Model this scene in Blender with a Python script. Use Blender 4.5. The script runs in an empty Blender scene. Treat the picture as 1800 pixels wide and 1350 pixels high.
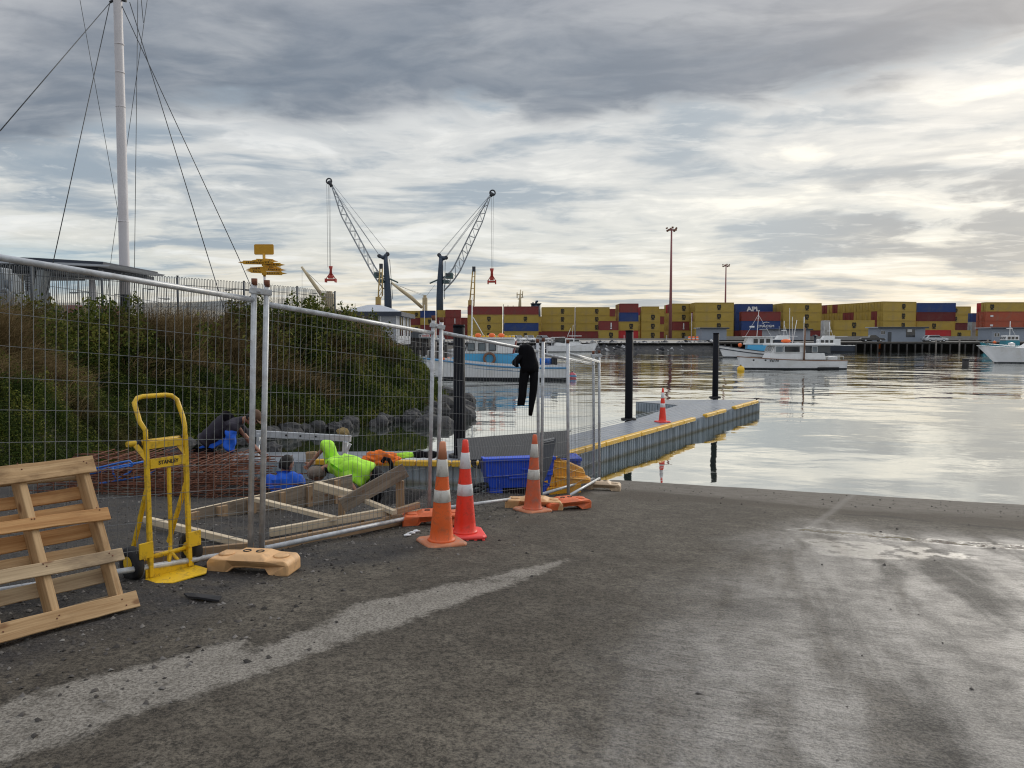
import bpy, bmesh, math, random
import numpy as np
from mathutils import Vector, Matrix
random.seed(7)
RNG = np.random.default_rng(11)
scene = bpy.context.scene
R = math.radians

# ------------------------------------------------------------------ camera
F_PX, W_PX, H_PX = 1300.0, 1800.0, 1350.0
EYE = Vector((0.0, 0.0, 2.8))
PITCH = math.atan(81.0 / F_PX)
cam_data = bpy.data.cameras.new("camera")
cam_data.sensor_width = 36.0
cam_data.lens = 36.0 * F_PX / W_PX
cam_data.clip_start = 0.05
cam_data.clip_end = 6000.0
cam = bpy.data.objects.new("camera", cam_data)
scene.collection.objects.link(cam)
cam.location = EYE
cam.rotation_euler = (math.pi / 2 - PITCH, 0, 0)
scene.camera = cam

# ------------------------------------------------------------------ exposure
scene.view_settings.view_transform = 'Standard'
scene.view_settings.look = 'None'
scene.view_settings.exposure = 0.22
scene.view_settings.gamma = 1.0
scene.cycles.filter_width = 1.15
scene.cycles.max_bounces = 6
scene.cycles.diffuse_bounces = 3
scene.cycles.glossy_bounces = 4
scene.cycles.transparent_max_bounces = 8
scene.cycles.sample_clamp_indirect = 6.0
try:
    scene.cycles.use_denoising = True
    scene.cycles.denoiser = 'OPENIMAGEDENOISE'
    scene.cycles.denoising_prefilter = 'ACCURATE'
except Exception:
    pass

# ------------------------------------------------------------------ node helper
class NT:
    def __init__(self, tree):
        self.t = tree; self.n = tree.nodes; self.l = tree.links
    def new(self, typ, **kw):
        nd = self.n.new(typ)
        for k, v in kw.items():
            setattr(nd, k, v)
        return nd
    def put(self, sock, val):
        if hasattr(val, 'is_output'):
            self.l.new(val, sock)
        elif isinstance(val, bpy.types.Node):
            self.l.new(val.outputs[0], sock)
        elif val is not None:
            try:
                sock.default_value = val
            except Exception:
                sock.default_value = tuple(val) + (1.0,)
    def math(self, op, a, b=0.0, c=None, clamp=False):
        nd = self.new('ShaderNodeMath', operation=op); nd.use_clamp = clamp
        self.put(nd.inputs[0], a); self.put(nd.inputs[1], b)
        if c is not None: self.put(nd.inputs[2], c)
        return nd.outputs[0]
    def vmath(self, op, a, b=None):
        nd = self.new('ShaderNodeVectorMath', operation=op)
        self.put(nd.inputs[0], a)
        if b is not None: self.put(nd.inputs[1], b)
        return nd
    def comb(self, x, y, z):
        nd = self.new('ShaderNodeCombineXYZ')
        for i, v in enumerate((x, y, z)): self.put(nd.inputs[i], v)
        return nd.outputs[0]
    def sep(self, v):
        nd = self.new('ShaderNodeSeparateXYZ'); self.put(nd.inputs[0], v)
        return nd.outputs[0], nd.outputs[1], nd.outputs[2]
    def noise(self, vec, scale=5.0, detail=4.0, rough=0.5, dist=0.0, color=False):
        nd = self.new('ShaderNodeTexNoise')
        self.put(nd.inputs['Vector'], vec)
        nd.inputs['Scale'].default_value = scale
        nd.inputs['Detail'].default_value = detail
        nd.inputs['Roughness'].default_value = rough
        nd.inputs['Distortion'].default_value = dist
        return nd.outputs['Color'] if color else nd.outputs[0]
    def maprange(self, v, a, b, c=0.0, d=1.0, smooth=True):
        nd = self.new('ShaderNodeMapRange')
        nd.interpolation_type = 'SMOOTHSTEP' if smooth else 'LINEAR'
        nd.clamp = True
        self.put(nd.inputs[0], v)
        for i, x in enumerate((a, b, c, d)): self.put(nd.inputs[i + 1], x)
        return nd.outputs[0]
    def ramp(self, v, stops, interp='LINEAR'):
        nd = self.new('ShaderNodeValToRGB'); cr = nd.color_ramp; cr.interpolation = interp
        self.put(nd.inputs[0], v)
        while len(cr.elements) < len(stops): cr.elements.new(0.5)
        for e, (p, c) in zip(cr.elements, stops):
            e.position = p
            e.color = (c, c, c, 1) if isinstance(c, (int, float)) else tuple(c) + (1,)
        return nd.outputs[0]
    def mix(self, fac, a, b, mode='MIX'):
        nd = self.new('ShaderNodeMix', data_type='RGBA', blend_type=mode)
        self.put(nd.inputs[0], fac); self.put(nd.inputs[6], a); self.put(nd.inputs[7], b)
        return nd.outputs[2]
    def curve(self, v, pts):
        nd = self.new('ShaderNodeFloatCurve'); cu = nd.mapping.curves[0]
        self.put(nd.inputs['Value'], v)
        while len(cu.points) < len(pts): cu.points.new(0.5, 0.5)
        for p, (x, y) in zip(cu.points, pts): p.location = (x, y)
        nd.mapping.update()
        return nd.outputs[0]

# ------------------------------------------------------------------ sky
SUN_AZ, SUN_EL = R(36.0), R(24.0)      # clockwise from +Y, behind the cloud to the right
def build_world():
    w = bpy.data.worlds.new("World"); scene.world = w; w.use_nodes = True
    t = NT(w.node_tree)
    for n in list(t.n): t.n.remove(n)
    out = t.new('ShaderNodeOutputWorld'); bg = t.new('ShaderNodeBackground')
    t.l.new(bg.outputs[0], out.inputs[0])
    sky = t.new('ShaderNodeTexSky', sky_type='NISHITA')
    sky.sun_disc = False; sky.sun_elevation = SUN_EL; sky.sun_rotation = SUN_AZ
    sky.dust_density = 2.0
    d = t.new('ShaderNodeTexCoord').outputs['Generated']
    x, y, z = t.sep(d)
    zc = t.math('MAXIMUM', z, 0.0)
    az = t.math('ARCTAN2', x, y)                     # radians, 0 = straight out over the water
    azn = t.math('MULTIPLY_ADD', az, 1 / 1.4, 0.5)   # -0.7..0.7 rad -> 0..1
    el = t.math('ARCSINE', zc)
    # cloud deck seen in perspective
    k = t.math('DIVIDE', 1.0, t.math('ADD', zc, 0.06))
    P = t.comb(t.math('MULTIPLY', x, k), t.math('MULTIPLY', y, k), 0.0)
    warp = t.noise(P, 0.7, 3.0, 0.5, color=True)
    Pw = t.vmath('ADD', P, t.vmath('MULTIPLY', t.vmath('SUBTRACT', warp, (0.5, 0.5, 0.5)), (0.9, 0.9, 0.0)))
    n1 = t.noise(t.vmath('MULTIPLY', Pw, (0.55, 1.0, 1.0)), 1.35, 8.0, 0.56, 0.25)
    n2 = t.noise(t.vmath('ADD', t.vmath('MULTIPLY', Pw, (0.5, 1.0, 1.0)), (3.1, 7.7, 0)), 0.6, 4.0, 0.5, 0.3)
    n3 = t.noise(t.vmath('MULTIPLY', t.comb(az, t.math('MULTIPLY', el, 4.0), 0.0), (1, 1, 1)), 7.0, 7.0, 0.55, 0.4)
    # clear part below the deck: warm at the horizon, pale grey higher up
    base = t.ramp(t.math('MULTIPLY', el, 2.0), [(0.0, (0.80, 0.70, 0.56)), (0.10, (0.78, 0.73, 0.62)), (0.26, (0.67, 0.68, 0.65)),
                                                (0.45, (0.66, 0.67, 0.66)), (0.70, (0.62, 0.64, 0.65)), (1.0, (0.45, 0.48, 0.52))])
    streak = t.math('MULTIPLY_ADD', n1, 0.62, t.math('MULTIPLY', n3, 0.38))
    grey = t.maprange(streak, 0.52, 0.40)
    lowfade = t.maprange(el, 0.0, 0.06, 0.45, 1.0)
    c1 = t.mix(t.math('MULTIPLY', t.math('MULTIPLY', grey, 0.86), lowfade), base, (0.29, 0.36, 0.43))
    bright = t.maprange(streak, 0.515, 0.60)
    glow_az = t.math('SUBTRACT', az, R(27.0)); glow_el = t.math('SUBTRACT', el, R(11.0))
    g = t.math('EXPONENT', t.math('MULTIPLY', t.math('ADD', t.math('MULTIPLY', t.math('MULTIPLY', glow_az, glow_az), 5.0),
               t.math('MULTIPLY', t.math('MULTIPLY', glow_el, glow_el), 45.0)), -1.0))
    brightc = t.mix(g, (0.86, 0.87, 0.86), (0.98, 0.945, 0.84))
    c2 = t.mix(t.math('MULTIPLY', bright, t.math('MULTIPLY_ADD', g, 0.35, 0.6)), c1, brightc)
    c2 = t.mix(t.math('MULTIPLY', g, 0.12), c2, (1.0, 0.95, 0.82))
    # extra grey bars low on the right, blue patch low on the left
    rb = t.math('MULTIPLY', t.maprange(az, 0.28, 0.5), t.math('MULTIPLY', t.maprange(el, 0.05, 0.10), t.maprange(el, 0.23, 0.16)))
    c2 = t.mix(t.math('MULTIPLY', rb, t.maprange(n3, 0.56, 0.44, 0.0, 0.85)), c2, (0.30, 0.33, 0.36))
    lb = t.math('MULTIPLY', t.maprange(az, -0.35, -0.6), t.math('MULTIPLY', t.maprange(el, 0.03, 0.07), t.maprange(el, 0.12, 0.09)))
    c2 = t.mix(t.math('MULTIPLY', lb, 0.55), c2, (0.36, 0.52, 0.62))
    lb2 = t.math('MULTIPLY', t.maprange(az, -0.12, -0.4), t.math('MULTIPLY', t.maprange(el, 0.13, 0.18), t.maprange(el, 0.30, 0.22)))
    c2 = t.mix(t.math('MULTIPLY', lb2, t.maprange(n3, 0.60, 0.42, 0.0, 0.7)), c2, (0.31, 0.37, 0.43))
    # heavy dark deck overhead; its lower edge height varies with direction
    edge = t.curve(azn, [(0.0, 0.45), (0.08, 0.50), (0.20, 0.66), (0.34, 0.665), (0.44, 0.72), (0.55, 0.705), (0.70, 0.715), (0.80, 0.72), (0.90, 0.77), (1.0, 0.80)])
    edge = t.math('MULTIPLY', edge, 0.41)            # radians of elevation
    e2 = t.math('ADD', t.math('SUBTRACT', el, edge), t.math('MULTIPLY', t.math('SUBTRACT', n3, 0.5), 0.11))
    e2 = t.math('ADD', e2, t.math('MULTIPLY', t.math('SUBTRACT', n1, 0.5), 0.06))
    m = t.maprange(e2, -0.022, 0.024)
    up = t.maprange(t.math('ADD', e2, t.math('MULTIPLY', t.math('SUBTRACT', n2, 0.5), 0.30)), 0.01, 0.19)
    dk = t.mix(up, (0.165, 0.20, 0.25), (0.40, 0.41, 0.44))
    dk = t.mix(t.maprange(n1, 0.48, 0.64, 0.0, 0.7), dk, (0.45, 0.465, 0.485))
    n4 = t.noise(t.vmath('MULTIPLY', Pw, (0.8, 1.4, 1.0)), 4.5, 6, 0.6, 0.3)
    dk = t.mix(t.maprange(n4, 0.40, 0.62, 0.0, 0.18), dk, (0.40, 0.42, 0.45))
    dk = t.mix(t.maprange(n4, 0.48, 0.34, 0.0, 0.18), dk, (0.16, 0.185, 0.225))
    dk = t.mix(t.maprange(n3, 0.50, 0.34, 0.0, 0.35), dk, (0.20, 0.22, 0.255))
    c2 = t.mix(t.maprange(n4, 0.50, 0.34, 0.0, 0.16), c2, (0.33, 0.37, 0.41))
    c2 = t.mix(t.math('MULTIPLY', t.maprange(n4, 0.54, 0.66), 0.22), c2, (0.98, 0.96, 0.90))
    c3 = t.mix(t.math('MULTIPLY', m, 0.93), c2, dk)
    c3 = t.vmath('MULTIPLY', c3, (0.92, 0.92, 0.92)).outputs[0]
    # overhead sky, out of view, brightened to add diffuse light to the scene
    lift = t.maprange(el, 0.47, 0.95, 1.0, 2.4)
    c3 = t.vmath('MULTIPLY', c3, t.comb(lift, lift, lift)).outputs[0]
    c3 = t.mix(t.maprange(z, -0.02, -0.2), c3, (0.12, 0.13, 0.13))
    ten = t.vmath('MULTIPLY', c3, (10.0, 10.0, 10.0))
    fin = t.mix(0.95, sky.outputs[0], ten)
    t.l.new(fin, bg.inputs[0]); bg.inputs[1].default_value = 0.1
    w.cycles.sampling_method = 'MANUAL'; w.cycles.sample_map_resolution = 512
build_world()

sun_data = bpy.data.lights.new("sun", 'SUN')
sun_data.energy = 1.2; sun_data.angle = R(18.0); sun_data.color = (1.0, 0.93, 0.82)
sun = bpy.data.objects.new("sun", sun_data); scene.collection.objects.link(sun)
sd = Vector((math.sin(SUN_AZ) * math.cos(SUN_EL), math.cos(SUN_AZ) * math.cos(SUN_EL), math.sin(SUN_EL)))
sun.rotation_euler = sd.to_track_quat('Z', 'Y').to_euler()
sun.location = (0, 0, 60)
# ------------------------------------------------------------------ geometry helpers
COL = scene.collection
def ray(px, py):
    cx, cy = (px - W_PX / 2) / F_PX, (H_PX / 2 - py) / F_PX
    return Vector((cx, math.cos(PITCH) + math.sin(PITCH) * cy, -math.sin(PITCH) + math.cos(PITCH) * cy))
def at(px, py, depth):
    """the point seen at a picture position when it stands `depth` metres out"""
    d = ray(px, py); return EYE + d * (depth / d.y)
def onz(px, py, z):
    d = ray(px, py); return EYE + d * ((z - EYE.z) / d.z)

class MB:
    """collects shapes into one mesh"""
    def __init__(s): s.v = []; s.f = []; s.g = []; s.m = []; s.s = []
    def add(s, vs, fs, gs=None, mi=0, sm=False):
        b = len(s.v)
        s.v += [tuple(v) for v in vs]
        s.g += [tuple(g) for g in (gs if gs is not None else vs)]
        for f in fs:
            s.f.append(tuple(i + b for i in f)); s.m.append(mi); s.s.append(sm)
        return s
    def box(s, c, size, M=None, mi=0):
        c = Vector(c); hx, hy, hz = size[0] / 2, size[1] / 2, size[2] / 2
        loc = [Vector((x, y, z)) for z in (-hz, hz) for y in (-hy, hy) for x in (-hx, hx)]
        vs = [(M @ p if M else p) + c for p in loc]
        o = Vector((random.random() * 9, random.random() * 9, random.random() * 9))
        ax = max(range(3), key=lambda i: size[i])
        def gc(p):
            l = [p.x, p.y, p.z]; a = l.pop(ax); return Vector((a, l[0], l[1])) + o
        fs = [(0, 2, 3, 1), (4, 5, 7, 6), (0, 1, 5, 4), (2, 6, 7, 3), (0, 4, 6, 2), (1, 3, 7, 5)]
        return s.add(vs, fs, [gc(p) for p in loc], mi)
    def bar(s, p0, p1, w, h, up=(0, 0, 1), mi=0):
        """rectangular beam: w sideways, h along up"""
        p0, p1 = Vector(p0), Vector(p1); d = p1 - p0; L = d.length; x = d / L
        u = Vector(up); y = u.cross(x)
        if y.length < 1e-4: y = Vector((0, 1, 0)).cross(x)
        y.normalize(); z = x.cross(y)
        M = Matrix((x, y, z)).transposed()
        return s.box((p0 + p1) / 2, (L, w, h), M, mi)
    def tube(s, pts, r, n=8, mi=0, closed=False, cap=True):
        P = [Vector(p) for p in pts]; N = len(P)
        rr = r if isinstance(r, (list, tuple)) else [r] * N
        vs, gs, fs = [], [], []
        def tan(i):
            a = P[(i - 1) % N] if (closed or i > 0) else P[i]
            b = P[(i + 1) % N] if (closed or i < N - 1) else P[i]
            t = b - a
            return t.normalized() if t.length > 1e-9 else Vector((0, 0, 1))
        t0 = tan(0)
        u = t0.orthogonal().normalized(); ln = 0
        for i in range(N):
            t = tan(i)
            u = (u - t * u.dot(t))
            u = u.normalized() if u.length > 1e-6 else t.orthogonal().normalized()
            w = t.cross(u)
            if i: ln += (P[i] - P[i - 1]).length
            for k in range(n):
                a = 2 * math.pi * k / n
                vs.append(P[i] + (u * math.cos(a) + w * math.sin(a)) * rr[i])
                gs.append((ln, math.cos(a) * rr[i], math.sin(a) * rr[i]))
        M = N if closed else N - 1
        for i in range(M):
            for k in range(n):
                a, b = i * n + k, i * n + (k + 1) % n
                c, d = ((i + 1) % N) * n + (k + 1) % n, ((i + 1) % N) * n + k
                fs.append((a, b, c, d))
        b0 = len(s.v)
        s.add(vs, fs, gs, mi, n > 4)
        if cap and not closed:
            s.f.append(tuple(b0 + k for k in reversed(range(n)))); s.m.append(mi); s.s.append(False)
            s.f.append(tuple(b0 + (N - 1) * n + k for k in range(n))); s.m.append(mi); s.s.append(False)
        return s
    def lathe(s, prof, n=24, c=(0, 0, 0), M=None, mi=0, sm=True):
        c = Vector(c); vs, fs = [], []
        for (r, z) in prof:
            for k in range(n):
                a = 2 * math.pi * k / n
                p = Vector((r * math.cos(a), r * math.sin(a), z))
                vs.append((M @ p if M else p) + c)
        for i in range(len(prof) - 1):
            for k in range(n):
                a, b = i * n + k, i * n + (k + 1) % n
                fs.append((a, b, b + n, a + n))
        b0 = len(s.v); s.add(vs, fs, None, mi, sm)
        for i, rev in ((0, True), (len(prof) - 1, False)):
            if prof[i][0] > 1e-5:
                r_ = range(n); r_ = reversed(r_) if rev else r_
                s.f.append(tuple(b0 + i * n + k for k in r_)); s.m.append(mi); s.s.append(False)
        return s
    def loft(s, rings, mi=0, closed=True, cap=True, sm=True, mis=None):
        n = len(rings[0]); b0 = len(s.v); vs = [p for r_ in rings for p in r_]; s.add(vs, [], None)
        for i in range(len(rings) - 1):
            for k in range(n if closed else n - 1):
                a, b = b0 + i * n + k, b0 + i * n + (k + 1) % n
                s.f.append((a, b, b + n, a + n)); s.m.append(mis[k] if mis else mi); s.s.append(sm)
        if cap:
            s.f.append(tuple(b0 + k for k in reversed(range(n)))); s.m.append(mi); s.s.append(False)
            e = b0 + (len(rings) - 1) * n
            s.f.append(tuple(e + k for k in range(n))); s.m.append(mi); s.s.append(False)
        return s
    def prism(s, poly, th, M=None, c=(0, 0, 0), mi=0):
        """polygon in local x,y given a thickness along local z"""
        c = Vector(c); n = len(poly)
        lo = [Vector((x, y, -th / 2)) for x, y in poly] + [Vector((x, y, th / 2)) for x, y in poly]
        vs = [(M @ p if M else p) + c for p in lo]
        fs = [tuple(reversed(range(n))), tuple(range(n, 2 * n))] + [(k, (k + 1) % n, n + (k + 1) % n, n + k) for k in range(n)]
        return s.add(vs, fs, lo, mi)
    def blob(s, c, r, seed=0, sub=2, squash=(1, 1, 1), amp=0.25, freq=1.6, mi=0, sm=True):
        bm = bmesh.new(); bmesh.ops.create_icosphere(bm, subdivisions=sub, radius=1.0)
        rn = random.Random(seed); ph = [(rn.uniform(-1, 1), rn.uniform(-1, 1), rn.uniform(-1, 1), rn.uniform(0, 6.28)) for _ in range(7)]
        vs = []
        for v in bm.verts:
            p = v.co.copy(); q = 0
            for i, (a, b, d, e) in enumerate(ph):
                q += math.sin((a * p.x + b * p.y + d * p.z) * freq * (1 + i * 0.6) * 2 + e) / (1 + i * 0.5)
            p *= 1 + amp * q / 3
            vs.append(Vector(c) + Vector((p.x * squash[0], p.y * squash[1], p.z * squash[2])) * r)
        fs = [tuple(v.index for v in f.verts) for f in bm.faces]; bm.free()
        return s.add(vs, fs, None, mi, sm)
    def mesh(s, name, mats, off=(0, 0, 0)):
        me = bpy.data.meshes.new(name)
        ox, oy, oz = off
        me.from_pydata([(x - ox, y - oy, z - oz) for x, y, z in s.v], [], s.f)
        for m in (mats if isinstance(mats, (list, tuple)) else [mats]): me.materials.append(m)
        me.polygons.foreach_set('material_index', s.m)
        me.polygons.foreach_set('use_smooth', s.s)
        at_ = me.attributes.new('gc', 'FLOAT_VECTOR', 'POINT')
        at_.data.foreach_set('vector', [c for g in s.g for c in g])
        me.update(); return me
    def build(s, name, mats, parent=None, off=(0, 0, 0), bevel=0.0, seg=2, world=False):
        """world=True: shapes were given in world coordinates"""
        if world and parent is not None: off = root_of(parent).location
        me = s.mesh(name, mats, off)
        o = bpy.data.objects.new(name, me); COL.objects.link(o)
        if parent is not None: o.parent = parent
        elif any(off): o.location = off
        if bevel:
            b = o.modifiers.new('bevel', 'BEVEL'); b.width = bevel; b.segments = seg; b.limit_method = 'ANGLE'; b.angle_limit = R(40)
            b.harden_normals = False
        return o
def root_of(o):
    while o.parent: o = o.parent
    return o
def tag(o, label=None, cat=None, group=None, kind=None):
    if label: o['label'] = label
    if cat: o['category'] = cat
    if group: o['group'] = group
    if kind: o['kind'] = kind
    return o
def thing(name, label, cat, loc=(0, 0, 0), rz=0.0, group=None):
    o = bpy.data.objects.new(name, None); COL.objects.link(o); o.empty_display_size = 0.1
    o.location = loc; o.rotation_euler = (0, 0, rz)
    return tag(o, label, cat, group)
def kids(o): return [c for c in COL.objects if c.parent == o]
def copy_tree(o, parent=None):
    c = o.copy(); COL.objects.link(c)
    if parent is not None: c.parent = parent
    for ch in list(o.children): copy_tree(ch, c)
    return c
def rotz(a): return Matrix.Rotation(a, 3, 'Z')
def rotx(a): return Matrix.Rotation(a, 3, 'X')
def roty(a): return Matrix.Rotation(a, 3, 'Y')
def text_mb(txt, size, M, c, th=0.004, bold=0.0, shear=0.0, align='CENTER', mi=0, mb=None, sx=1.0):
    """lettering as a thin mesh lying in local x,y"""
    cu = bpy.data.curves.new('t', 'FONT'); cu.body = txt; cu.size = size; cu.extrude = th; cu.offset = bold; cu.shear = shear
    cu.align_x = align; cu.align_y = 'CENTER'; cu.resolution_u = 3
    ob = bpy.data.objects.new('t', cu); COL.objects.link(ob)
    dg = bpy.context.evaluated_depsgraph_get(); dg.update()
    me = bpy.data.meshes.new_from_object(ob.evaluated_get(dg))
    vs = [Vector(c) + (M @ Vector((v.co.x * sx, v.co.y, v.co.z))) for v in me.vertices]
    fs = [tuple(p.vertices) for p in me.polygons]
    bpy.data.objects.remove(ob); bpy.data.meshes.remove(me); bpy.data.curves.remove(cu)
    mb = mb or MB(); mb.add(vs, fs, None, mi); return mb

# ------------------------------------------------------------------ materials
MATS = {}
def mk(name, col, rough=0.6, metal=0.0, var=0.12, vscale=6.0, bump=0.0, bscale=50.0, dirt=None, damt=0.35, dscale=3.0, spec=0.5, coat=0.0, detail=5.0, coord='Object'):
    m = bpy.data.materials.new(name); m.use_nodes = True; MATS[name] = m
    t = NT(m.node_tree); b = t.n['Principled BSDF']
    tc = t.new('ShaderNodeTexCoord').outputs[coord]
    nv = t.noise(tc, vscale, detail, 0.6)
    lo = tuple(c * (1 - var) for c in col); hi = tuple(min(1.0, c * (1 + var)) for c in col)
    c = t.ramp(nv, [(0.3, lo), (0.7, hi)])
    if dirt is not None:
        dn = t.noise(tc, dscale, 6.0, 0.65, 0.4)
        c = t.mix(t.maprange(dn, 0.48, 0.68, 0.0, damt), c, tuple(dirt) + (1,))
    t.put(b.inputs['Base Color'], c)
    t.put(b.inputs['Roughness'], t.maprange(nv, 0.25, 0.75, max(0.02, rough - 0.08), min(1, rough + 0.08)))
    b.inputs['Metallic'].default_value = metal
    b.inputs['Specular IOR Level'].default_value = spec
    b.inputs['Coat Weight'].default_value = coat
    if bump:
        bp = t.new('ShaderNodeBump'); bp.inputs['Strength'].default_value = min(1.0, bump); bp.inputs['Distance'].default_value = 0.01
        t.put(bp.inputs['Height'], t.noise(tc, bscale, 4.0, 0.6)); t.l.new(bp.outputs[0], b.inputs['Normal'])
    return m
def mk_wood(name, light, dark, rough=0.75, stain=0.35, stain_col=(0.10, 0.07, 0.05)):
    m = bpy.data.materials.new(name); m.use_nodes = True; MATS[name] = m
    t = NT(m.node_tree); b = t.n['Principled BSDF']
    a = t.new('ShaderNodeAttribute'); a.attribute_name = 'gc'
    v = a.outputs['Vector']
    g1 = t.noise(t.vmath('MULTIPLY', v, (1.2, 30.0, 30.0)), 1.0, 5.0, 0.6, 0.6)
    g2 = t.noise(t.vmath('MULTIPLY', v, (4.0, 120.0, 120.0)), 1.0, 3.0, 0.6)
    broad = t.noise(t.vmath('MULTIPLY', v, (2.0, 5.0, 5.0)), 1.0, 5.0, 0.65)
    c = t.ramp(t.math('MULTIPLY_ADD', g1, 0.7, t.math('MULTIPLY', g2, 0.3)), [(0.34, dark), (0.62, light)])
    c = t.mix(t.maprange(broad, 0.50, 0.70, 0.0, stain), c, tuple(stain_col) + (1,))
    # knots
    kv = t.new('ShaderNodeTexVoronoi'); t.put(kv.inputs['Vector'], t.vmath('MULTIPLY', v, (3.5, 7.0, 7.0))); kv.inputs['Scale'].default_value = 1.0
    c = t.mix(t.maprange(kv.outputs['Distance'], 0.16, 0.06, 0.0, 0.75), c, (0.16, 0.07, 0.03, 1))
    t.put(b.inputs['Base Color'], c); b.inputs['Roughness'].default_value = rough
    b.inputs['Specular IOR Level'].default_value = 0.25
    bp = t.new('ShaderNodeBump'); bp.inputs['Strength'].default_value = 0.35; bp.inputs['Distance'].default_value = 0.004
    t.put(bp.inputs['Height'], t.math('ADD', g1, g2)); t.l.new(bp.outputs[0], b.inputs['Normal'])
    return m
M = {}
M['galv'] = mk('galvanised_steel', (0.50, 0.52, 0.54), 0.45, 0.25, 0.25, 14, 0.1, 60, (0.30, 0.24, 0.18), 0.25, 9)
M['galv_wire'] = mk('fence_wire', (0.20, 0.21, 0.215), 0.6, 0.1, 0.25, 4)
M['rust'] = mk('rusty_steel', (0.17, 0.065, 0.035), 0.85, 0.1, 0.4, 30, 0.4, 90, (0.08, 0.05, 0.04), 0.5, 12)
M['pallet'] = mk_wood('pallet_pine', (0.55, 0.375, 0.205), (0.31, 0.18, 0.082), 0.78, 0.75, (0.15, 0.085, 0.04))
M['timber'] = mk_wood('formwork_pine', (0.43, 0.30, 0.185), (0.27, 0.175, 0.10), 0.75, 0.5, (0.15, 0.10, 0.065))
M['timber_cut'] = mk_wood('fresh_cut_pine', (0.68, 0.58, 0.43), (0.55, 0.43, 0.28), 0.7, 0.15, (0.30, 0.22, 0.14))
M['ply'] = mk_wood('stained_formwork_ply', (0.31, 0.255, 0.195), (0.17, 0.13, 0.095), 0.8, 0.75, (0.085, 0.065, 0.048))
M['yellow'] = mk('yellow_powder_coat', (0.80, 0.50, 0.015), 0.42, 0, 0.08, 5, 0.05, 50, (0.22, 0.14, 0.04), 0.55, 22)
M['pallet_b'] = mk_wood('weathered_pallet_pine', (0.52, 0.395, 0.25), (0.28, 0.195, 0.115), 0.8, 0.7, (0.17, 0.12, 0.08))
M['pallet_c'] = mk_wood('warm_pallet_pine', (0.54, 0.31, 0.135), (0.33, 0.155, 0.055), 0.75, 0.6, (0.18, 0.08, 0.035))
M['black_rub'] = mk('black_rubber', (0.018, 0.018, 0.02), 0.75, 0, 0.3, 20, 0.2, 60)
M['black_txt'] = mk('black_lettering', (0.012, 0.012, 0.012), 0.6, 0, 0.1)
M['white_txt'] = mk('white_lettering', (0.75, 0.75, 0.75), 0.6, 0, 0.06)
M['orange_a'] = mk('faded_orange_pvc', (0.80, 0.13, 0.02), 0.5, 0, 0.12, 7, 0.05, 60, (0.36, 0.11, 0.05), 0.6, 14)
M['orange_b'] = mk('fluorescent_red_pvc', (0.86, 0.045, 0.02), 0.42, 0, 0.06, 5, 0.05, 60, (0.30, 0.05, 0.03), 0.5, 16)
M['orange_c'] = mk('scuffed_orange_pvc', (0.62, 0.12, 0.045), 0.6, 0, 0.15, 9, 0.1, 60, (0.34, 0.16, 0.12), 0.7, 13)
M['cone_tip'] = mk('sun_bleached_orange', (0.60, 0.24, 0.13), 0.65, 0, 0.12, 9)
M['cone_base'] = mk('dusty_orange_rubber', (0.52, 0.19, 0.09), 0.8, 0, 0.2, 9, 0.2, 60, (0.33, 0.25, 0.20), 0.7, 9)
M['cone_base_b'] = mk('fluorescent_red_rubber', (0.85, 0.07, 0.06), 0.5, 0, 0.08, 9)
M['band'] = mk('reflective_sleeve', (0.62, 0.60, 0.55), 0.5, 0, 0.1, 9, 0, 50, (0.30, 0.25, 0.20), 0.5, 12)
M['band_b'] = mk('clean_reflective_sleeve', (0.70, 0.70, 0.72), 0.45, 0, 0.08, 9, 0, 50, (0.35, 0.22, 0.20), 0.35, 12)
M['block_cream'] = mk('cream_plastic', (0.72, 0.43, 0.20), 0.55, 0, 0.1, 6, 0.1, 40, (0.35, 0.22, 0.13), 0.45, 7)
M['block_orange'] = mk('orange_plastic', (0.75, 0.16, 0.05), 0.55, 0, 0.12, 6, 0.1, 40, (0.36, 0.17, 0.10), 0.4, 8)
M['block_pale'] = mk('bleached_plastic', (0.60, 0.45, 0.30), 0.6, 0, 0.12, 6, 0.1, 40, (0.35, 0.28, 0.20), 0.5, 8)
M['pontoon'] = mk('grey_pontoon_plastic', (0.30, 0.345, 0.385), 0.5, 0, 0.15, 3, 0.15, 40, (0.26, 0.27, 0.26), 0.4, 2.0)
M['deck'] = mk('grey_pontoon_deck', (0.20, 0.22, 0.25), 0.34, 0, 0.2, 2, 0.2, 30, (0.30, 0.31, 0.33), 0.5, 1.5)
M['kerb'] = mk('yellow_plastic_kerb', (0.72, 0.42, 0.03), 0.5, 0, 0.08, 3, 0, 40, (0.40, 0.27, 0.08), 0.3, 5)
M['pile'] = mk('black_pile_sleeve', (0.006, 0.007, 0.011), 0.65, 0, 0.3, 3, 0.1, 20, spec=0.15)
M['checker'] = mk('checker_plate', (0.055, 0.056, 0.058), 0.75, 0.0, 0.25, 8, spec=.2)
M['blue_pl'] = mk('blue_plastic', (0.01, 0.075, 0.62), 0.42, 0, 0.1, 4, 0.05, 40, (0.05, 0.08, 0.25), 0.3, 5)
M['grey_sheet'] = mk('dark_grey_sheet', (0.07, 0.075, 0.085), 0.6, 0, 0.2, 6)
M['amber_pl'] = mk('amber_plastic', (0.85, 0.40, 0.015), 0.45, 0, 0.12, 7, 0.05, 40, (0.60, 0.22, 0.02), 0.4, 8)
M['alu'] = mk('bare_aluminium', (0.62, 0.64, 0.66), 0.4, 0.6, 0.12, 9)
M['blue_steel'] = mk('blue_painted_tube', (0.015, 0.13, 0.50), 0.4, 0, 0.12, 8)
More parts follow.
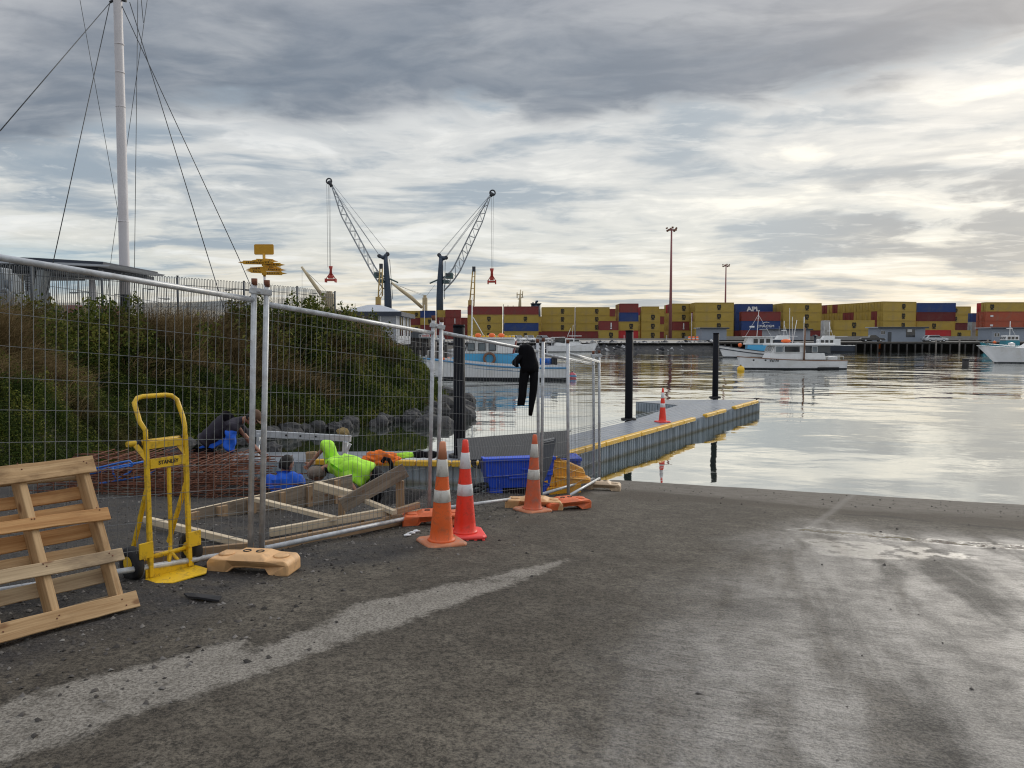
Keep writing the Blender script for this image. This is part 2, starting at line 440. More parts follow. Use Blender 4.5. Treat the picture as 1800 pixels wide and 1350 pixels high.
M['black_cloth'] = mk('black_neoprene', (0.007, 0.007, 0.009), 0.9, 0, 0.3, 9, 0.4, 12, spec=0.15)
M['navy'] = mk('navy_shirt', (0.022, 0.018, 0.030), 0.85, 0, 0.2, 12, 0.4, 14)
M['blue_cloth'] = mk('blue_shirt', (0.012, 0.11, 0.62), 0.8, 0, 0.25, 7, 1.0, 9, (0.006, 0.045, 0.30), 0.6, 6)
M['lime'] = mk('lime_high_visibility_cloth', (0.44, 0.88, 0.05), 0.75, 0, 0.12, 5, 1.0, 9, (0.25, 0.42, 0.06), 0.6, 6)
M['orange_cloth'] = mk('orange_high_visibility_cloth', (0.90, 0.20, 0.02), 0.8, 0, 0.1, 12, 0.5, 14)
M['skin'] = mk('skin', (0.36, 0.17, 0.11), 0.55, 0, 0.12, 14, 0.1, 60)
M['hair_dark'] = mk('dark_hair', (0.010, 0.007, 0.006), 0.75, 0, 0.4, 60, 0.6, 120)
M['hair_grey'] = mk('grey_brown_hair', (0.20, 0.155, 0.125), 0.7, 0, 0.3, 60, 0.6, 120)
M['cap'] = mk('brown_cap', (0.11, 0.06, 0.035), 0.85, 0, 0.2, 40, 0.3, 60)
M['sock'] = mk('grey_boot', (0.20, 0.18, 0.16), 0.8, 0, 0.2, 20)
M['white'] = mk('white_paint', (0.72, 0.73, 0.73), 0.42, 0, 0.05, 2, 0, 40, (0.52, 0.50, 0.46), 0.25, 1.0)
M['hullwhite'] = mk('white_hull_paint', (0.70, 0.71, 0.72), 0.35, 0, 0.04, 1, 0, 40, (0.45, 0.42, 0.36), 0.3, 0.8)
M['cream'] = mk('cream_paint', (0.62, 0.54, 0.36), 0.5, 0, 0.08, 1, 0, 40, (0.40, 0.30, 0.18), 0.3, 0.5)
M['skyblue'] = mk('sky_blue_paint', (0.07, 0.38, 0.66), 0.4, 0, 0.05, 1, 0, 40, (0.10, 0.30, 0.48), 0.3, 1.5)
M['midblue'] = mk('blue_trim_paint', (0.05, 0.22, 0.42), 0.45, 0, 0.08, 2)
M['tealblue'] = mk('teal_paint', (0.02, 0.20, 0.26), 0.45, 0, 0.08, 2)
M['darkhull'] = mk('dark_antifoul', (0.012, 0.014, 0.02), 0.5, 0, 0.2, 2)
M['navyhull'] = mk('navy_hull_paint', (0.02, 0.028, 0.045), 0.4, 0, 0.2, 1)
M['glass'] = mk('dark_window_glass', (0.02, 0.026, 0.032), 0.08, 0, 0.2, 1, spec=0.8)
M['glass_lt'] = mk('reflecting_window_glass', (0.16, 0.19, 0.21), 0.06, 0, 0.25, 1, spec=1.0)
M['brown'] = mk('brown_timber_trim', (0.18, 0.09, 0.05), 0.6, 0, 0.2, 3)
M['redbrown'] = mk('red_oxide_paint', (0.20, 0.035, 0.025), 0.6, 0, 0.1, 2)
M['orange_buoy'] = mk('orange_vinyl', (0.85, 0.16, 0.03), 0.5, 0, 0.06, 2)
M['yellow_buoy'] = mk('yellow_vinyl', (0.78, 0.48, 0.03), 0.5, 0, 0.06, 2)
M['pink_buoy'] = mk('pink_vinyl', (0.62, 0.10, 0.14), 0.5, 0, 0.06, 2)
M['shed'] = mk('grey_blue_cladding', (0.28, 0.32, 0.38), 0.6, 0, 0.05, 0.6)
M['shed_lt'] = mk('pale_grey_cladding', (0.36, 0.38, 0.42), 0.6, 0, 0.05, 0.6)
M['rooflt'] = mk('pale_roof_sheet', (0.45, 0.48, 0.52), 0.5, 0.2, 0.06, 0.6)
M['roofdk'] = mk('slate_blue_fascia', (0.03, 0.038, 0.055), 0.6, 0, 0.1, 1)
M['concrete'] = mk('weathered_concrete', (0.32, 0.31, 0.29), 0.85, 0, 0.12, 1.2, 0.2, 20, (0.20, 0.19, 0.17), 0.5, 0.8)
M['darktimber'] = mk('tarred_wharf_timber', (0.035, 0.032, 0.030), 0.8, 0, 0.35, 1.5, 0.3, 6)
M['greytimber'] = mk('weathered_grey_timber', (0.20, 0.18, 0.16), 0.85, 0, 0.2, 1.5)
M['mast'] = mk('white_mast_paint', (0.62, 0.60, 0.62), 0.5, 0, 0.06, 1.5)
M['wire'] = mk('stay_wire', (0.05, 0.055, 0.06), 0.5, 0.4, 0.1, 2)
M['fence_dk'] = mk('dark_grey_fence_paint', (0.085, 0.095, 0.105), 0.5, 0.2, 0.1, 2)
M['signyel'] = mk('amber_sign_paint', (0.58, 0.30, 0.015), 0.5, 0, 0.08, 6)
M['signdk'] = mk('dark_sign_lettering', (0.09, 0.045, 0.01), 0.6, 0, 0.1, 6)
M['crane_navy'] = mk('navy_crane_paint', (0.035, 0.055, 0.085), 0.5, 0.1, 0.1, 0.2)
M['crane_grey'] = mk('grey_lattice_paint', (0.30, 0.33, 0.36), 0.5, 0.2, 0.08, 0.5)
M['crane_dk'] = mk('dark_crane_steel', (0.05, 0.055, 0.065), 0.55, 0.3, 0.2, 0.5)
M['crane_teal'] = mk('green_machine_paint', (0.06, 0.11, 0.11), 0.5, 0, 0.1, 1)
M['shipyel'] = mk('buff_ship_paint', (0.52, 0.43, 0.27), 0.55, 0, 0.08, 0.4, 0, 40, (0.30, 0.2, 0.1), 0.3, 0.3)
M['craneyel'] = mk('yellow_machine_paint', (0.45, 0.31, 0.10), 0.55, 0, 0.1, 0.5)
M['lampred'] = mk('red_oxide_pole_paint', (0.24, 0.085, 0.085), 0.6, 0, 0.1, 0.4)
M['carwhite'] = mk('white_car_paint', (0.62, 0.64, 0.66), 0.25, 0, 0.03, 1, coat=0.5)
M['carsilver'] = mk('silver_car_paint', (0.38, 0.40, 0.42), 0.28, 0.5, 0.04, 1, coat=0.5)
M['cardark'] = mk('dark_car_paint', (0.03, 0.035, 0.042), 0.28, 0.1, 0.05, 1, coat=0.5)
M['winch'] = mk('grey_machine_paint', (0.22, 0.25, 0.28), 0.5, 0.1, 0.1, 2)
M['glossgrey'] = mk('grey_column_paint', (0.30, 0.33, 0.35), 0.5, 0, 0.06, 2)
# ------------------------------------------------------------------ ground
def sstep(a, b, x):
    t = np.clip((x - a) / (b - a), 0, 1); return t * t * (3 - 2 * t)
_S = np.array([-60, -30, -5, 0, 3.1, 4.7, 6, 7.3, 8.2, 10, 12, 14.4, 20, 60.0])
_Z = np.array([1.9, 1.75, 1.45, 1.33, 1.22, 1.1, 0.96, 0.83, 0.74, 0.56, 0.33, 0.0, -0.8, -7.0])
def vnoise(x, y, seed=0):
    """smooth value noise"""
    xi, yi = np.floor(x).astype(np.int64), np.floor(y).astype(np.int64)
    fx, fy = x - xi, y - yi
    def h(a, b):
        n = (a * 374761393 + b * 668265263 + seed * 974711) & 0x7fffffff
        n = ((n ^ (n >> 13)) * 1274126177) & 0x7fffffff
        return ((n ^ (n >> 16)) & 0xffff) / 65535.0
    u, v = fx * fx * (3 - 2 * fx), fy * fy * (3 - 2 * fy)
    return (h(xi, yi) * (1 - u) + h(xi + 1, yi) * u) * (1 - v) + (h(xi, yi + 1) * (1 - u) + h(xi + 1, yi + 1) * u) * v
def fbm(x, y, o=4, seed=0):
    r, a = 0, 0.5
    for i in range(o):
        r = r + a * vnoise(x * 2 ** i, y * 2 ** i, seed + i * 17); a *= 0.5
    return r / (1 - 0.5 ** o)
def ground_np(x, y):
    s = 0.32 * x + 0.95 * y; t = 0.95 * x - 0.32 * y
    z = sum(np.interp(s + d, _S, _Z) for d in (-0.8, -0.4, 0, 0.4, 0.8)) / 5
    left = sstep(-2.7, -3.5, t)
    z = z - 0.34 * sstep(10.0, 11.8, s) * left * sstep(16, 14, s)
    tr = sstep(-6.0, -5.5, x) * sstep(-1.2, -1.6, x) * sstep(9.15, 9.5, y) * sstep(11.7, 11.2, y)
    z = z - 0.5 * tr
    z = z + left * 0.07 * (fbm(x * 1.3, y * 1.3, 3, 5) - 0.5) + 0.018 * (fbm(x * 0.9, y * 0.9, 3, 9) - 0.5)
    return z
def G(x, y): return float(ground_np(np.array([x]), np.array([y]))[0])
def gnd(px, py):
    """ground point seen at a picture position"""
    d = ray(px, py); lo, hi = 1.5, 40.0
    for _ in range(40):
        m = (lo + hi) / 2; p = EYE + d * (m / d.y)
        if p.z > G(p.x, p.y): lo = m
        else: hi = m
    return EYE + d * (hi / d.y)

def poly_sd(X, Y, poly):
    """signed distance to a polygon (positive inside)"""
    P = np.array(poly); n = len(P); best = np.full(X.shape, 1e9); ins = np.zeros(X.shape, bool)
    for i in range(n):
        a, b = P[i], P[(i + 1) % n]; d = b - a
        t = np.clip(((X - a[0]) * d[0] + (Y - a[1]) * d[1]) / (d @ d + 1e-12), 0, 1)
        best = np.minimum(best, np.hypot(X - a[0] - t * d[0], Y - a[1] - t * d[1]))
        c = (a[1] > Y) != (b[1] > Y)
        ins ^= c & (X < (b[0] - a[0]) * (Y - a[1]) / (b[1] - a[1] + 1e-12) + a[0])
    return np.where(ins, best, -best)
def gpoly(pts): return [(g.x, g.y) for g in (gnd(*p) for p in pts)]

def grid_mesh(name, xs, ys, zf, mat, kind='structure', attrs=None):
    X, Y = np.meshgrid(xs, ys); Z = zf(X, Y); nx, ny = len(xs), len(ys)
    me = bpy.data.meshes.new(name)
    me.vertices.add(nx * ny)
    me.vertices.foreach_set('co', np.stack([X, Y, Z], -1).astype(np.float32).ravel())
    i = (np.arange(ny - 1)[:, None] * nx + np.arange(nx - 1)[None, :]).ravel()
    q = np.stack([i, i + 1, i + nx + 1, i + nx], -1)
    me.loops.add(q.size); me.loops.foreach_set('vertex_index', q.ravel().astype(np.int32))
    me.polygons.add(len(q)); me.polygons.foreach_set('loop_start', np.arange(0, q.size, 4, dtype=np.int32))
    me.polygons.foreach_set('use_smooth', np.ones(len(q), bool))
    for k, fn in (attrs or {}).items():
        a = me.attributes.new(k, 'FLOAT', 'POINT'); a.data.foreach_set('value', fn(X, Y, Z).astype(np.float32).ravel())
    me.update(calc_edges=True); me.materials.append(mat)
    o = bpy.data.objects.new(name, me); COL.objects.link(o); o['kind'] = kind
    return o

STRIP = gpoly([(-260, 1440), (0, 1338), (120, 1296), (210, 1258), (300, 1233), (389, 1207), (440, 1192), (500, 1168), (567, 1147), (633, 1119), (700, 1100), (744, 1080),
               (811, 1060), (878, 1037), (944, 1011), (1010, 985), (1000, 981), (930, 995), (878, 1007), (789, 1029), (700, 1047), (620, 1062), (585, 1080), (545, 1104),
               (500, 1122), (440, 1146), (424, 1143), (433, 1122), (367, 1140), (300, 1160), (200, 1184), (100, 1202), (0, 1238), (-260, 1330)])
PALE2 = gpoly([(180, 1350), (230, 1328), (300, 1310), (330, 1316), (290, 1340), (240, 1380), (170, 1400)])
WET = gpoly([(1385, 925), (1560, 930), (1900, 950), (2100, 1100), (2000, 1500), (1040, 1500), (1120, 1290), (1230, 1120), (1330, 1000)])
WET2 = gpoly([(1690, 1030), (1900, 1020), (2000, 1200), (1900, 1260), (1710, 1150)])
PUD = gpoly([(1380, 930), (1430, 928), (1520, 935), (1640, 946), (1800, 958), (1850, 968), (1800, 968), (1640, 957), (1560, 950), (1480, 945)])
PUD2 = gpoly([(1420, 942), (1560, 955), (1720, 975), (1735, 995), (1650, 985), (1560, 990), (1450, 975), (1400, 955)])
GRAV = gpoly([(-50, 1230), (0, 1160), (250, 1100), (420, 1040), (540, 1010), (640, 990), (760, 960), (720, 930), (640, 950), (440, 985), (220, 1040), (-100, 1090)])
MUDL = gpoly([(900, 925), (1000, 905), (1090, 880), (1300, 885), (1480, 905), (1800, 930), (1950, 940), (1950, 918), (1800, 908), (1560, 897), (1440, 890), (1250, 872), (1100, 860), (1040, 880)])
SLAB = gpoly([(1030, 880), (1100, 862), (1250, 874), (1440, 893), (1560, 901), (1800, 915), (2000, 925), (2000, 830), (1085, 830)])
def seg_d(X, Y, pts):
    best = np.full(X.shape, 1e9)
    for a, b in zip(pts[:-1], pts[1:]):
        d0, d1 = b[0] - a[0], b[1] - a[1]
        t = np.clip(((X - a[0]) * d0 + (Y - a[1]) * d1) / (d0 * d0 + d1 * d1 + 1e-12), 0, 1)
        best = np.minimum(best, np.hypot(X - a[0] - t * d0, Y - a[1] - t * d1))
    return best
TYRES = [gpoly(p) for p in ([(1500, 985), (1497, 1060), (1500, 1110)], [(1545, 985), (1540, 1030)], [(1735, 1005), (1715, 1060), (1695, 1130), (1700, 1240), (1705, 1400)], [(1740, 1040), (1760, 1080)],
                            [(1330, 1075), (1390, 1060)], [(1720, 990), (1560, 1010), (1440, 1000)])]
JOINT = [gpoly([(1503, 868), (1462, 900), (1420, 930)])]
DARKB = [gpoly([(1490, 905), (1560, 908), (1620, 915)]), gpoly([(1690, 922), (1820, 934)])]
def a_pale(X, Y, Z):
    n = (fbm(X * 2.2, Y * 2.2, 4, 3) - 0.5) * 0.12 + (fbm(X * 9, Y * 9, 3, 4) - 0.5) * 0.05
    fade = sstep(8.2, 5.2, 0.32 * X + 0.95 * Y) * 0.5 + 0.5
    return np.maximum(fade * sstep(-0.12, 0.13, poly_sd(X, Y, STRIP) + n), 0.55 * sstep(-0.06, 0.12, poly_sd(X, Y, PALE2) + n))
def a_wet(X, Y, Z):
    n = (fbm(X * 1.1, Y * 1.1, 4, 13) - 0.5) * 0.9
    w = 0.9 * sstep(-0.75, 0.6, poly_sd(X, Y, WET) + n)
    return np.clip(w + 0.35 * sstep(-0.2, 0.3, poly_sd(X, Y, WET2) + n * 0.6), 0, 1)
def a_pud(X, Y, Z):
    n = (fbm(X * 3, Y * 3, 4, 23) - 0.5) * 0.5
    return np.maximum(sstep(0.0, 0.06, poly_sd(X, Y, PUD) + n * 0.5), 0.55 * sstep(0.02, 0.1, poly_sd(X, Y, PUD2) + n * 1.1))
def a_grav(X, Y, Z):
    n = (fbm(X * 1.7, Y * 1.7, 4, 33) - 0.5) * 0.8
    t = 0.95 * X - 0.32 * Y
    return np.clip(sstep(-0.2, 0.3, poly_sd(X, Y, GRAV) + n) * 0.9 + sstep(-3.1, -4.0, t + n * 0.3), 0, 1)
def a_mud(X, Y, Z):
    n = (fbm(X * 1.9, Y * 1.9, 4, 43) - 0.5) * 0.7
    return sstep(-0.25, 0.35, poly_sd(X, Y, MUDL) + n)
def a_slab(X, Y, Z): return sstep(-0.08, 0.12, poly_sd(X, Y, SLAB) + (fbm(X * 2.5, Y * 2.5, 4, 53) - 0.5) * 0.4)
def a_mark(X, Y, Z):
    n = fbm(X * 5, Y * 5, 3, 63)
    r = np.zeros(X.shape)
    for p, w in zip(TYRES, (0.15, 0.10, 0.22, 0.10, 0.16, 0.18)):
        r = np.maximum(r, sstep(w * 1.6, w * 0.2, seg_d(X, Y, p) + (n - 0.5) * w * 1.8) * 1.0)
    for p in DARKB: r = np.maximum(r, sstep(0.13, 0.03, seg_d(X, Y, p) + (n - 0.5) * 0.16))
    # dark rim that borders the pale strip on its right side
    sd = poly_sd(X, Y, STRIP)
    r = np.maximum(r, 0.45 * sstep(-0.16, -0.03, sd + (n - 0.5) * 0.08) * sstep(0.02, -0.03, sd))
    return r
def a_joint(X, Y, Z):
    r = sstep(0.07, 0.02, seg_d(X, Y, JOINT[0]))
    return r
def ground_mat():
    m = bpy.data.materials.new('asphalt'); m.use_nodes = True
    t = NT(m.node_tree); b = t.n['Principled BSDF']
    P = t.new('ShaderNodeTexCoord').outputs['Object']
    def A(k):
        a = t.new('ShaderNodeAttribute'); a.attribute_name = k; return a.outputs['Fac']
    big = t.noise(P, 0.55, 5, 0.6); mid = t.noise(P, 5.0, 6, 0.65, 0.3); fine = t.noise(P, 70.0, 4, 0.7); grit = t.noise(P, 190.0, 2, 0.6)
    vor = t.new('ShaderNodeTexVoronoi'); t.put(vor.inputs['Vector'], P); vor.inputs['Scale'].default_value = 95.0
    spk = t.maprange(vor.outputs['Distance'], 0.22, 0.10)
    c = t.ramp(t.math('MULTIPLY_ADD', big, 0.5, t.math('MULTIPLY', mid, 0.5)), [(0.36, (0.064, 0.054, 0.041)), (0.50, (0.096, 0.083, 0.065)), (0.64, (0.145, 0.127, 0.10))])
    med = t.noise(P, 26.0, 5, 0.65)
    c = t.mix(t.maprange(t.math('MULTIPLY_ADD', fine, 0.55, t.math('MULTIPLY', med, 0.45)), 0.38, 0.60, 0.0, 1.0), t.mix(1.0, c, (0.30, 0.30, 0.30, 1), 'MULTIPLY'), t.mix(1.0, c, (1.25, 1.25, 1.25, 1), 'MULTIPLY'))
    c = t.mix(t.math('MULTIPLY', spk, t.maprange(grit, 0.48, 0.60)), c, (0.22, 0.205, 0.185, 1))
    c = t.mix(t.math('MULTIPLY', t.maprange(grit, 0.42, 0.34), 0.7), c, (0.012, 0.012, 0.012, 1))
    # slab of worn concrete at the foot of the ramp
    c = t.mix(t.math('MULTIPLY', A('slab'), t.maprange(mid, 0.3, 0.7, 0.35, 0.85)), c, t.mix(fine, (0.10, 0.088, 0.075, 1), (0.21, 0.19, 0.165, 1)))
    gv = t.mix(t.maprange(fine, 0.42, 0.62), (0.022, 0.021, 0.021, 1), (0.062, 0.058, 0.056, 1))
    c = t.mix(t.math('MULTIPLY', A('grav'), t.maprange(mid, 0.30, 0.60, 0.3, 1.0)), c, gv)
    c = t.mix(t.math('MULTIPLY', A('mud'), t.maprange(mid, 0.32, 0.62, 0.15, 0.85)), c, t.mix(fine, (0.028, 0.022, 0.016, 1), (0.085, 0.068, 0.050, 1)))
    pc = t.mix(t.maprange(fine, 0.34, 0.64), (0.12, 0.108, 0.092, 1), (0.31, 0.288, 0.252, 1))
    pc = t.mix(t.maprange(mid, 0.40, 0.28, 0.0, 0.7), pc, (0.10, 0.09, 0.078, 1))
    pe_ = t.maprange(t.math('ADD', A('pale'), t.math('ADD', t.math('MULTIPLY', t.math('SUBTRACT', mid, 0.5), 1.1), t.math('MULTIPLY', t.math('SUBTRACT', med, 0.5), 0.9))), 0.30, 0.85)
    c = t.mix(t.math('MULTIPLY', t.math('MULTIPLY', pe_, t.maprange(A('pale'), 0.02, 0.2)), t.maprange(mid, 0.25, 0.55, 0.5, 0.92)), c, pc)
    c = t.mix(t.math('MULTIPLY', A('joint'), 0.5), c, (0.22, 0.205, 0.185, 1))
    wet = A('wet'); pud = A('pud')
    # worn, damp concrete on the right, wet sheen painted pale, streaked down the ramp
    x, y, z = t.sep(P)
    ax = t.math('ADD', t.math('MULTIPLY', x, 0.32), t.math('MULTIPLY', y, 0.95)); cr = t.math('SUBTRACT', t.math('MULTIPLY', x, 0.95), t.math('MULTIPLY', y, 0.32))
    stk = t.noise(t.comb(t.math('MULTIPLY', ax, 0.35), t.math('MULTIPLY', cr, 2.4), 0.0), 1.0, 5, 0.6, 0.3)
    brm = t.noise(t.comb(t.math('MULTIPLY', ax, 45.0), t.math('MULTIPLY', cr, 7.0), 0.0), 1.0, 3, 0.6)
    wd = t.math('MULTIPLY', wet, t.math('MULTIPLY', t.maprange(stk, 0.34, 0.56, 0.35, 1.0), t.maprange(mid, 0.28, 0.60, 0.6, 1.0)))
    worn_sheen = t.mix(t.maprange(t.math('MULTIPLY_ADD', brm, 0.5, t.math('MULTIPLY', fine, 0.5)), 0.36, 0.60), (0.055, 0.053, 0.050, 1), (0.285, 0.272, 0.255, 1))
    c = t.mix(t.math('MULTIPLY', wd, 0.85), c, worn_sheen)
    c = t.mix(t.math('MULTIPLY', A('mark'), t.maprange(fine, 0.3, 0.65, 0.85, 0.35)), c, (0.018, 0.016, 0.014, 1))
    t.put(b.inputs['Base Color'], c)
    r = t.math('SUBTRACT', 0.85, t.math('MULTIPLY', wd, 0.33))
    pd = t.math('MULTIPLY', pud, t.maprange(mid, 0.40, 0.52))
    r = t.mix(pd, r, (0.06, 0.06, 0.06, 1))
    t.put(b.inputs['Roughness'], r)
    t.put(b.inputs['Specular IOR Level'], t.math('MULTIPLY_ADD', wd, 0.55, 0.25))
    h = t.math('ADD', t.math('MULTIPLY', fine, 0.7), t.math('ADD', t.math('MULTIPLY', mid, 0.9), t.math('MULTIPLY', spk, 0.35)))
    bp = t.new('ShaderNodeBump'); bp.inputs['Distance'].default_value = 0.012
    t.put(bp.inputs['Strength'], t.math('SUBTRACT', 0.75, t.math('MULTIPLY', pd, 0.72)))
    t.put(bp.inputs['Height'], h); t.l.new(bp.outputs[0], b.inputs['Normal'])
    return m
GX = np.concatenate([np.linspace(-70, -9.5, 14), np.arange(-9, 12, 0.055), np.linspace(12.5, 80, 14)])
GY = np.concatenate([np.linspace(-60, 0, 14), np.arange(0.6, 16.5, 0.055), np.linspace(17, 30, 8)])
grid_mesh('ground', GX, GY, ground_np, ground_mat(), attrs=dict(pale=a_pale, wet=a_wet, pud=a_pud, grav=a_grav, mud=a_mud, slab=a_slab, mark=a_mark, joint=a_joint))

# ------------------------------------------------------------------ water
def water_mat():
    m = bpy.data.materials.new('harbour_water'); m.use_nodes = True
    t = NT(m.node_tree); b = t.n['Principled BSDF']
    P = t.new('ShaderNodeTexCoord').outputs['Object']
    b.inputs['Base Color'].default_value = (0.022, 0.038, 0.024, 1)
    b.inputs['Roughness'].default_value = 0.3
    x, y, z = t.sep(P)
    Q = t.comb(t.math('MULTIPLY', x, 0.75), y, 0.0)
    w1 = t.noise(Q, 0.22, 2, 0.4, 0.15)
    w2 = t.noise(t.vmath('ADD', Q, (17, 5, 0)), 0.62, 2, 0.45, 0.2)
    w3 = t.noise(Q, 2.6, 3, 0.5, 0.2)
    patch = t.maprange(t.noise(t.vmath('ADD', P, (40, 0, 0)), 0.05, 3, 0.5), 0.38, 0.62, 0.5, 1.15)
    far = t.maprange(y, 16.0, 50.0, 0.30, 1.0)
    h = t.math('ADD', t.math('MULTIPLY', w1, 0.16), t.math('ADD', t.math('MULTIPLY', w2, 0.055), t.math('MULTIPLY', w3, 0.009)))
    h = t.math('MULTIPLY', h, t.math('MULTIPLY', patch, far))
    bp = t.new('ShaderNodeBump'); bp.inputs['Strength'].default_value = 1.0; bp.inputs['Distance'].default_value = 1.0
    t.put(bp.inputs['Height'], h); t.l.new(bp.outputs[0], b.inputs['Normal'])
    # silvery harbour water: reflects strongly at the low angles it is seen from, dark green below
    fr = t.new('ShaderNodeFresnel'); fr.inputs['IOR'].default_value = 1.33; t.l.new(bp.outputs[0], fr.inputs['Normal'])
    gl = t.new('ShaderNodeBsdfGlossy'); gl.inputs['Color'].default_value = (0.96, 0.96, 0.94, 1); gl.inputs['Roughness'].default_value = 0.03; t.l.new(bp.outputs[0], gl.inputs['Normal'])
    mx = t.new('ShaderNodeMixShader'); t.put(mx.inputs[0], t.math('POWER', fr.outputs[0], 0.22))
    t.l.new(b.outputs[0], mx.inputs[1]); t.l.new(gl.outputs[0], mx.inputs[2]); t.l.new(mx.outputs[0], t.n['Material Output'].inputs[0])
    b.inputs['Specular IOR Level'].default_value = 0.0
    return m
wm = MB(); wm.add([(-900, -20, 0), (900, -20, 0), (900, 172, 0), (-900, 172, 0)], [(0, 1, 2, 3)])
tag(wm.build('water', water_mat()), kind='structure')

# ------------------------------------------------------------------ port yard, far ground
YARD = 2.3
M['yard'] = mk('yard_asphalt', (0.13, 0.13, 0.13), 0.85, 0, 0.15, 0.1, 0, 40, (0.2, 0.19, 0.18), 0.4, 0.06)
fm = MB()
def land(mb, x0, x1, y0, y1, z): mb.add([(x0, y0, z), (x1, y0, z), (x1, y1, z), (x0, y1, z)], [(0, 1, 2, 3)])
land(fm, -3000, 3000, 168, 5000, YARD)
tag(fm.build('port_yard', M['yard']), kind='structure')

# ------------------------------------------------------------------ planted bank on the left
FOOT = [(-70, 4), (-16, 5.6), (-9.6, 7.4), (-8.1, 10), (-7.9, 13.5), (-8.1, 18), (-5.6, 22.4), (-3.2, 25.2), (-2.45, 28.4), (-2.6, 31.5), (-4.5, 35), (-12, 44), (-30, 62), (-70, 90)]
BANK_TOP = 2.9
def bank_np(x, y, bump=1.0):
    d = poly_sd(x, y, FOOT)
    base = np.where(y < 16, ground_np(x, np.minimum(y, 16.0)), -0.1)
    base = np.maximum(base, -0.3)
    n = (fbm(x * 0.55, y * 0.55, 4, 71) - 0.5)
    dd = d + n * 1.1
    s = np.clip(dd, 0, None)
    top = BANK_TOP + 0.35 * np.exp(-((s - 4.2) / 1.3) ** 2) - 0.0
    rise = top - base
    k = 0.86 + 0.25 * sstep(24, 30, y)
    z = base + rise * np.tanh(s * k / np.maximum(rise, 0.3)) * sstep(-0.2, 0.5, dd)
    z = np.where(d < -0.25, -1.2, z)
    hum = ((fbm(x * 1.15, y * 1.15, 3, 81) - 0.5) * 0.85 + (fbm(x * 0.5 + 7, y * 0.5, 2, 83) - 0.5) * 1.0) * np.clip(s / 2.0, 0, 1) * sstep(7.5, 4.5, s)
    return z + hum * bump
M['bank_soil'] = mk('bank_soil', (0.030, 0.034, 0.014), 0.95, 0, 0.4, 1.5, 0.5, 8, (0.05, 0.035, 0.018), 0.6, 0.7)
BX = np.concatenate([np.linspace(-70, -17, 20), np.arange(-16.5, -1.4, 0.16)])
BY = np.concatenate([np.arange(4.5, 40, 0.16), np.linspace(40.5, 90, 22)])
grid_mesh('bank', BX, BY, lambda x, y: bank_np(x, y), M['bank_soil'])

def leaf_mat(name, stops, patchscale, brown=None, rough=0.6, trans=0.25):
    m = bpy.data.materials.new(name); m.use_nodes = True
    t = NT(m.node_tree); b = t.n['Principled BSDF']
    a = t.new('ShaderNodeAttribute'); a.attribute_name = 'rnd'; r = a.outputs['Fac']
    P = t.new('ShaderNodeTexCoord').outputs['Object']
    n = t.noise(P, patchscale, 4, 0.6)
    c = t.ramp(t.math('MULTIPLY_ADD', r, 0.55, t.math('MULTIPLY', n, 0.45)), stops)
    if brown:
        n2 = t.noise(t.vmath('ADD', P, (31, 7, 3)), patchscale * 0.8, 3, 0.6)
        c = t.mix(t.maprange(n2, 0.52, 0.68, 0.0, 0.75), c, brown)
    t.put(b.inputs['Base Color'], c); b.inputs['Roughness'].default_value = rough
    b.inputs['Specular IOR Level'].default_value = 0.06
    tr = t.new('ShaderNodeBsdfTranslucent'); t.put(tr.inputs[0], c)
    mx = t.new('ShaderNodeMixShader'); mx.inputs[0].default_value = trans
    t.l.new(b.outputs[0], mx.inputs[1]); t.l.new(tr.outputs[0], mx.inputs[2])
    t.l.new(mx.outputs[0], t.n['Material Output'].inputs[0])
    return m
def bulk_mesh(name, V, F, mat, rnd, label=None, kind='stuff'):
    """V (n,3), F (m,k) with constant k, rnd per vertex"""
    me = bpy.data.meshes.new(name); k = F.shape[1]
    me.vertices.add(len(V)); me.vertices.foreach_set('co', V.astype(np.float32).ravel())
    me.loops.add(F.size); me.loops.foreach_set('vertex_index', F.astype(np.int32).ravel())
    me.polygons.add(len(F)); me.polygons.foreach_set('loop_start', np.arange(0, F.size, k, dtype=np.int32))
    a = me.attributes.new('rnd', 'FLOAT', 'POINT'); a.data.foreach_set('value', rnd.astype(np.float32))
    me.update(calc_edges=True); me.materials.append(mat)
    o = bpy.data.objects.new(name, me); COL.objects.link(o); o['kind'] = kind
    if label: o['label'] = label
    return o
def bank_points(n, dmin, dmax, bias=None):
    """points on the bank's near face"""
    out = []
    while sum(len(o) for o in out) < n:
        x = RNG.uniform(-17, -2.2, 60000); y = RNG.uniform(6, 36, 60000)
        d = poly_sd(x, y, FOOT)
        keep = (d > dmin) & (d < dmax) & (x > -0.80 * y - 1.5)
        near = np.clip(18.0 / np.maximum(y, 9), 0.35, 1.6)     # more, finer leaves where the bank is near
        keep &= RNG.random(60000) < near / 1.6
        if bias is not None: keep &= RNG.random(60000) < bias(x, y, d)
        out.append(np.stack([x[keep], y[keep], d[keep]], 1))
    return np.concatenate(out)[:n]
def unit(v): return v / np.maximum(np.linalg.norm(v, axis=-1, keepdims=True), 1e-9)
def brownness(x, y, d): return np.clip((d - 3.05 + 5.0 * (fbm(x * 0.5 + 3, y * 0.5, 3, 91) - 0.5) * 2) / 1.3, 0, 1)
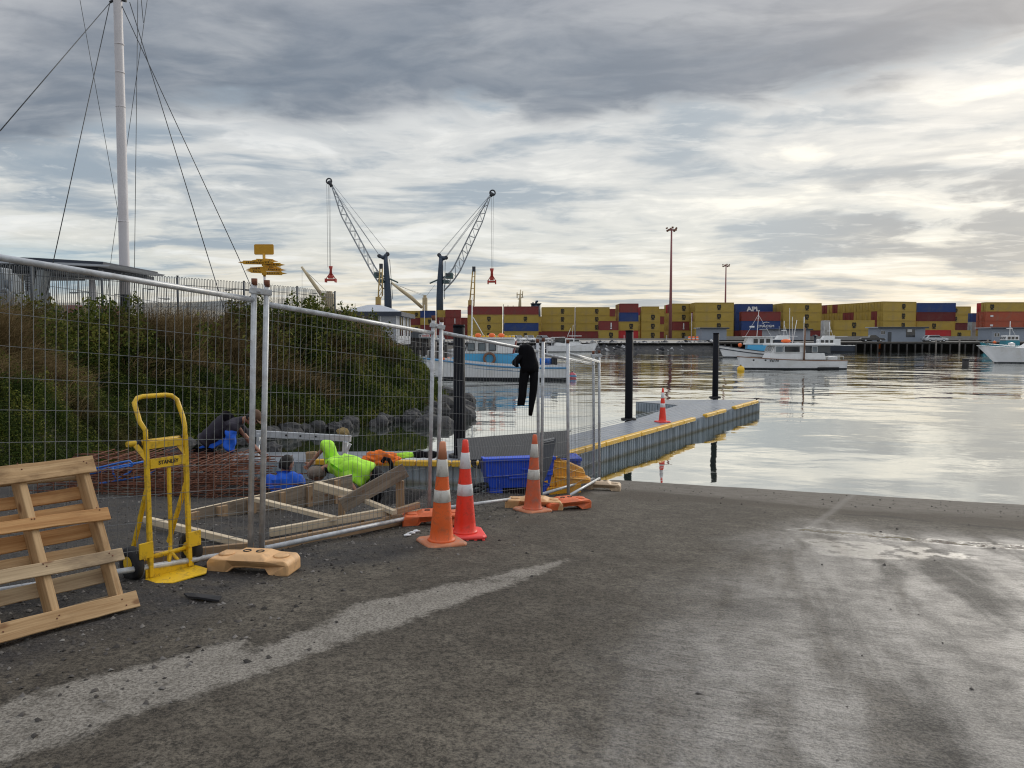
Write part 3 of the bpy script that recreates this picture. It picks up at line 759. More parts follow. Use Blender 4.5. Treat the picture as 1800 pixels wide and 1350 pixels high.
def leaves(name, n, mat, size, lift, label, bias, dmin, dmax):
    p = bank_points(n, dmin, dmax, bias); x, y, d = p.T
    clump = fbm(x * 2.6, y * 2.6, 2, 101)
    z = bank_np(x, y) + np.minimum(np.abs(RNG.normal(0, 1, n)), 1.9) * lift * (0.4 + 1.6 * clump) + (clump - 0.4) * 0.28
    c = np.stack([x, y, z], 1)
    a = unit(RNG.normal(0, 1, (n, 3)) + np.array([0.3, -0.7, 0.4])); u = unit(np.cross(a, RNG.normal(0, 1, (n, 3)))); w = np.cross(a, u)
    s = (size * RNG.uniform(0.6, 1.5, n) * np.clip(y / 18, 0.75, 1.5))[:, None]
    V = np.stack([c - u * s, c - w * s * 0.5 + a * s * 0.15, c + u * s, c + w * s * 0.5 + a * s * 0.15], 1).reshape(-1, 3)
    F = np.arange(4 * n).reshape(n, 4)
    rnd = np.repeat(np.clip(0.5 * RNG.random(n) + 0.55 * clump - 0.02, 0, 1), 4)
    return bulk_mesh(name, V, F, mat, rnd, label)
def blades(name, n, mat, length, width, label, bias, dmin, dmax, lean=0.5, base_lift=0.0):
    ntuft = n // 14; p = bank_points(ntuft, dmin, dmax, bias)
    idx = np.repeat(np.arange(ntuft), 14); n = len(idx)
    x = p[idx, 0] + RNG.normal(0, 0.09, n); y = p[idx, 1] + RNG.normal(0, 0.09, n)
    z = bank_np(x, y) - 0.03 + base_lift
    L = length * RNG.uniform(0.5, 1.4, n) * np.repeat(RNG.uniform(0.6, 1.35, ntuft), 14)
    dirn = unit(np.stack([RNG.normal(0.25, lean, n), RNG.normal(-0.1, lean, n), np.ones(n)], 1))
    side = unit(np.cross(dirn, RNG.normal(0, 1, (n, 3))))
    b = np.stack([x, y, z], 1); wd = (width * RNG.uniform(0.6, 1.5, n) * np.clip(y / 18, 0.7, 1.6))[:, None]
    drop = np.stack([RNG.normal(0.22, 0.25, n), RNG.normal(-0.05, 0.25, n), -RNG.uniform(0.02, 0.35, n)], 1) * L[:, None]
    mid = b + dirn * L[:, None] * 0.6; tip = b + dirn * L[:, None] + drop
    V = np.stack([b - side * wd, b + side * wd, mid + side * wd * 0.7, tip, mid - side * wd * 0.7], 1).reshape(-1, 3)
    F = (np.arange(n)[:, None, None] * 5 + np.array([[0, 1, 2], [0, 2, 4], [4, 2, 3]])[None]).reshape(-1, 3)
    rnd = np.repeat(np.clip(np.repeat(RNG.random(ntuft), 14) * 0.6 + RNG.random(n) * 0.4, 0, 1), 5)
    return bulk_mesh(name, V, F, mat, rnd, label)
M['leaf'] = leaf_mat('ground_cover_leaf', [(0.28, (0.008, 0.014, 0.005)), (0.45, (0.034, 0.056, 0.011)), (0.58, (0.098, 0.122, 0.022)), (0.76, (0.22, 0.205, 0.05))], 0.8, (0.085, 0.058, 0.025, 1))
M['shoot'] = leaf_mat('ground_cover_shoot', [(0.2, (0.016, 0.030, 0.009)), (0.6, (0.06, 0.09, 0.022)), (0.85, (0.15, 0.16, 0.05))], 0.8, (0.09, 0.065, 0.03, 1))
M['dry'] = leaf_mat('dry_grass_blade', [(0.2, (0.05, 0.036, 0.017)), (0.5, (0.165, 0.118, 0.056)), (0.85, (0.42, 0.32, 0.18))], 0.6)
leaves('ground_cover', 280000, M['leaf'], 0.028, 0.12, 'dense dark green creeping shrub covering the bank face', lambda x, y, d: 1 - 0.75 * brownness(x, y, d), 0.05, 6.5)
blades('ground_cover_shoots', 60000, M['shoot'], 0.30, 0.008, 'green trailing shoots hanging over the bank face', lambda x, y, d: 1 - 0.6 * brownness(x, y, d), 0.1, 6.0, 0.8, 0.05)
blades('dry_grass', 95000, M['dry'], 0.52, 0.0065, 'brown dry grass along the top of the bank', lambda x, y, d: brownness(x, y, d) ** 1.5, 1.0, 7.0, 0.42)
blades('tall_dry_grass', 26000, M['dry'], 0.95, 0.005, 'taller dry seed grass standing along the crest of the bank', lambda x, y, d: (0.15 + brownness(x, y, d)) * sstep(2.4, 3.6, d), 2.2, 5.6, 0.30)
leaves('crest_shrub', 70000, M['leaf'], 0.042, 0.42, 'taller green shrubs standing in clumps on the crest of the bank', lambda x, y, d: sstep(0.52, 0.62, fbm(x * 0.7 + 11, y * 0.7, 2, 121)), 2.4, 5.2)
# ------------------------------------------------------------------ temporary fence
def fence_panel(lt, lb, rt, rb, dl, dr, rails, label, extra=None, clamp=None, ends=None):
    """post tops and feet at both ends, top rail and bottom rail drop measured from post top"""
    LT, LB, RT, RB = (lt if isinstance(lt, Vector) else at(*lt, dl)), (lb if isinstance(lb, Vector) else at(*lb, dl)), at(*rt, dr), at(*rb, dr)
    r = thing('mesh_fence', label, 'fence panel', ((LB + RB) / 2), 0, 'temporary mesh fence panels along the ramp')
    for a, b in ((LB, LT), (RB, RT)):
        m = MB().tube([a, b], 0.0215, 12); m.build('post', M['galv'], r, world=True)
    def lerp(a, b, t): return a + (b - a) * t
    tT, tB = rails
    for t in (tT, tB):
        m = MB(); m.tube([lerp(LT, LB, t), lerp(RT, RB, t)], 0.0205, 12); m.build('rail', M['galv'], r, world=True)
    w = MB(); W = (RB - LB).length
    n = int(W / 0.0625)
    for i in range(1, n):
        u = i / n; a = lerp(lerp(LT, LB, tT), lerp(RT, RB, tT), u); b = lerp(lerp(LT, LB, tB), lerp(RT, RB, tB), u)
        o = Vector((random.gauss(0, .0015), random.gauss(0, .003), 0))
        w.tube([a, (a + b) / 2 + o, b], 0.0018, 4, cap=False)
    nh = 10
    for j in range(1, nh + 1):
        v = tT + (tB - tT) * (j - 0.35) / (nh + 0.3)
        a, b = lerp(LT, LB, v), lerp(RT, RB, v)
        w.tube([a + (b - a) * 0.004, (a + b) / 2 + Vector((0, 0, random.gauss(0, .004))), a + (b - a) * 0.996], 0.0021, 4, cap=False)
    w.build('wire_mesh', M['galv_wire'], r, world=True)
    for tp in (LT, RT):
        MB().tube([tp - Vector((0, 0, 0.05)), tp + Vector((0, 0, 0.002))], 0.0223, 12).build('rusty_post_top', M['rust'], r, world=True)
    if clamp:
        a, b = clamp
        m = MB(); m.bar(a - (b - a) * 0.35, b + (b - a) * 0.35, 0.05, 0.045); m.tube([(a + b) / 2 + Vector((0, -.05, 0)), (a + b) / 2 + Vector((0, .05, 0))], 0.011, 8)
        m.build('clamp', M['galv'], r, bevel=0.006, world=True)
    return r
p1_rt, p1_rb = at(447, 490, 5.63), at(440, 975, 5.63)
top_r, top_l = at(447, 526, 5.63), at(0, 452, 4.27)
bot_r, bot_l = at(440, 968, 5.63), at(0, 1039, 4.27)
ext = 1.42
TL = top_r + (top_l - top_r) * ext; BL = bot_r + (bot_l - bot_r) * ext
upv = (TL - BL).normalized()
fence_panel(TL + upv * 0.16, BL - upv * 0.03, (447, 490), (440, 975), 0, 5.63, (0.075, 0.985), 'mesh fence panel behind the leaning wooden pallet, nearest of the row', clamp=(at(447, 511, 5.63), at(469, 514, 5.68)))
fence_panel((469, 493), (460, 972), (762, 555), (754, 908), 5.68, 7.75, (0.085, 0.985), 'mesh fence panel in front of the timber formwork and kneeling workers', clamp=(at(762, 572, 7.75), at(776, 575, 7.8)))
fence_panel((776, 558), (769, 903), (945, 596), (947, 878), 7.8, 9.75, (0.075, 0.975), 'mesh fence panel with a black wetsuit hung over its top rail')
fence_panel((955, 594), (951, 876), (1043, 617), (1044, 847), 9.8, 12.0, (0.10, 0.975), 'mesh fence panel in front of the broken amber barrier, at the waterside end')
fence_panel((998, 597), (999, 879), (1053, 616), (1054, 846), 9.8, 12.05, (0.085, 0.975), 'mesh fence panel angled out over the ramp, furthest to the right', clamp=(at(1043, 625, 12.0), at(1053, 625, 12.05)))

# ------------------------------------------------------------------ plastic fence feet
def foot(px, py, ang, mat, label, L=0.62, W=0.24, plug=False):
    g = gnd(px, py); g.z = G(g.x, g.y)
    r = thing('ballast_block', label, 'fence block', g, ang, 'plastic feet under the fence posts')
    h = L / 2; k = L / 0.62
    side = [(-h, 0), (-h, .085), (-h + .03, .115), (-.15 * k, .118), (-.10 * k, .145), (.10 * k, .145), (.15 * k, .118), (h - .03, .115), (h, .085), (h, 0), (.17 * k, 0), (.12 * k, .04), (-.02 * k, .045), (-.12 * k, .04), (-.17 * k, 0)]
    m = MB(); m.prism([(x, z) for x, z in side], W, Matrix(((1, 0, 0), (0, 0, -1), (0, 1, 0))))
    m.v = [(x, y * (0.72 if abs(x) < .13 * k else (0.92 if abs(x) > h - .01 else 1.0)), z) for x, y, z in m.v]
    m.build('body', mat, r, bevel=0.014, seg=3)
    for s in (-1, 1):
        MB().lathe([(0.0, .110), (.050, .112), (.058, .121), (.045, .128), (.0, .128)], 18, (s * .21 * k, 0, 0)).build('lug', mat, r)
        MB().lathe([(.030, .1445), (.030, .150), (.022, .150), (.022, .1445)], 14, (s * .05, 0, 0)).build('socket', M['black_rub'], r)
    if plug: MB().lathe([(0.0, 0), (.024, 0), (.024, .006), (0, .006)], 14, (-h + .004, -0.02, .05), roty(-math.pi / 2)).build('plug', M['black_rub'], r)
    return r
foot(447, 1003, R(-8), M['block_cream'], 'cream plastic fence foot nearest the camera, beside the yellow hand truck')
foot(760, 921, R(12), M['block_orange'], 'orange plastic fence foot behind the two tall cones')
foot(940, 893, R(-10), M['block_cream'], 'cream plastic fence foot behind the scuffed orange cone', 0.72)
foot(995, 894, R(25), M['block_orange'], 'orange plastic fence foot just right of the scuffed cone', 0.60, 0.26, True)
foot(1058, 861, R(-12), M['block_pale'], 'bleached plastic fence foot at the waterside end of the fence', 0.60)

# ------------------------------------------------------------------ traffic cones
def cone(loc, rz, hgt, bands, mats, label, group='orange traffic cones', base_r=0.108, lean=(0, 0), knobs=False, base=0.185):
    body, tip, bnd, bs = mats
    r = thing('traffic_cone', label, 'traffic cone', loc, rz, group)
    H = hgt; b0 = 0.035
    def rad(f): return base_r + (0.026 - base_r) * f
    def zz(f): return b0 + (H - b0) * f
    prof = [(rad(0) + .022, b0 - .004), (rad(0) + .008, b0 + .012)] + [(rad(f), zz(f)) for f in np.linspace(0.025, 1, 12)] + [(.018, zz(1.0) + .005), (0.0, zz(1.0) + .005)]
    m = MB().lathe(prof, 32); m.build('cone_body', body, r)
    fT = bands[0][1]
    if tip is not body:
        MB().lathe([(rad(fT) + .0012, zz(fT)), (rad(1) + .0012, zz(1.0)), (.0185, zz(1) + .0065), (0, zz(1) + .0065)], 32).build('bleached_tip', tip, r)
    for a, b in bands:
        MB().lathe([(rad(a) + .0005, zz(a)), (rad(a) + .003, zz(a) + .002), (rad(b) + .003, zz(b) - .002), (rad(b) + .0005, zz(b))], 32).build('reflective_band', bnd, r)
    m = MB(); e = base
    def ring(h_, z, cc):
        o = []
        for sx, sy in ((1, 1), (-1, 1), (-1, -1), (1, -1)):
            for q in ((0, 1), (1, 0)) if sx * sy < 0 else ((1, 0), (0, 1)):
                o.append(Vector((sx * (h_ - cc * q[1]), sy * (h_ - cc * q[0]), z)))
        return o
    m.loft([ring(e * 0.985, 0.0, .035), ring(e, .012, .035), ring(e, .022, .035), ring(e * 0.93, .034, .035)], cap=True, sm=False)
    m.build('base', bs, r, bevel=0.006)
    if knobs:
        for i in range(5):
            MB().box((-e * .8 + i * e * .4, -e + .012, -0.008), (.028, .03, .02)).build('base_lug', bs, r, bevel=.004)
    r.rotation_euler = (lean[0], lean[1], rz)
    return r
def on_ground(px, py, dz=0.0):
    g = gnd(px, py); return Vector((g.x, g.y, G(g.x, g.y) + dz))
cone(on_ground(776, 955), R(28), 0.91, [(.396, .52), (.656, .83)][::-1], (M['orange_a'], M['cone_tip'], M['band'], M['cone_base']), 'weathered orange cone with bleached tip and dusty square base, in front', lean=(0.02, 0.012))
cone(on_ground(817, 944, 0.018), R(12), 0.90, [(.404, .527), (.695, .868)][::-1], (M['orange_b'], M['orange_b'], M['band_b'], M['cone_base_b']), 'bright fluorescent red cone behind the weathered orange one', lean=(0.0, 0.01), knobs=True)
cone(on_ground(936, 898), R(35), 0.92, [(.40, .534), (.70, .88)][::-1], (M['orange_c'], M['orange_c'], M['band'], M['cone_base']), 'scuffed orange cone standing against the fence in front of the blue bin', lean=(0.01, 0.03))
DECK = 0.40
cone(Vector(onz(1164.5, 742, DECK)), R(20), 0.97, [(.42, .54), (.70, .87)][::-1], (M['orange_b'], M['orange_b'], M['band_b'], M['cone_base_b']), 'clean red cone standing on the floating pontoon', lean=(0, 0.0))

# ------------------------------------------------------------------ wooden pallet leaning on the fence
pb = at(241, 1072, 4.30); pb.z = G(pb.x, pb.y) + 0.01
pu = Vector((-0.50, -0.86, 0.052)).normalized(); pv = Vector((-0.37, 0.27, 0.85)); pv = (pv - pu * pv.dot(pu)).normalized(); pw = pu.cross(pv)
if pw.y > 0: pw = -pw
pal = thing('pallet', 'rough pine pallet leaning on the fence at the left edge', 'pallet', pb)
MP = Matrix((pu, pv, pw)).transposed()
def pboard(name, u0, u1, v0, v1, w0, w1, mat, skew=0.0, wob=0.0):
    # sawn board with uneven edges, built in short lengths
    n = 14; rg_ = random.Random(int(v0 * 1000) + int(w0 * 999) + 5); hv, hz = (v1 - v0) / 2, (w1 - w0) / 2; vs, gs, e0, e1 = [], [], 0.0, 0.0
    o = Vector((rg_.random() * 9, rg_.random() * 9, rg_.random() * 9)); bow = rg_.gauss(0, .006)
    for i in range(n + 1):
        x = (i / n - .5) * (u1 - u0); e0 += rg_.gauss(0, .0013); e1 += rg_.gauss(0, .0013); b_ = bow * (1 - (2 * i / n - 1) ** 2)
        for y, z in ((-hv + e0, -hz), (hv + e1, -hz), (hv + e1, hz), (-hv + e0, hz)):
            p = Vector((x, y + x * skew + b_, z)); vs.append(MP @ (p + Vector(((u0 + u1) / 2, (v0 + v1) / 2, (w0 + w1) / 2)))); gs.append(Vector((x, y, z)) + o)
    fs = [(3, 2, 1, 0), tuple(4 * n + k for k in range(4))] + [(4 * i + k, 4 * i + (k + 1) % 4, 4 * i + 4 + (k + 1) % 4, 4 * i + 4 + k) for i in range(n) for k in range(4)]
    return MB().add(vs, fs, gs).build(name, mat, pal, bevel=0.003, seg=1)
for u, uw in ((0.075, .040), (0.44, .042), (0.73, .040), (1.10, .040)):
    m = MB(); m.box((0, 0, 0), (0.93, uw, .088)); m.v = [tuple(MP @ (Vector((y, x, z)) + Vector((u, .49, -.044)))) for x, y, z in m.v]
    m.build('stringer', M['pallet'], pal, bevel=0.003, seg=1)
for v0, v1, sk, us, wm_ in ((0.0, .098, 0, -.012, M['pallet']), (.305, .38, .02, .0, M['pallet_b']), (.565, .645, .015, .015, M['pallet_c']), (.865, .972, -.012, .02, M['pallet'])):
    pboard('deck_board', us, 1.17, v0, v1, 0.001, .02, wm_, sk)
for v0, v1 in ((.03, .13), (.21, .30), (.37, .45), (.50, .59), (.655, .72), (.745, .83), (.87, .96)):
    pboard('base_board', 0.01, 1.16, v0, v1, -.108, -.089, (M['pallet_b'], M['pallet'], M['pallet_c'])[int(v0 * 100) % 3])
for v in (.05, .35, .62, .95):
    for u in (.07, .085, .44, .455, .72, .74):
        MB().lathe([(.0, 0), (.0045, 0), (.0045, .0015), (0, .0015)], 8, MP @ Vector((u, v + random.uniform(-.025, .025), .0205)), MP).build('nail_head', M['rust'], pal)

# ------------------------------------------------------------------ yellow hand truck
ht = Vector((-2.395, 5.10, 0)); ht.z = G(ht.x, ht.y)
htk = thing('hand_truck', 'yellow upright hand truck standing at the fence beside the pallet', 'hand truck', ht, math.atan2(0.83, 0.55))
# local: x = across (left upright -> right upright), -y = towards the toe
hw = 0.145; zt = 1.03
Y = M['yellow']
for s in (-1, 1):
    m = MB(); m.bar((s * hw, 0, 0.02), (s * hw, 0.012, zt - .06), 0.03, 0.03, (0, 1, 0)); m.build('upright', Y, htk, bevel=.004)
hp = [(-hw, .012, zt - .16), (-hw, .014, zt), (-hw - .015, .055, zt + .06), (-hw - .012, .12, zt + .185), (-hw + .02, .135, zt + .215), (-hw + .06, .138, zt + .222), (hw - .06, .138, zt + .222), (hw - .02, .135, zt + .215), (hw + .012, .12, zt + .185), (hw + .015, .055, zt + .06), (hw, .014, zt), (hw, .012, zt - .16)]
MB().tube(hp, 0.0165, 12).build('handle', Y, htk)
m = MB(); m.box((0, .012, 0.985 - .06), (2 * hw - .03, .012, .05)); m.build('cross_bar', Y, htk, bevel=.003)
m = MB(); m.tube([(-hw - .11, .05, .945), (hw + .01, .05, .945)], .019, 12); m.build('folding_grip_bar', Y, htk)
for a, b in ((-hw - .05, -hw - .02), (hw - .02, hw + .022)):
    MB().tube([(a, .05, .945), (b, .05, .945)], .0225, 12).build('rubber_sleeve', M['black_rub'], htk)
for s in (-1, 1):
    m = MB(); m.bar((s * (hw + .0) - .06, .035, .935), (s * hw, .0, .83), .008, .035, (1, 0, 1)); m.build('gusset', Y, htk)
nm = MB(); nm.box((0, -.006, .80), (2 * hw - .03, .01, .068)); npl = nm.build('name_plate', Y, htk, bevel=.002)
text_mb('STANLEY', .036, Matrix(((1, 0, 0), (0, 0, -1), (0, 1, 0))), (0.0, -.0125, .80), .0012, .0007, sx=1.0).build('lettering', M['black_txt'], npl)
m = MB(); m.bar((0.01, .005, .77), (0.02, .02, .22), .022, .022, (0, 1, 0)); m.bar((.02, .02, .22), (-.01, .01, .07), .022, .022, (0, 1, 0)); m.build('centre_bar', Y, htk, bevel=.003)
for s in (-1, 1):
    m = MB(); m.bar((s * hw, .02, .62), (s * (hw - .01), .24, .16), .022, .03, (0, 1, 0)); m.build('rear_strut', Y, htk, bevel=.003)
m = MB(); m.tube([(-hw, .01, .16), (hw, .01, .16)], .012, 10); m.tube([(0.01, .01, .16), (.09, .02, .05), (hw - .01, .01, .03)], .012, 10); m.build('lower_brace', Y, htk)
for s in (-1, 1):
    m = MB(); m.box((s * (hw + .035), -.012, .215), (.10, .012, .11)); m.build('wheel_guard', Y, htk, bevel=.004)
    wx = s * (hw + .075)
    w = MB(); prof = [(.065, -.03), (.098, -.034), (.115, -.022), (.118, 0), (.115, .022), (.098, .034), (.065, .03)]
    wo = w.lathe(prof + [prof[0]], 24, (wx, .10, .118), roty(math.pi / 2)).build('wheel', M['black_rub'], htk)
    MB().lathe([(0, -.031), (.05, -.031), (.068, -.026), (.068, .026), (.05, .031), (0, .031)], 20, (wx, .10, .118), roty(math.pi / 2)).build('rim', Y, wo)
MB().tube([(-hw - .1, .10, .118), (hw + .1, .10, .118)], .01, 8).build('axle', Y, htk)
m = MB(); m.prism([(-hw - .045, .0), (hw + .045, .0), (hw + .045, -.14), (hw - .02, -.225), (-hw + .02, -.225), (-hw - .045, -.14)], .007, None, (0, 0.0, .014)); m.box((0, .006, .045), (2 * hw + .07, .008, .065)); m.build('toe_plate', Y, htk)

# ------------------------------------------------------------------ timber formwork
fz = 1.085
fw = thing('timber_formwork', 'timber formwork of boards, braces and pegs behind the fence', 'formwork', (-2.3, 7.4, G(-2.3, 7.4)))
A0, A1 = Vector((-3.22, 7.28, fz)), Vector((-2.02, 9.22, fz))
ad = (A1 - A0).normalized(); an = Vector((ad.y, -ad.x, 0))
def plank(p0, p1, w, h, mat, name, up=(0, 0, 1), **k):
    return MB().bar(p0, p1, w, h, up).build(name, mat, fw, bevel=.003, seg=1, world=True)
dn = Vector((0, 0, -1))
plank(A0 + dn * .085, A1 + dn * .085, .022, .17, M['ply'], 'side_board')
plank(A0 + ad * .25 + dn * .26 + an * .002, A1 + dn * .26 + an * .002, .022, .175, M['ply'], 'lower_side_board')
plank(A0 + an * .0 + dn * .003, A1 + dn * .003, .026, .007, M['timber_cut'], 'board_edge')
def peg(p, w, h): return plank(p, p + dn * h, w, .035, M['timber'], 'peg', tuple(an))
for t_, w_ in ((0.03, .11), (.36, .12), (.73, .10), (1.15, .07), (1.55, .07), (2.0, .09)): peg(A0 + ad * t_ + an * .032 + dn * .02, w_, .36)
F0, F1 = onz(475, 936, fz - .02), onz(682, 899, fz - .02)
plank(F0, F1, .045, .075, M['timber_cut'], 'front_rail')
for t_ in (.3, .75): p = F0 + (F1 - F0) * t_; plank(p + Vector((0, .04, -.02)), p + Vector((0, .04, -.42)), .05, .03, M['timber'], 'peg', (0, 1, 0))
def brace(a, b, w=.05, h=.05, z=fz + .015, mat='timber_cut'): return plank(onz(*a, z), onz(*b, z), w, h, M[mat], 'brace')
brace((449, 878), (588, 912), .06, .045)
brace((255, 913), (441, 959), .05, .06)
brace((556, 853), (617, 870), .07, .09, fz + .01)
brace((642, 880), (694, 901), .05, .045)
brace((684, 903), (736, 887), .045, .06, fz - .03, 'timber')
brace((672, 914), (742, 898), .045, .045, fz - .16, 'timber')
K0, K1 = at(458, 973, 5.86), at(748, 906, 7.80)
K0.z = G(K0.x, K0.y) + .045; K1.z = G(K1.x, K1.y) + .045
plank(K0, K1, .04, .095, M['timber'], 'kick_board')
K2, K3 = at(250, 1008, 5.35), at(445, 972, 5.85); K2.z = G(K2.x, K2.y) + .04; K3.z = G(K3.x, K3.y) + .05
plank(K2, K3, .04, .08, M['timber'], 'kick_board')
plank(at(601, 889, 7.55), at(713, 826, 7.75), .03, .155, M['ply'], 'slanted_board')
pp = at(703, 845, 7.80); plank(pp, Vector((pp.x, pp.y, G(pp.x, pp.y) - .1)), .085, .045, M['timber'], 'support_post', (0, 1, 0))
pp = at(600, 872, 7.75); plank(pp, Vector((pp.x, pp.y, G(pp.x, pp.y) - .1)), .07, .045, M['timber'], 'support_post', (0, 1, 0))

# ------------------------------------------------------------------ rusty reinforcing cage in the trench
rb = thing('rebar_cage', 'rusty reinforcing steel cage lying in the trench behind the hand truck', 'reinforcing steel', (-4.3, 9.9, 0.55))
cg = MB(); rn = random.Random(3)
for layer, (z0, jit) in enumerate(((.74, .02), (.90, .03), (1.02, .03), (1.13, .02))):
    for i in range(15):
        y = 9.15 + i * .115 + rn.gauss(0, .015); sl = rn.gauss(0, .05)
        x0, x1 = -6.0 + rn.uniform(-.3, .3), -3.45 + rn.uniform(-.35, .2) + (.75 if layer == 1 and i % 5 == 0 else 0)
        cg.tube([(x0, y + sl, z0 + rn.gauss(0, jit)), ((x0 + x1) / 2, y + rn.gauss(0, .02), z0 + rn.gauss(0, jit) - .01), (x1, y - sl, z0 + rn.gauss(0, jit) - .02)], .008, 6)
    for i in range(13):
        x = -5.9 + i * .19 + rn.gauss(0, .02)
        cg.tube([(x, 9.05, z0 + .014 + rn.gauss(0, jit)), (x + rn.gauss(0, .05), 10.9, z0 + .014 + rn.gauss(0, jit))], .006, 6)
cg.build('mat_bars', M['rust'], rb, world=True)
st = MB()
for i in range(12):
    x = -5.9 + i * .2
    st.tube([(x, 9.1, .62), (x, 9.1, 1.14), (x + .03, 10.85, 1.16), (x + .03, 10.85, .62)], .006, 6)
for i in range(26):
    p = Vector((rn.uniform(-6, -4.0), rn.uniform(9.1, 10.7), 1.12)); q = p + Vector((rn.uniform(-1.2, 1.2), rn.uniform(-.6, .6), rn.uniform(-.25, .06)))
    st.tube([p, q], .007, 6)
st.build('stirrups', M['rust'], rb, world=True)

# ------------------------------------------------------------------ blue tube frame
bf = thing('tube_frame', 'blue painted steel tube frame lying on the rusty reinforcing steel', 'tube frame', at(225, 825, 9.4))
m = MB()
for dx, dy in ((0, 0), (3, 9)):
    m.tube([at(150 - dx, 828 + dy * .8, 9.2), at(212, 813 + dy, 9.35), at(228, 810 + dy, 9.4), at(233, 815 + dy, 9.4), at(226, 832, 9.4), at(214, 836, 9.35), at(204, 843, 9.3), at(199, 832, 9.3), at(198, 822 + dy * .4, 9.3)], .013, 10)
m.tube([at(150, 831, 9.2), at(272, 808, 9.6), at(275, 822, 9.6), at(262, 836, 9.5), at(205, 845, 9.35), at(175, 850, 9.2)], .014, 10)
m.build('tube', M['blue_steel'], bf, world=True)

# ------------------------------------------------------------------ aluminium gangway frame on the pontoon
af = thing('gangway_frame', 'bare aluminium gangway end frame standing on the pontoon behind the workers', 'gangway frame', at(530, 800, 15.06))
def abar(a, b, w, h, name, dep=15.06, up=(0, 0, 1)): return MB().bar(at(*a, dep), at(*b, dep), w, h, up).build(name, M['alu'], af, bevel=.006, world=True)
abar((450, 762), (617, 771), .06, .13, 'top_beam'); abar((450, 808), (620, 812), .06, .10, 'bottom_beam'); abar((455, 762), (452, 808), .06, .09, 'side_post', up=(0, 1, 0))
abar((608, 776), (606, 808), .10, .17, 'side_post', up=(0, 1, 0)); abar((616, 780), (603, 806), .05, .04, 'gusset', 14.95, up=(0, 1, 0)); abar((462, 770), (448, 790), .05, .04, 'gusset', 14.95, up=(0, 1, 0))
m = MB()
for px in (503, 528, 555): m.lathe([(0, 0), (.022, 0), (.022, .006), (0, .006)], 10, at(px, 765 + (px - 500) * .05, 15.02), rotx(math.pi / 2))
m.build('bolt', M['black_rub'], af, world=True)
wpost = thing('timber_block', 'small notched timber block on the pontoon edge between workers', 'timber block', at(546, 815, 13.95))
m = MB(); m.bar(at(546, 816, 13.95), at(546, 796, 13.95), .15, .13, (0, 1, 0)); m.bar(at(538, 797, 13.95), at(556, 796, 13.95), .10, .05); m.build('block', M['timber'], wpost, bevel=.004, world=True)

# ------------------------------------------------------------------ floating pontoon
PZ = DECK
pe = [onz(1334, 705, PZ), onz(1003, 797, PZ)]
rd = (pe[0] - pe[1]); rd.z = 0; rd.normalize(); rn_ = Vector((rd.y, -rd.x, 0))     # rn_ points to the open water side on the right
near_r = onz(990, 801, PZ); near_r = pe[1] - rd * 0.6
outline = [pe[0], near_r, Vector((-0.48, 13.93, PZ)), Vector((-2.69, 14.26, PZ)), Vector((-5.7, 14.15, PZ)), Vector((-5.7, 15.4, PZ)), Vector((-1.3, 15.65, PZ)),
           onz(1000, 765, PZ), onz(1105, 741, PZ), onz(1192, 712, PZ), onz(1118, 706, PZ), onz(1190, 702.5, PZ), onz(1329, 703, PZ)]
outline = [(p.x, p.y) for p in outline]
pt = thing('pontoon', 'grey modular floating pontoon with yellow kerbs leading out over the water', 'pontoon', (outline[1][0], outline[1][1], 0))
m = MB(); m.prism(outline, .03, None, (0, 0, PZ - .015)); m.build('deck', M['deck'], pt, world=True)
# pale seam strips along the walkway, coloured as reflected highlights on deck ridges
sm = MB()
for k in range(1, 12):
    off = -rn_ * (0.17 * k) + Vector((0, 0, .003))
    a, b = pe[1] + off - rd * .3, pe[0] + off - rd * .25
    if k > 9: a = a + rd * 2
    sm.bar(a, b, .014, .006)
sm.build('seam_highlight', M['rooflt'], pt, world=True)
def ribbed(a, b, name, step=0.128, z0=-0.25, z1=PZ - .03):
    """rounded float sides seen as vertical ribs"""
    a, b = Vector((a[0], a[1], 0)), Vector((b[0], b[1], 0)); d = b - a; L = d.length; d.normalize(); nrm = Vector((d.y, -d.x, 0))
    n = max(1, round(L / step)); w = L / n; m = MB()
    for i in range(n):
        prof = [(0.05, -.02), (.12, .022), (.3, .040), (.7, .040), (.88, .022), (.95, -.02)]
        deep = -0.05 if i % 4 == 3 else 0
        vs = []
        for z in (z0, z1):
            for u, o in prof: p = a + d * (w * (i + u)) + nrm * (o + deep * .25); vs.append((p.x, p.y, z))
        k = len(prof); m.add(vs, [(j, j + 1, k + j + 1, k + j) for j in range(k - 1)], None, 0, False)
    # body behind the ribs and a seam line half way down
    q = nrm * -.002
    m.add([tuple(a + q + Vector((0, 0, z0))), tuple(b + q + Vector((0, 0, z0))), tuple(b + q + Vector((0, 0, z1))), tuple(a + q + Vector((0, 0, z1)))], [(0, 1, 2, 3)])
    m.bar(a + nrm * .02 + Vector((0, 0, PZ * .52)), b + nrm * .02 + Vector((0, 0, PZ * .52)), .03, .022)
    return m.build(name, M['pontoon'], pt, world=True)
for i in range(len(outline)):
    a, b = outline[i], outline[(i + 1) % len(outline)]
    ribbed(b, a, 'float_side') if False else ribbed(a, b, 'float_side')
def kerb(a, b, n, gaps=(), inset=0.02, h=.105, w=.15, nrm=None):
    d = (b - a) / n
    for i in range(n):
        if i in gaps: continue
        p, q = a + d * (i + .015), a + d * (i + .985)
        m = MB(); m.bar(p + Vector((0, 0, .01)), q + Vector((0, 0, .01)), w, h); m.build('kerb_block', M['kerb'], pt, bevel=.022, seg=3, world=True)
kerb(pe[0] - rd * .35 + rn_ * .01, pe[1] - rd * .5 + rn_ * .01, 15, (3, 6))
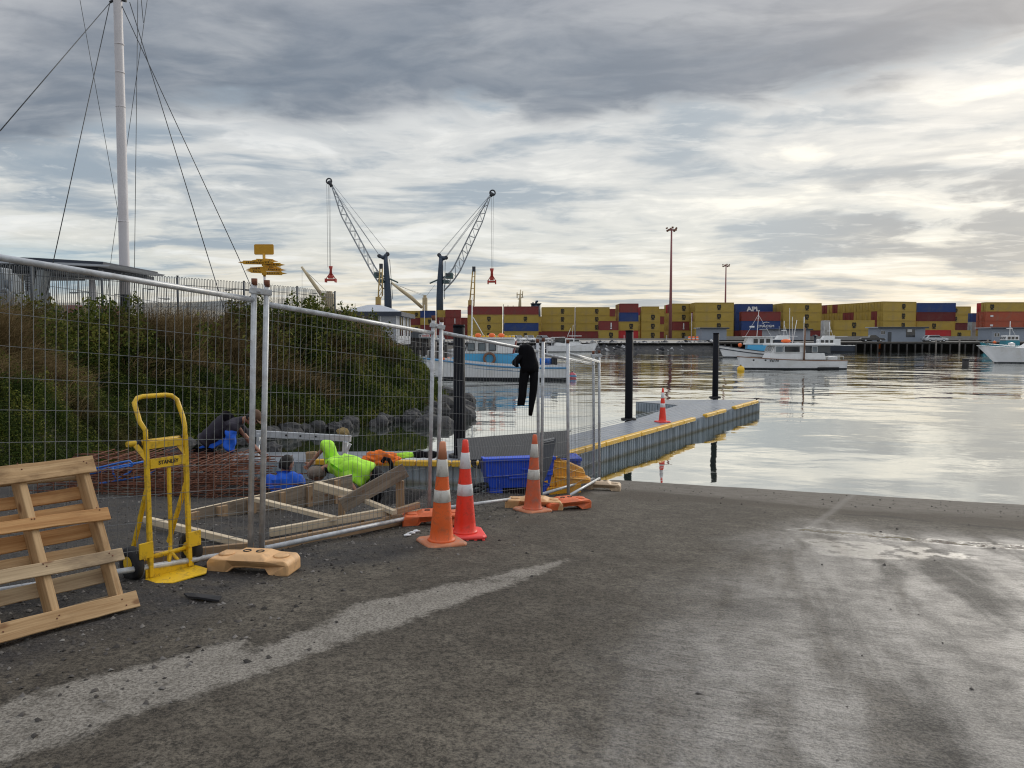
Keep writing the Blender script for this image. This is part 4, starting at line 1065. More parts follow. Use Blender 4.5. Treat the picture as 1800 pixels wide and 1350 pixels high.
ka, kb = Vector((-0.48, 13.91, PZ)), Vector((-3.87, 14.2, PZ))
kerb(pe[1] - rd * .55 + rn_ * .02, ka, 1); kerb(ka, kb, 5)
# cleats
for p_ in ((1330, 703), (1260, 701), (1250, 702)):
    c = onz(*p_, PZ); m = MB(); m.bar(c + Vector((-.1, 0, .06)), c + Vector((.1, 0, .06)), .03, .03); m.bar(c, c + Vector((0, 0, .06)), .05, .04, (0, 1, 0)); m.build('cleat', M['black_rub'], pt, world=True)

def pile(px, py, dia, ztop, label):
    b = onz(px, py, PZ); r = thing('mooring_pile', label, 'pile', (b.x, b.y, -1.5), 0, 'black sleeved piles holding the pontoon')
    MB().lathe([(dia / 2, 0), (dia / 2, ztop + 1.5), (0, ztop + 1.5)], 24).build('sleeve', M['pile'], r)
    MB().lathe([(dia / 2 + .05, 1.5 + PZ - .02), (dia / 2 + .11, 1.5 + PZ - .02), (dia / 2 + .11, 1.5 + PZ + .05), (dia / 2 + .05, 1.5 + PZ + .05), (dia / 2 + .05, 1.5 + PZ - .02)], 24).build('guide_ring', M['black_rub'], r)
    MB().lathe([(dia / 2 + .004, 1.5 + ztop - .05), (dia / 2 + .004, 1.5 + ztop + .004), (0, 1.5 + ztop + .006)], 24).build('cap', M['pile'], r)
pile(808, 803, .235, 3.06, 'black pile seen through the fence beside the checker plate')
pile(1105, 738, .225, 3.02, 'black pile standing in the middle of the walkway edge')
pile(1257, 699, .235, 3.0, 'black pile at the far end of the pontoon')

# ------------------------------------------------------------------ things around the pontoon's landward end
def stain_pontoon():
    m = M['pontoon']; t = NT(m.node_tree); b = t.n['Principled BSDF']; P = t.new('ShaderNodeTexCoord').outputs['Object']; x, y, z = t.sep(P)
    n = t.noise(P, 4.0, 4, .6); k = t.maprange(t.math('ADD', z, t.math('MULTIPLY', n, -.10)), .05, -.05)
    old = b.inputs['Base Color'].links[0].from_socket
    t.put(b.inputs['Base Color'], t.mix(t.math('MULTIPLY', k, .7), old, (.19, .165, .09, 1)))
stain_pontoon()
def checker_mat():
    m = M['checker']; t = NT(m.node_tree); b = t.n['Principled BSDF']
    a = t.new('ShaderNodeAttribute'); a.attribute_name = 'gc'; x, y, z = t.sep(a.outputs['Vector'])
    f = 72.0
    u = t.math('SINE', t.math('MULTIPLY', t.math('ADD', x, y), f)); v = t.math('SINE', t.math('MULTIPLY', t.math('SUBTRACT', x, y), f))
    h = t.maprange(t.math('MULTIPLY', u, v), 0.15, 0.6)
    bp = t.new('ShaderNodeBump'); bp.inputs['Strength'].default_value = 1.0; bp.inputs['Distance'].default_value = .006
    t.put(bp.inputs['Height'], h); t.l.new(bp.outputs[0], b.inputs['Normal'])
    old = b.inputs['Base Color'].links[0].from_socket
    t.put(b.inputs['Base Color'], t.mix(t.math('MULTIPLY', h, .6), old, (.15, .152, .155, 1)))  # tread highlight put into the colour: raised pattern lighter than the plate
checker_mat()
c1, c2, c3, c4 = at(803, 772, 12.1), at(998, 757, 12.5), at(1000, 805, 10.95), at(805, 809, 10.62)
cp = thing('checker_plate', 'grey steel checker plate leaning on edge against the blue bins', 'steel plate', (c1 + c3) / 2)
m = MB(); nn = (c2 - c1).cross(c4 - c1).normalized() * .008
ux = (c2 - c1).length; uy = (c4 - c1).length
m.add([c1, c2, c3, c4, c1 - nn, c2 - nn, c3 - nn, c4 - nn], [(0, 1, 2, 3), (7, 6, 5, 4), (0, 4, 5, 1), (1, 5, 6, 2), (2, 6, 7, 3), (3, 7, 4, 0)], [(0, 0, 0), (ux, 0, 0), (ux, uy, 0), (0, uy, 0)] * 2)
m.build('plate', M['checker'], cp, world=True)
m = MB(); m.bar(at(996, 757, 12.45), at(1003, 758, 12.45), .04, .03); m.build('lug', M['checker'], cp, world=True)

def bin_(p, rz, w, h, d, label, tilt=0.0):
    r = thing('plastic_bin', label, 'plastic bin', p, rz, 'blue plastic bins by the fence'); r.rotation_euler = (tilt, 0, rz)
    m = MB(); hw_ = w / 2
    # front is -y; walls taper to the foot, with a pallet style slot below
    def ring(z, k): return [Vector((-hw_ * k, -d / 2 * k, z)), Vector((hw_ * k, -d / 2 * k, z)), Vector((hw_ * k, d / 2 * k, z)), Vector((-hw_ * k, d / 2 * k, z))]
    m.loft([ring(.13, .87), ring(h * .52, .93), ring(h * .53, .955), ring(h, 1.0)], sm=False); m.build('tub', M['blue_pl'], r, bevel=.012)
    for sx in (-1, 1): MB().box((sx * hw_ * .68, 0, .066), (hw_ * .38, d * .85, .13)).build('foot', M['blue_pl'], r, bevel=.012)
    MB().box((0, 0, .07), (hw_ * .98, d * .6, .12)).build('slot', M['black_rub'], r)
    m = MB()
    for i in range(7): m.box((-hw_ * .42 + i * hw_ * .14, -d / 2 * .8, .07), (.012, .02, .12))
    m.build('slot_bars', M['black_rub'], r)
    m = MB()
    for x in (-.78, -.50, -.30, .22, .45, .8): m.bar((x * hw_, -d / 2 * .985, h * .56), (x * hw_ * 1.02, -d / 2 * 1.006, h * .96), .02, .028, (0, 1, 0))
    for x in (-.6, -.45, .1, .25, .55): m.bar((x * hw_, -d / 2 * .905, h * .30), (x * hw_, -d / 2 * .93, h * .44), .02, .02, (0, 1, 0))
    m.bar((.05 * hw_, -d / 2 * .99, h * .70), (.62 * hw_, -d / 2 * .99, h * .71), .02, .03)
    m.build('ribs', M['blue_pl'], r, bevel=.004)
    m = MB(); m.bar((-hw_, -d / 2, h - .02), (hw_, -d / 2, h - .02), .05, .05); m.bar((-hw_, d / 2, h - .02), (hw_, d / 2, h - .02), .05, .05); m.bar((-hw_, -d / 2, h - .021), (-hw_, d / 2, h - .021), .049, .05); m.bar((hw_, -d / 2, h - .021), (hw_, d / 2, h - .021), .049, .05)
    m.bar((-.32 * hw_, -d / 2 * .965, h * .49), (.32 * hw_, -d / 2 * .965, h * .49), .025, .03); m.bar((-.95 * hw_, -d / 2 * .965, h * .55), (-.32 * hw_, -d / 2 * .965, h * .55), .024, .028); m.bar((.32 * hw_, -d / 2 * .965, h * .55), (.95 * hw_, -d / 2 * .965, h * .55), .024, .028)
    m.build('rim', M['blue_pl'], r, bevel=.008)
    return r
b1 = at(908, 866, 10.9); b1.z = G(b1.x, b1.y) + .0
bin_(b1, R(10), 1.02, .565, .62, 'blue plastic bin with slotted foot, under the checker plate', R(-3))
b2 = at(985, 850, 11.75); b2.z = G(b2.x, b2.y) + .0
bin_(b2, R(6), .56, .62, .5, 'blue plastic bin half hidden behind the broken amber barrier')
gs = thing('rubber_mat', 'dark grey rubber mat leaning behind the scuffed cone', 'mat', at(958, 850, 10.2))
q = [at(948, 777, 10.25), at(974, 771, 10.3), at(966, 812, 10.15), at(951, 850, 10.05), at(945, 876, 9.98)]
m = MB(); nv = Vector((0.1, .02, 0.004)) * .3; k = len(q)
m.add(q + [p + nv for p in q], [tuple(range(k)), tuple(reversed(range(k, 2 * k)))] + [(i, i + k, (i + 1) % k + k, (i + 1) % k) for i in range(k)]); m.build('mat', M['grey_sheet'], gs, world=True)
m = MB(); m.bar(at(948, 776, 10.22), at(974, 770.5, 10.27), .012, .018); m.bar(at(948, 779.5, 10.215), at(973, 774, 10.265), .01, .008); m.build('edge_trim', M['alu'], gs, world=True)

am = thing('broken_barrier', 'broken amber plastic road barrier lying inside the end of the fence', 'barrier', at(995, 870, 10.9))
def jag(pts, dep, th, name, rot=0.0):
    P3 = [at(860 + x / 7.5, 740 + y / 7.5, dep + (x - 900) * .0011) for x, y in pts]
    n = len(P3); m = MB(); o = Vector((.10, .995, 0)) * th
    m.add(P3 + [p + o for p in P3], [tuple(range(n)), tuple(reversed(range(n, 2 * n)))] + [(i, i + n, (i + 1) % n + n, (i + 1) % n) for i in range(n)])
    return m.build(name, M['amber_pl'], am, bevel=.006, world=True)
jag([(775, 500), (790, 462), (850, 480), (900, 470), (950, 520), (1010, 530), (1110, 575), (1230, 628), (1262, 690), (1270, 740), (860, 735), (800, 700), (770, 690), (800, 620), (815, 590), (780, 540)], 10.95, .10, 'upper_shell')
jag([(770, 690), (860, 735), (1290, 742), (1335, 770), (1332, 812), (1120, 850), (880, 870), (790, 860), (760, 900), (752, 945), (800, 830), (718, 805), (790, 770)], 10.85, .16, 'middle_shell')
jag([(760, 900), (800, 880), (1000, 860), (1210, 830), (1205, 965), (880, 1062), (800, 1030), (790, 960), (755, 950)], 10.8, .22, 'lower_shell')
m = MB()
for pts in ([(850, 600), (1250, 690)], [(880, 745), (1320, 775)], [(890, 760), (880, 860)], [(850, 540), (1000, 545)], [(830, 590), (850, 735)]):
    m.tube([at(860 + x / 7.5, 740 + y / 7.5, 10.83 + (x - 900) * .0011) for x, y in pts], .012, 8)
m.build('moulded_ribs', M['amber_pl'], am, world=True)
hs = thing('hose_coil', 'coil of black hose hanging at the pontoon edge beside the blue bin', 'hose', at(838, 815, 13.55))
m = MB()
for k in range(4):
    c = at(836 + k * 2.2, 812 + k * .8, 13.55 + .05 * k); m.tube([c + Vector((.075 * math.cos(a), 0.01 * k, .10 * math.sin(a))) for a in np.linspace(0, 2 * math.pi, 18)[:-1]], .014, 8, closed=True)
m.tube([at(838, 818, 13.5), at(836, 840, 13.0), at(833, 862, 12.2)], .012, 8); m.build('hose', M['black_rub'], hs, world=True)
hp_ = thing('hose_pile', 'black hose heaped on the ground left of the blue bin', 'hose', on_ground(845, 868))
m = MB()
for k in range(5):
    c = on_ground(838 + k * 3, 868 - k, .05 + .03 * (k % 2)); m.tube([c + Vector((.13 * math.cos(a), .10 * math.sin(a), .05 * math.sin(a + k))) for a in np.linspace(0, 2 * math.pi, 20)[:-1]], .02, 8, closed=True)
m.build('hose', M['black_rub'], hp_, world=True)
# ground litter
dp = thing('plastic_scrap', 'torn black plastic strip lying on the ramp near the hand truck', 'litter', on_ground(352, 1052))
m = MB(); q = [(323, 1047), (340, 1050), (365, 1052), (390, 1056), (385, 1060), (350, 1058), (330, 1053)]; P = [on_ground(*p, .006 + .012 * (i % 2)) for i, p in enumerate(q)]
m.add(P + [p + Vector((0, 0, .012)) for p in P], [tuple(reversed(range(7))), tuple(range(7, 14))] + [(i, (i + 1) % 7, (i + 1) % 7 + 7, i + 7) for i in range(7)]); m.build('strip', M['black_rub'], dp, world=True)
for i, (px, py, lab) in enumerate(((722, 939, 'crumpled white scrap lying between the fence and the cones, left one'), (731, 936, 'crumpled white scrap lying nearest the two cones'), (716, 943, 'small pale scrap on the gravel below the orange fence foot'))):
    s = MB().blob((0, 0, .012), .028, 20 + i, 2, (1.3, .8, .5), .6); o = s.build('paper_scrap', M['white'], None); o.location = on_ground(px, py); tag(o, lab, 'litter')

# loose stones, denser along the fence
nst = 9000; pts = []
while len(pts) < nst:
    x, y = RNG.uniform(-6, 9), RNG.uniform(2.0, 13.5)
    t_ = .95 * x - .32 * y; s_ = .32 * x + .95 * y
    pr = 0.005 + .9 * math.exp(-((t_ + 3.6) / .8) ** 2) + (.35 if t_ < -3.6 else 0) + .05 * math.exp(-((s_ - 12.2) / 1.2) ** 2)
    if RNG.random() < pr: pts.append((x, y))
pts = np.array(pts); gz = ground_np(pts[:, 0], pts[:, 1])
base = np.array([(1, 0, -.3), (-.5, .8, -.3), (-.6, -.8, -.2), (.2, .1, .75), (.7, .6, .2)]); fc = np.array([(0, 4, 3), (4, 1, 3), (1, 2, 3), (2, 0, 3), (0, 1, 4)])
sc = np.minimum(np.abs(RNG.normal(.007, .006, nst)) + .003, .019)
ang = RNG.uniform(0, 6.28, nst); ca, sa = np.cos(ang), np.sin(ang)
bx = base[None, :, 0] * ca[:, None] - base[None, :, 1] * sa[:, None]; by = base[None, :, 0] * sa[:, None] + base[None, :, 1] * ca[:, None]; bz = np.repeat(base[None, :, 2], nst, 0) * RNG.uniform(.5, 1, (nst, 1))
V = np.stack([pts[:, 0:1] + bx * sc[:, None] * RNG.uniform(.7, 1.3, (nst, 1)), pts[:, 1:2] + by * sc[:, None], gz[:, None] + (bz + .3) * sc[:, None]], -1).reshape(-1, 3)
Fs = (np.arange(nst)[:, None, None] * 5 + fc[None]).reshape(-1, 3)
M['stone'] = leaf_mat('loose_stone', [(0.2, (0.045, 0.042, 0.039)), (0.6, (0.11, 0.10, 0.092)), (0.9, (0.28, 0.265, 0.245))], 3.0, None, .8, 0.0)
bulk_mesh('gravel', V, Fs, M['stone'], np.repeat(RNG.random(nst), 5), 'loose dark gravel scattered along the fence and ramp')

# boulders along the foot of the bank
bl = [(505, 760, .35), (545, 752, .42), (575, 745, .40), (600, 757, .28), (625, 742, .50), (655, 745, .42), (680, 737, .50), (705, 742, .52), (720, 730, .42), (735, 752, .36), (690, 757, .40), (752, 742, .5), (768, 722, .62), (775, 745, .42),
      (792, 715, .75), (760, 700, .65), (812, 728, .55), (780, 690, .6), (640, 770, .28), (560, 770, .25), (470, 775, .4), (430, 783, .35), (395, 790, .4), (250, 800, .35), (180, 800, .4), (150, 805, .3), (215, 795, .42), (820, 700, .5)]
M['boulder'] = mk('dark_harbour_rock', (0.034, 0.034, 0.036), 0.8, 0, 0.5, 2.5, 0.8, 8, (0.11, 0.10, 0.08), 0.5, 1.8)
M['lichen'] = mk('lichen_covered_rock', (0.20, 0.14, 0.05), 0.9, 0, 0.4, 5, 0.5, 10, (0.07, 0.07, 0.06), 0.6, 3)
bl = [b for b in bl if b[0] < 480 or b[0] > 748 or b[0] == 600]
pl_ = [Vector((-8.0, 17.2, 0)), Vector((-8.1, 18, 0)), Vector((-5.6, 22.4, 0)), Vector((-3.2, 25.2, 0)), Vector((-2.45, 28.4, 0))]
rq = random.Random(12); spots_ = []
for a, b in zip(pl_[:-1], pl_[1:]):
    L = (b - a).length; d = (b - a) / L; nrm = Vector((d.y, -d.x, 0)); k = 0
    while k < L:
        spots_.append((a + d * k + nrm * rq.uniform(-.2, .4), rq.uniform(.14, .34))); k += rq.uniform(.3, .75)
for p, rr in spots_:
    o = MB().blob((0, 0, 0), rr, rq.randrange(999), 3, (1.2, .95, .8), .5, 1.3, sm=False).build('boulder', M['boulder'], None)
    o.location = (p.x, p.y, rr * .3 + .02); o.rotation_euler = (0, 0, rq.uniform(0, 6)); tag(o, 'dark grey boulder piled along the foot of the planted bank', 'boulder', 'boulders along the foot of the bank')
for i, (px, py, rr) in enumerate(bl):
    if px < 480: p = at(px, py, 11.8 + (px - 150) * .018); p.z = max(0.05, float(bank_np(np.array([p.x]), np.array([p.y]), 0)[0]))
    else: p = onz(px, py + 6, 0.03)
    yl = (px == 600)
    rr *= .85 if px > 750 else .62
    o = MB().blob((0, 0, 0), rr, 40 + i, 3, (1.25, .9, .72), .45, 1.3, sm=False).build('boulder', M['lichen'] if yl else M['boulder'], None)
    o.location = p + Vector((0, .25, rr * .12)); o.rotation_euler = (0, 0, random.uniform(0, 6))
    if yl: tag(o, 'yellow lichen covered boulder at the foot of the bank', 'boulder', 'boulders along the foot of the bank')
    else: tag(o, 'dark grey boulder piled along the foot of the planted bank', 'boulder', 'boulders along the foot of the bank')
# ------------------------------------------------------------------ shipping containers
CORR = {}
def cont_mat(name, col, dirt):
    m = mk('container_' + name, col, 0.6, 0, 0.10, 0.35, 0, 40, dirt, 0.6, 0.45)
    t = NT(m.node_tree); b = t.n['Principled BSDF']; P = t.new('ShaderNodeTexCoord').outputs['Object']; x, y, z = t.sep(P)
    w = t.math('SINE', t.math('MULTIPLY', t.math('ADD', x, y), 22.0))
    bp = t.new('ShaderNodeBump'); bp.inputs['Distance'].default_value = .04; bp.inputs['Strength'].default_value = .8
    t.put(bp.inputs['Height'], t.maprange(w, -.5, .5)); t.l.new(bp.outputs[0], b.inputs['Normal'])
    return m
for k, c, d in (('yellow', (0.44, 0.305, 0.055), (0.36, 0.26, 0.10)), ('red', (0.22, 0.035, 0.03), (0.17, 0.06, 0.05)), ('crimson', (0.48, 0.025, 0.028), (0.35, 0.05, 0.05)), ('blue', (0.018, 0.05, 0.19), (0.06, 0.08, 0.15)),
                ('maroon', (0.13, 0.016, 0.016), (0.15, 0.05, 0.04)), ('orange', (0.40, 0.085, 0.04), (0.30, 0.13, 0.08)), ('grey', (0.36, 0.40, 0.40), (0.30, 0.31, 0.30)), ('white', (0.62, 0.63, 0.62), (0.45, 0.44, 0.42))):
    CORR[k] = cont_mat(k, c, d)
CW, CH = 2.44, 2.9
cmesh = {}
MXZ = Matrix(((1, 0, 0), (0, 0, -1), (0, 1, 0)))
def cont_meshes(L):
    if L in cmesh: return cmesh[L]
    bm_ = MB(); h = CH - .07
    bm_.box((L / 2, CW / 2, CH / 2), (L - .14, CW - .14, CH))
    for x in (.07, L - .07):
        for y in (.07, CW - .07): bm_.box((x, y, h / 2 + .01), (.14, .14, h))
    for z in (.09, h - .06):
        for y in (.04, CW - .04): bm_.box((L / 2, y, z), (L - .28, .075, .14))
        for x in (.05, L - .05): bm_.box((x, CW / 2, z), (.09, CW - .28, .14))
    me = bm_.mesh('body', CORR['yellow'])
    dm = MB()
    for s in (0, 1): dm.box((-.003, CW * (.27 + .46 * s), h / 2), (.03, CW * .40, h - .34))
    for y in (.22, .42, .58, .78): dm.tube([(-.03, CW * y, .2), (-.03, CW * y, h - .2)], .025, 6)
    de = dm.mesh('door', CORR['yellow'])
    cmesh[L] = (me, de); return cmesh[L]
lg = {}
def logo_mesh(kind):
    """lettering meshes, local x right, z up, centred, lying just off the y=0 face"""
    if kind in lg: return lg[kind]
    o = (0, -.012, 0)
    if kind == 'msc':
        m = text_mb('m', 2.0, MXZ, (0, -.012, .30), .006, .10, sx=.80); text_mb('sc', 1.25, MXZ, (0, -.012, -.55), .006, .06, mb=m, sx=.92)
        lg[kind] = m.mesh('logo', M['black_txt'])
    elif kind == 'apl':
        m = text_mb('APL', 2.0, MXZ, (0, -.012, -.32), .006, .08, shear=-.12, sx=1.25); lg[kind] = m.mesh('logo', M['white_txt'])
    elif kind == 'cma':
        m = text_mb('CMA CGM', 1.0, MXZ, (0, -.012, -.25), .006, .03, sx=1.15)
        m.tube([(-1.3 + .2 * i, -.015, .45 + .55 * math.sin(i / 13 * 2.6)) for i in range(14)], [.02 + .09 * math.sin(math.pi * i / 13) for i in range(14)], 6)
        lg[kind] = m.mesh('logo', M['white_txt'])
    elif kind == 'mark':
        m = MB(); m.box((0, -.012, .1), (.34, .012, 1.5)); m.box((0, -.012, -.95), (.5, .012, .3)); lg[kind] = m.mesh('logo', M['white_txt'])
    elif kind == 'plate':
        m = MB(); m.box((0, -.012, 0), (.9, .012, .55)); lg[kind] = m.mesh('logo', M['white_txt'])
    return lg[kind]
def stick(name, me, parent, loc=(0, 0, 0), mat=None):
    o = bpy.data.objects.new(name, me); COL.objects.link(o); o.parent = parent; o.location = loc
    if mat is not None:
        o.material_slots[0].link = 'OBJECT'; o.material_slots[0].material = mat
    return o
TIER = {0: 'bottom tier', 1: 'second tier', 2: 'third tier', 3: 'top tier'}
CN = {'yellow': 'mustard yellow', 'red': 'rust red', 'crimson': 'bright red', 'blue': 'navy blue', 'maroon': 'dark maroon', 'orange': 'faded orange red', 'grey': 'pale grey', 'white': 'white'}
def container(x, y, z, L, col, logo, label, yaw=0.0, door=True, lx=None):
    r = thing('shipping_container', label, 'shipping container', (x, y, z), yaw, 'stacked shipping containers across the harbour')
    me, de = cont_meshes(L)
    stick('body', me, r, (0, 0, 0), CORR[col])
    if door: stick('door', de, r, (0, 0, 0), CORR[col])
    if logo:
        o = stick('logo', logo_mesh(logo), r, (L * .62 if lx is None else L * lx, 0, CH / 2 + .05))
    return r
def stack(px0, px1, D, tiers, where, z0=YARD, L=None, yaw=0.0, lx=None, rows=0, rowcols=None, rowlevels=None, topn=None):
    """front face between two picture columns at distance D; tiers bottom to top: (colour, logo)"""
    a, b = at(px0, 594, D), at(px1, 594, D)
    L0 = L or (b.x - a.x)
    L_ = 12.19 if abs(L0 - 12.19) < 1.6 else (6.06 if L0 < 8 else round(L0, 2))
    sx = L0 / L_ if not L else 1.0
    for i, (c, lgk) in enumerate(tiers):
        n = len(tiers)
        pos = 'single layer' if n == 1 else ('topmost' if i == n - 1 else ('lowest' if i == 0 else ('second highest' if i == n - 2 else 'third highest')))
        container(a.x, D, z0 + i * CH, L_, c, lgk, f'{CN[c]} container, {pos} in the stack {where}', yaw, lx=lx)
    # rows of further containers behind, whose doors show on the left
    if rows:
        for k in range(1, rows + 1):
            for i in range(len(tiers)):
                c = (rowcols or {}).get((k, i), 'yellow')
                if rowlevels and i not in rowlevels(k): continue
                dx, dy = -math.sin(yaw) * (CW + .12) * k, math.cos(yaw) * (CW + .12) * k
                nth = ('second', 'third', 'fourth', 'fifth', 'sixth', 'seventh', 'eighth', 'ninth', 'tenth', 'eleventh', 'twelfth', 'thirteenth')[k - 1]
                pos = ('topmost' if i == len(tiers) - 1 else ('lowest' if i == 0 else ('second highest' if i == len(tiers) - 2 else 'third highest')))
                container(a.x + dx, D + dy, z0 + i * CH, L_, c, None, f'{CN[c]} container end, {pos}, {nth} row back, stack {where}', yaw)
    return a
Yl, Rd, Bl = ('yellow', 'msc'), ('red', None), ('blue', None)
stack(700, 737, 305, [Rd, ('yellow', 'msc'), Rd, Yl], 'right of the grey harbour building', L=12.19)
stack(739, 767, 302, [('crimson', None), ('red', None), Yl, Bl], 'navy topped, near the grey building', L=6.06)
stack(769, 800, 296, [Rd, Rd, Rd, ('yellow', None)], 'directly behind the right crane', L=6.06)
stack(783, 817, 292, [Rd, Rd, ('red', 'mark'), Rd], 'of all red boxes', L=6.06)
stack(822, 883, 262, [Yl, Yl, Yl, Rd], 'above the blue and white boat', rows=2, rowcols={(1, 3): 'yellow', (2, 3): 'red', (1, 2): 'red', (1, 1): 'yellow'})
stack(886, 949, 262, [Yl, Bl, Yl, Rd], 'with one navy box between mustards', L=12.19)
stack(952, 1011, 268, [Rd, Yl, Yl, Yl], 'left of the thin pale pole')
stack(1012, 1068, 268, [Rd, Yl, Yl, Yl], 'right of the thin pale pole', L=12.19)
stack(1053, 1086, 232, [Yl, ('red', 'mark')], 'standing low before the others', L=6.06)
stack(1089, 1126, 240, [('crimson', None), Yl, Bl, Rd], 'behind the left bollard pile', L=6.7, rows=3, rowcols={(1, 3): 'yellow', (2, 3): 'red', (3, 3): 'yellow', (1, 2): 'yellow', (2, 2): 'red', (3, 2): 'yellow'})
stack(1127, 1164, 240, [Yl, Yl, Yl], 'left of the tall red mast', L=6.7)
stack(1128, 1160, 262, [Yl, Yl, Yl, ('yellow', None)], 'set back by red mast', L=6.06, rows=2, rowcols={(1, 3): 'red', (2, 3): 'crimson'})
stack(1181, 1211, 240, [Yl, ('red', 'mark'), Yl, Yl], 'right of the tall red mast', L=6.06, rows=4, rowcols={(1, 3): 'red', (2, 3): 'red', (1, 2): 'red', (1, 0): 'red', (3, 3): 'crimson', (1, 1): 'yellow'})
stack(1221, 1292, 233, [Yl, Yl, Yl, Yl], 'behind the small grey hut', L=12.19, rows=9, rowlevels=lambda k: (0, 1, 2, 3) if k < 3 else (2, 3), rowcols={(1, 2): 'red'})
stack(1292, 1346, 243, [Rd, ('blue', None), ('blue', None), ('blue', 'apl')], 'topped by the large white letters', L=12.19, lx=.48)
stack(1303, 1373, 232, [Rd, ('blue', 'cma'), ('red', None)], 'in front of the large white letters', L=12.19, lx=.62)
stack(1376, 1444, 237, [Rd, Yl, Yl, Yl], 'behind the white launch', L=12.19, rows=7, rowlevels=lambda k: (0, 1, 2, 3) if k < 3 else (3,))
yw = R(15)
rc = {(5, 2): 'red', (6, 2): 'red', (8, 3): 'red', (10, 3): 'red', (1, 2): 'red', (1, 1): 'red', (12, 3): 'red'}
stack(1551, 1612, 226, [Yl, Yl, Yl, Yl], 'cornering the long mustard block', L=12.19, yaw=yw, rows=12, rowcols=rc, rowlevels=lambda k: (0, 1, 2, 3) if k < 4 else (1, 2, 3))
stack(1465, 1527, 221, [('yellow', 'msc'), Yl], 'two high before the long block', L=11.2, lx=.50)
stack(1448, 1458, 226, [('white', None), ('white', None)], 'of white refrigerated boxes', L=2.4)
stack(1611, 1664, 236, [Rd, Yl, ('maroon', None), Bl], 'topped by a plain navy box', L=12.19, lx=.45)
stack(1624, 1668, 226, [('crimson', None)], 'standing beside the grey wharf shed', L=8.2)
stack(1664, 1704, 262, [Rd, ('maroon', None), Yl, Yl], 'right of the plain navy topped stack', L=8.2, lx=.35)
stack(1672, 1711, 232, [('yellow', 'msc')], 'right of the bright red box', L=7.0, lx=.42)
stack(1708, 1719, 246, [('grey', None), ('grey', None), ('blue', None)], 'with navy above pale grey ends', L=2.44)
stack(1719, 1730, 246, [('grey', None), ('grey', None), ('grey', None)], 'of only pale grey ends', L=2.44)
stack(1723, 1790, 236, [('yellow', None), ('orange', None), ('orange', 'plate'), ('crimson', 'plate')], 'bright red topped, at right edge', L=12.19, lx=.2)
stack(1731, 1796, 231, [('yellow', None), ('orange', 'plate'), ('orange', 'plate'), Yl], 'mustard topped, at right edge', L=12.19, lx=.16)
stack(925, 975, 286, [Rd, ('yellow', None), ('yellow', None)], 'filling the gap behind two stacks', L=12.19)
stack(800, 830, 300, [Rd, ('red', None), ('red', None)], 'deep behind the red topped stack', L=6.06)
stack(1062, 1115, 284, [Rd, ('yellow', None), ('yellow', None), ('red', None)], 'deep behind the left bollard pile', L=12.19)
stack(1117, 1170, 284, [Rd, ('yellow', None), ('red', None), ('yellow', None)], 'deep behind the three high stack', L=12.19)
stack(1172, 1222, 284, [Rd, ('yellow', None), ('yellow', None), ('yellow', None)], 'deep behind the tall red mast', L=12.19)
# containers seen low over the bank at the left
for i, (a0, a1, c, t_) in enumerate(((68, 112, 'yellow', 3), (113, 128, 'crimson', 3), (129, 168, 'yellow', 3), (169, 207, 'orange', 3), (208, 246, 'yellow', 2))):
    p = at(a0, 594, 118 + i)
    for k in range(t_):
        cc = c if k == t_ - 1 else ('red', 'yellow')[(i + k) % 2]
        container(p.x, 118 + i, YARD - .6 + k * CH * .8 - 1.2, max(2.44, (a1 - a0) / 1300 * 118), cc, None, f'{CN[cc]} container over the bank, {("lowest", "middle", "topmost")[k] if t_ == 3 else ("lower", "upper")[k]}, {("grey column", "red stack", "canopy post", "left of the mast", "mast foot")[i]}', 0)

# ------------------------------------------------------------------ seawall, quay and wharf
sw = MB()
P0, P1 = onz(1035, 618, 0), onz(1262, 618.5, 0)
land_q = MB(); land_q.add([(P0.x - 60, P0.y + 4.5, 1.75), (P1.x + 2, P1.y + 4.5, 1.75), (P1.x + 2, 169, YARD - .05), (P0.x - 60, 169, YARD - .05)], [(0, 1, 2, 3)])
tag(land_q.build('quay_edge', M['concrete']), kind='structure')
rk = []; rq = random.Random(5)
NR = 900
bs0 = np.array([(1, 0, -.2), (-.5, .85, -.3), (-.55, -.8, -.2), (.1, .1, .8), (.7, .7, .3), (.6, -.6, .35)]); fcs = np.array([(0, 4, 3), (4, 1, 3), (1, 2, 3), (2, 5, 3), (5, 0, 3), (0, 2, 1), (0, 1, 4), (2, 0, 5)])
Vr, Fr, rr_ = [], [], []
for i in range(NR):
    x = rq.uniform(P0.x - 58, P1.x + 1); f = rq.random(); y = P0.y + f * 5.2; z = -.1 + f * 1.9
    s = rq.uniform(.4, .95); a = rq.uniform(0, 6.28); c_, s_ = math.cos(a), math.sin(a)
    for b in bs0: Vr.append((x + (b[0] * c_ - b[1] * s_) * s, y + (b[0] * s_ + b[1] * c_) * s, z + b[2] * s * rq.uniform(.7, 1.2)))
    Fr += [tuple(int(q) + 6 * i for q in f3) for f3 in fcs]; rr_ += [rq.random()] * 6
M['riprap'] = leaf_mat('riprap_rock', [(0.25, (0.025, 0.026, 0.03)), (0.5, (0.11, 0.112, 0.12)), (0.72, (0.42, 0.42, 0.42))], 0.4, None, .85, 0.0)
bulk_mesh('seawall_rocks', np.array(Vr), np.array(Fr), M['riprap'], np.array(rr_), 'grey broken rocks of the far seawall')
sb = MB(); sb.add([(P0.x - 60, P0.y + .5, -.6), (P1.x + 2, P1.y + .5, -.6), (P1.x + 2, P1.y + 6, 1.74), (P0.x - 60, P0.y + 6, 1.74)], [(0, 1, 2, 3)])
tag(sb.build('seawall', M['boulder']), kind='structure')
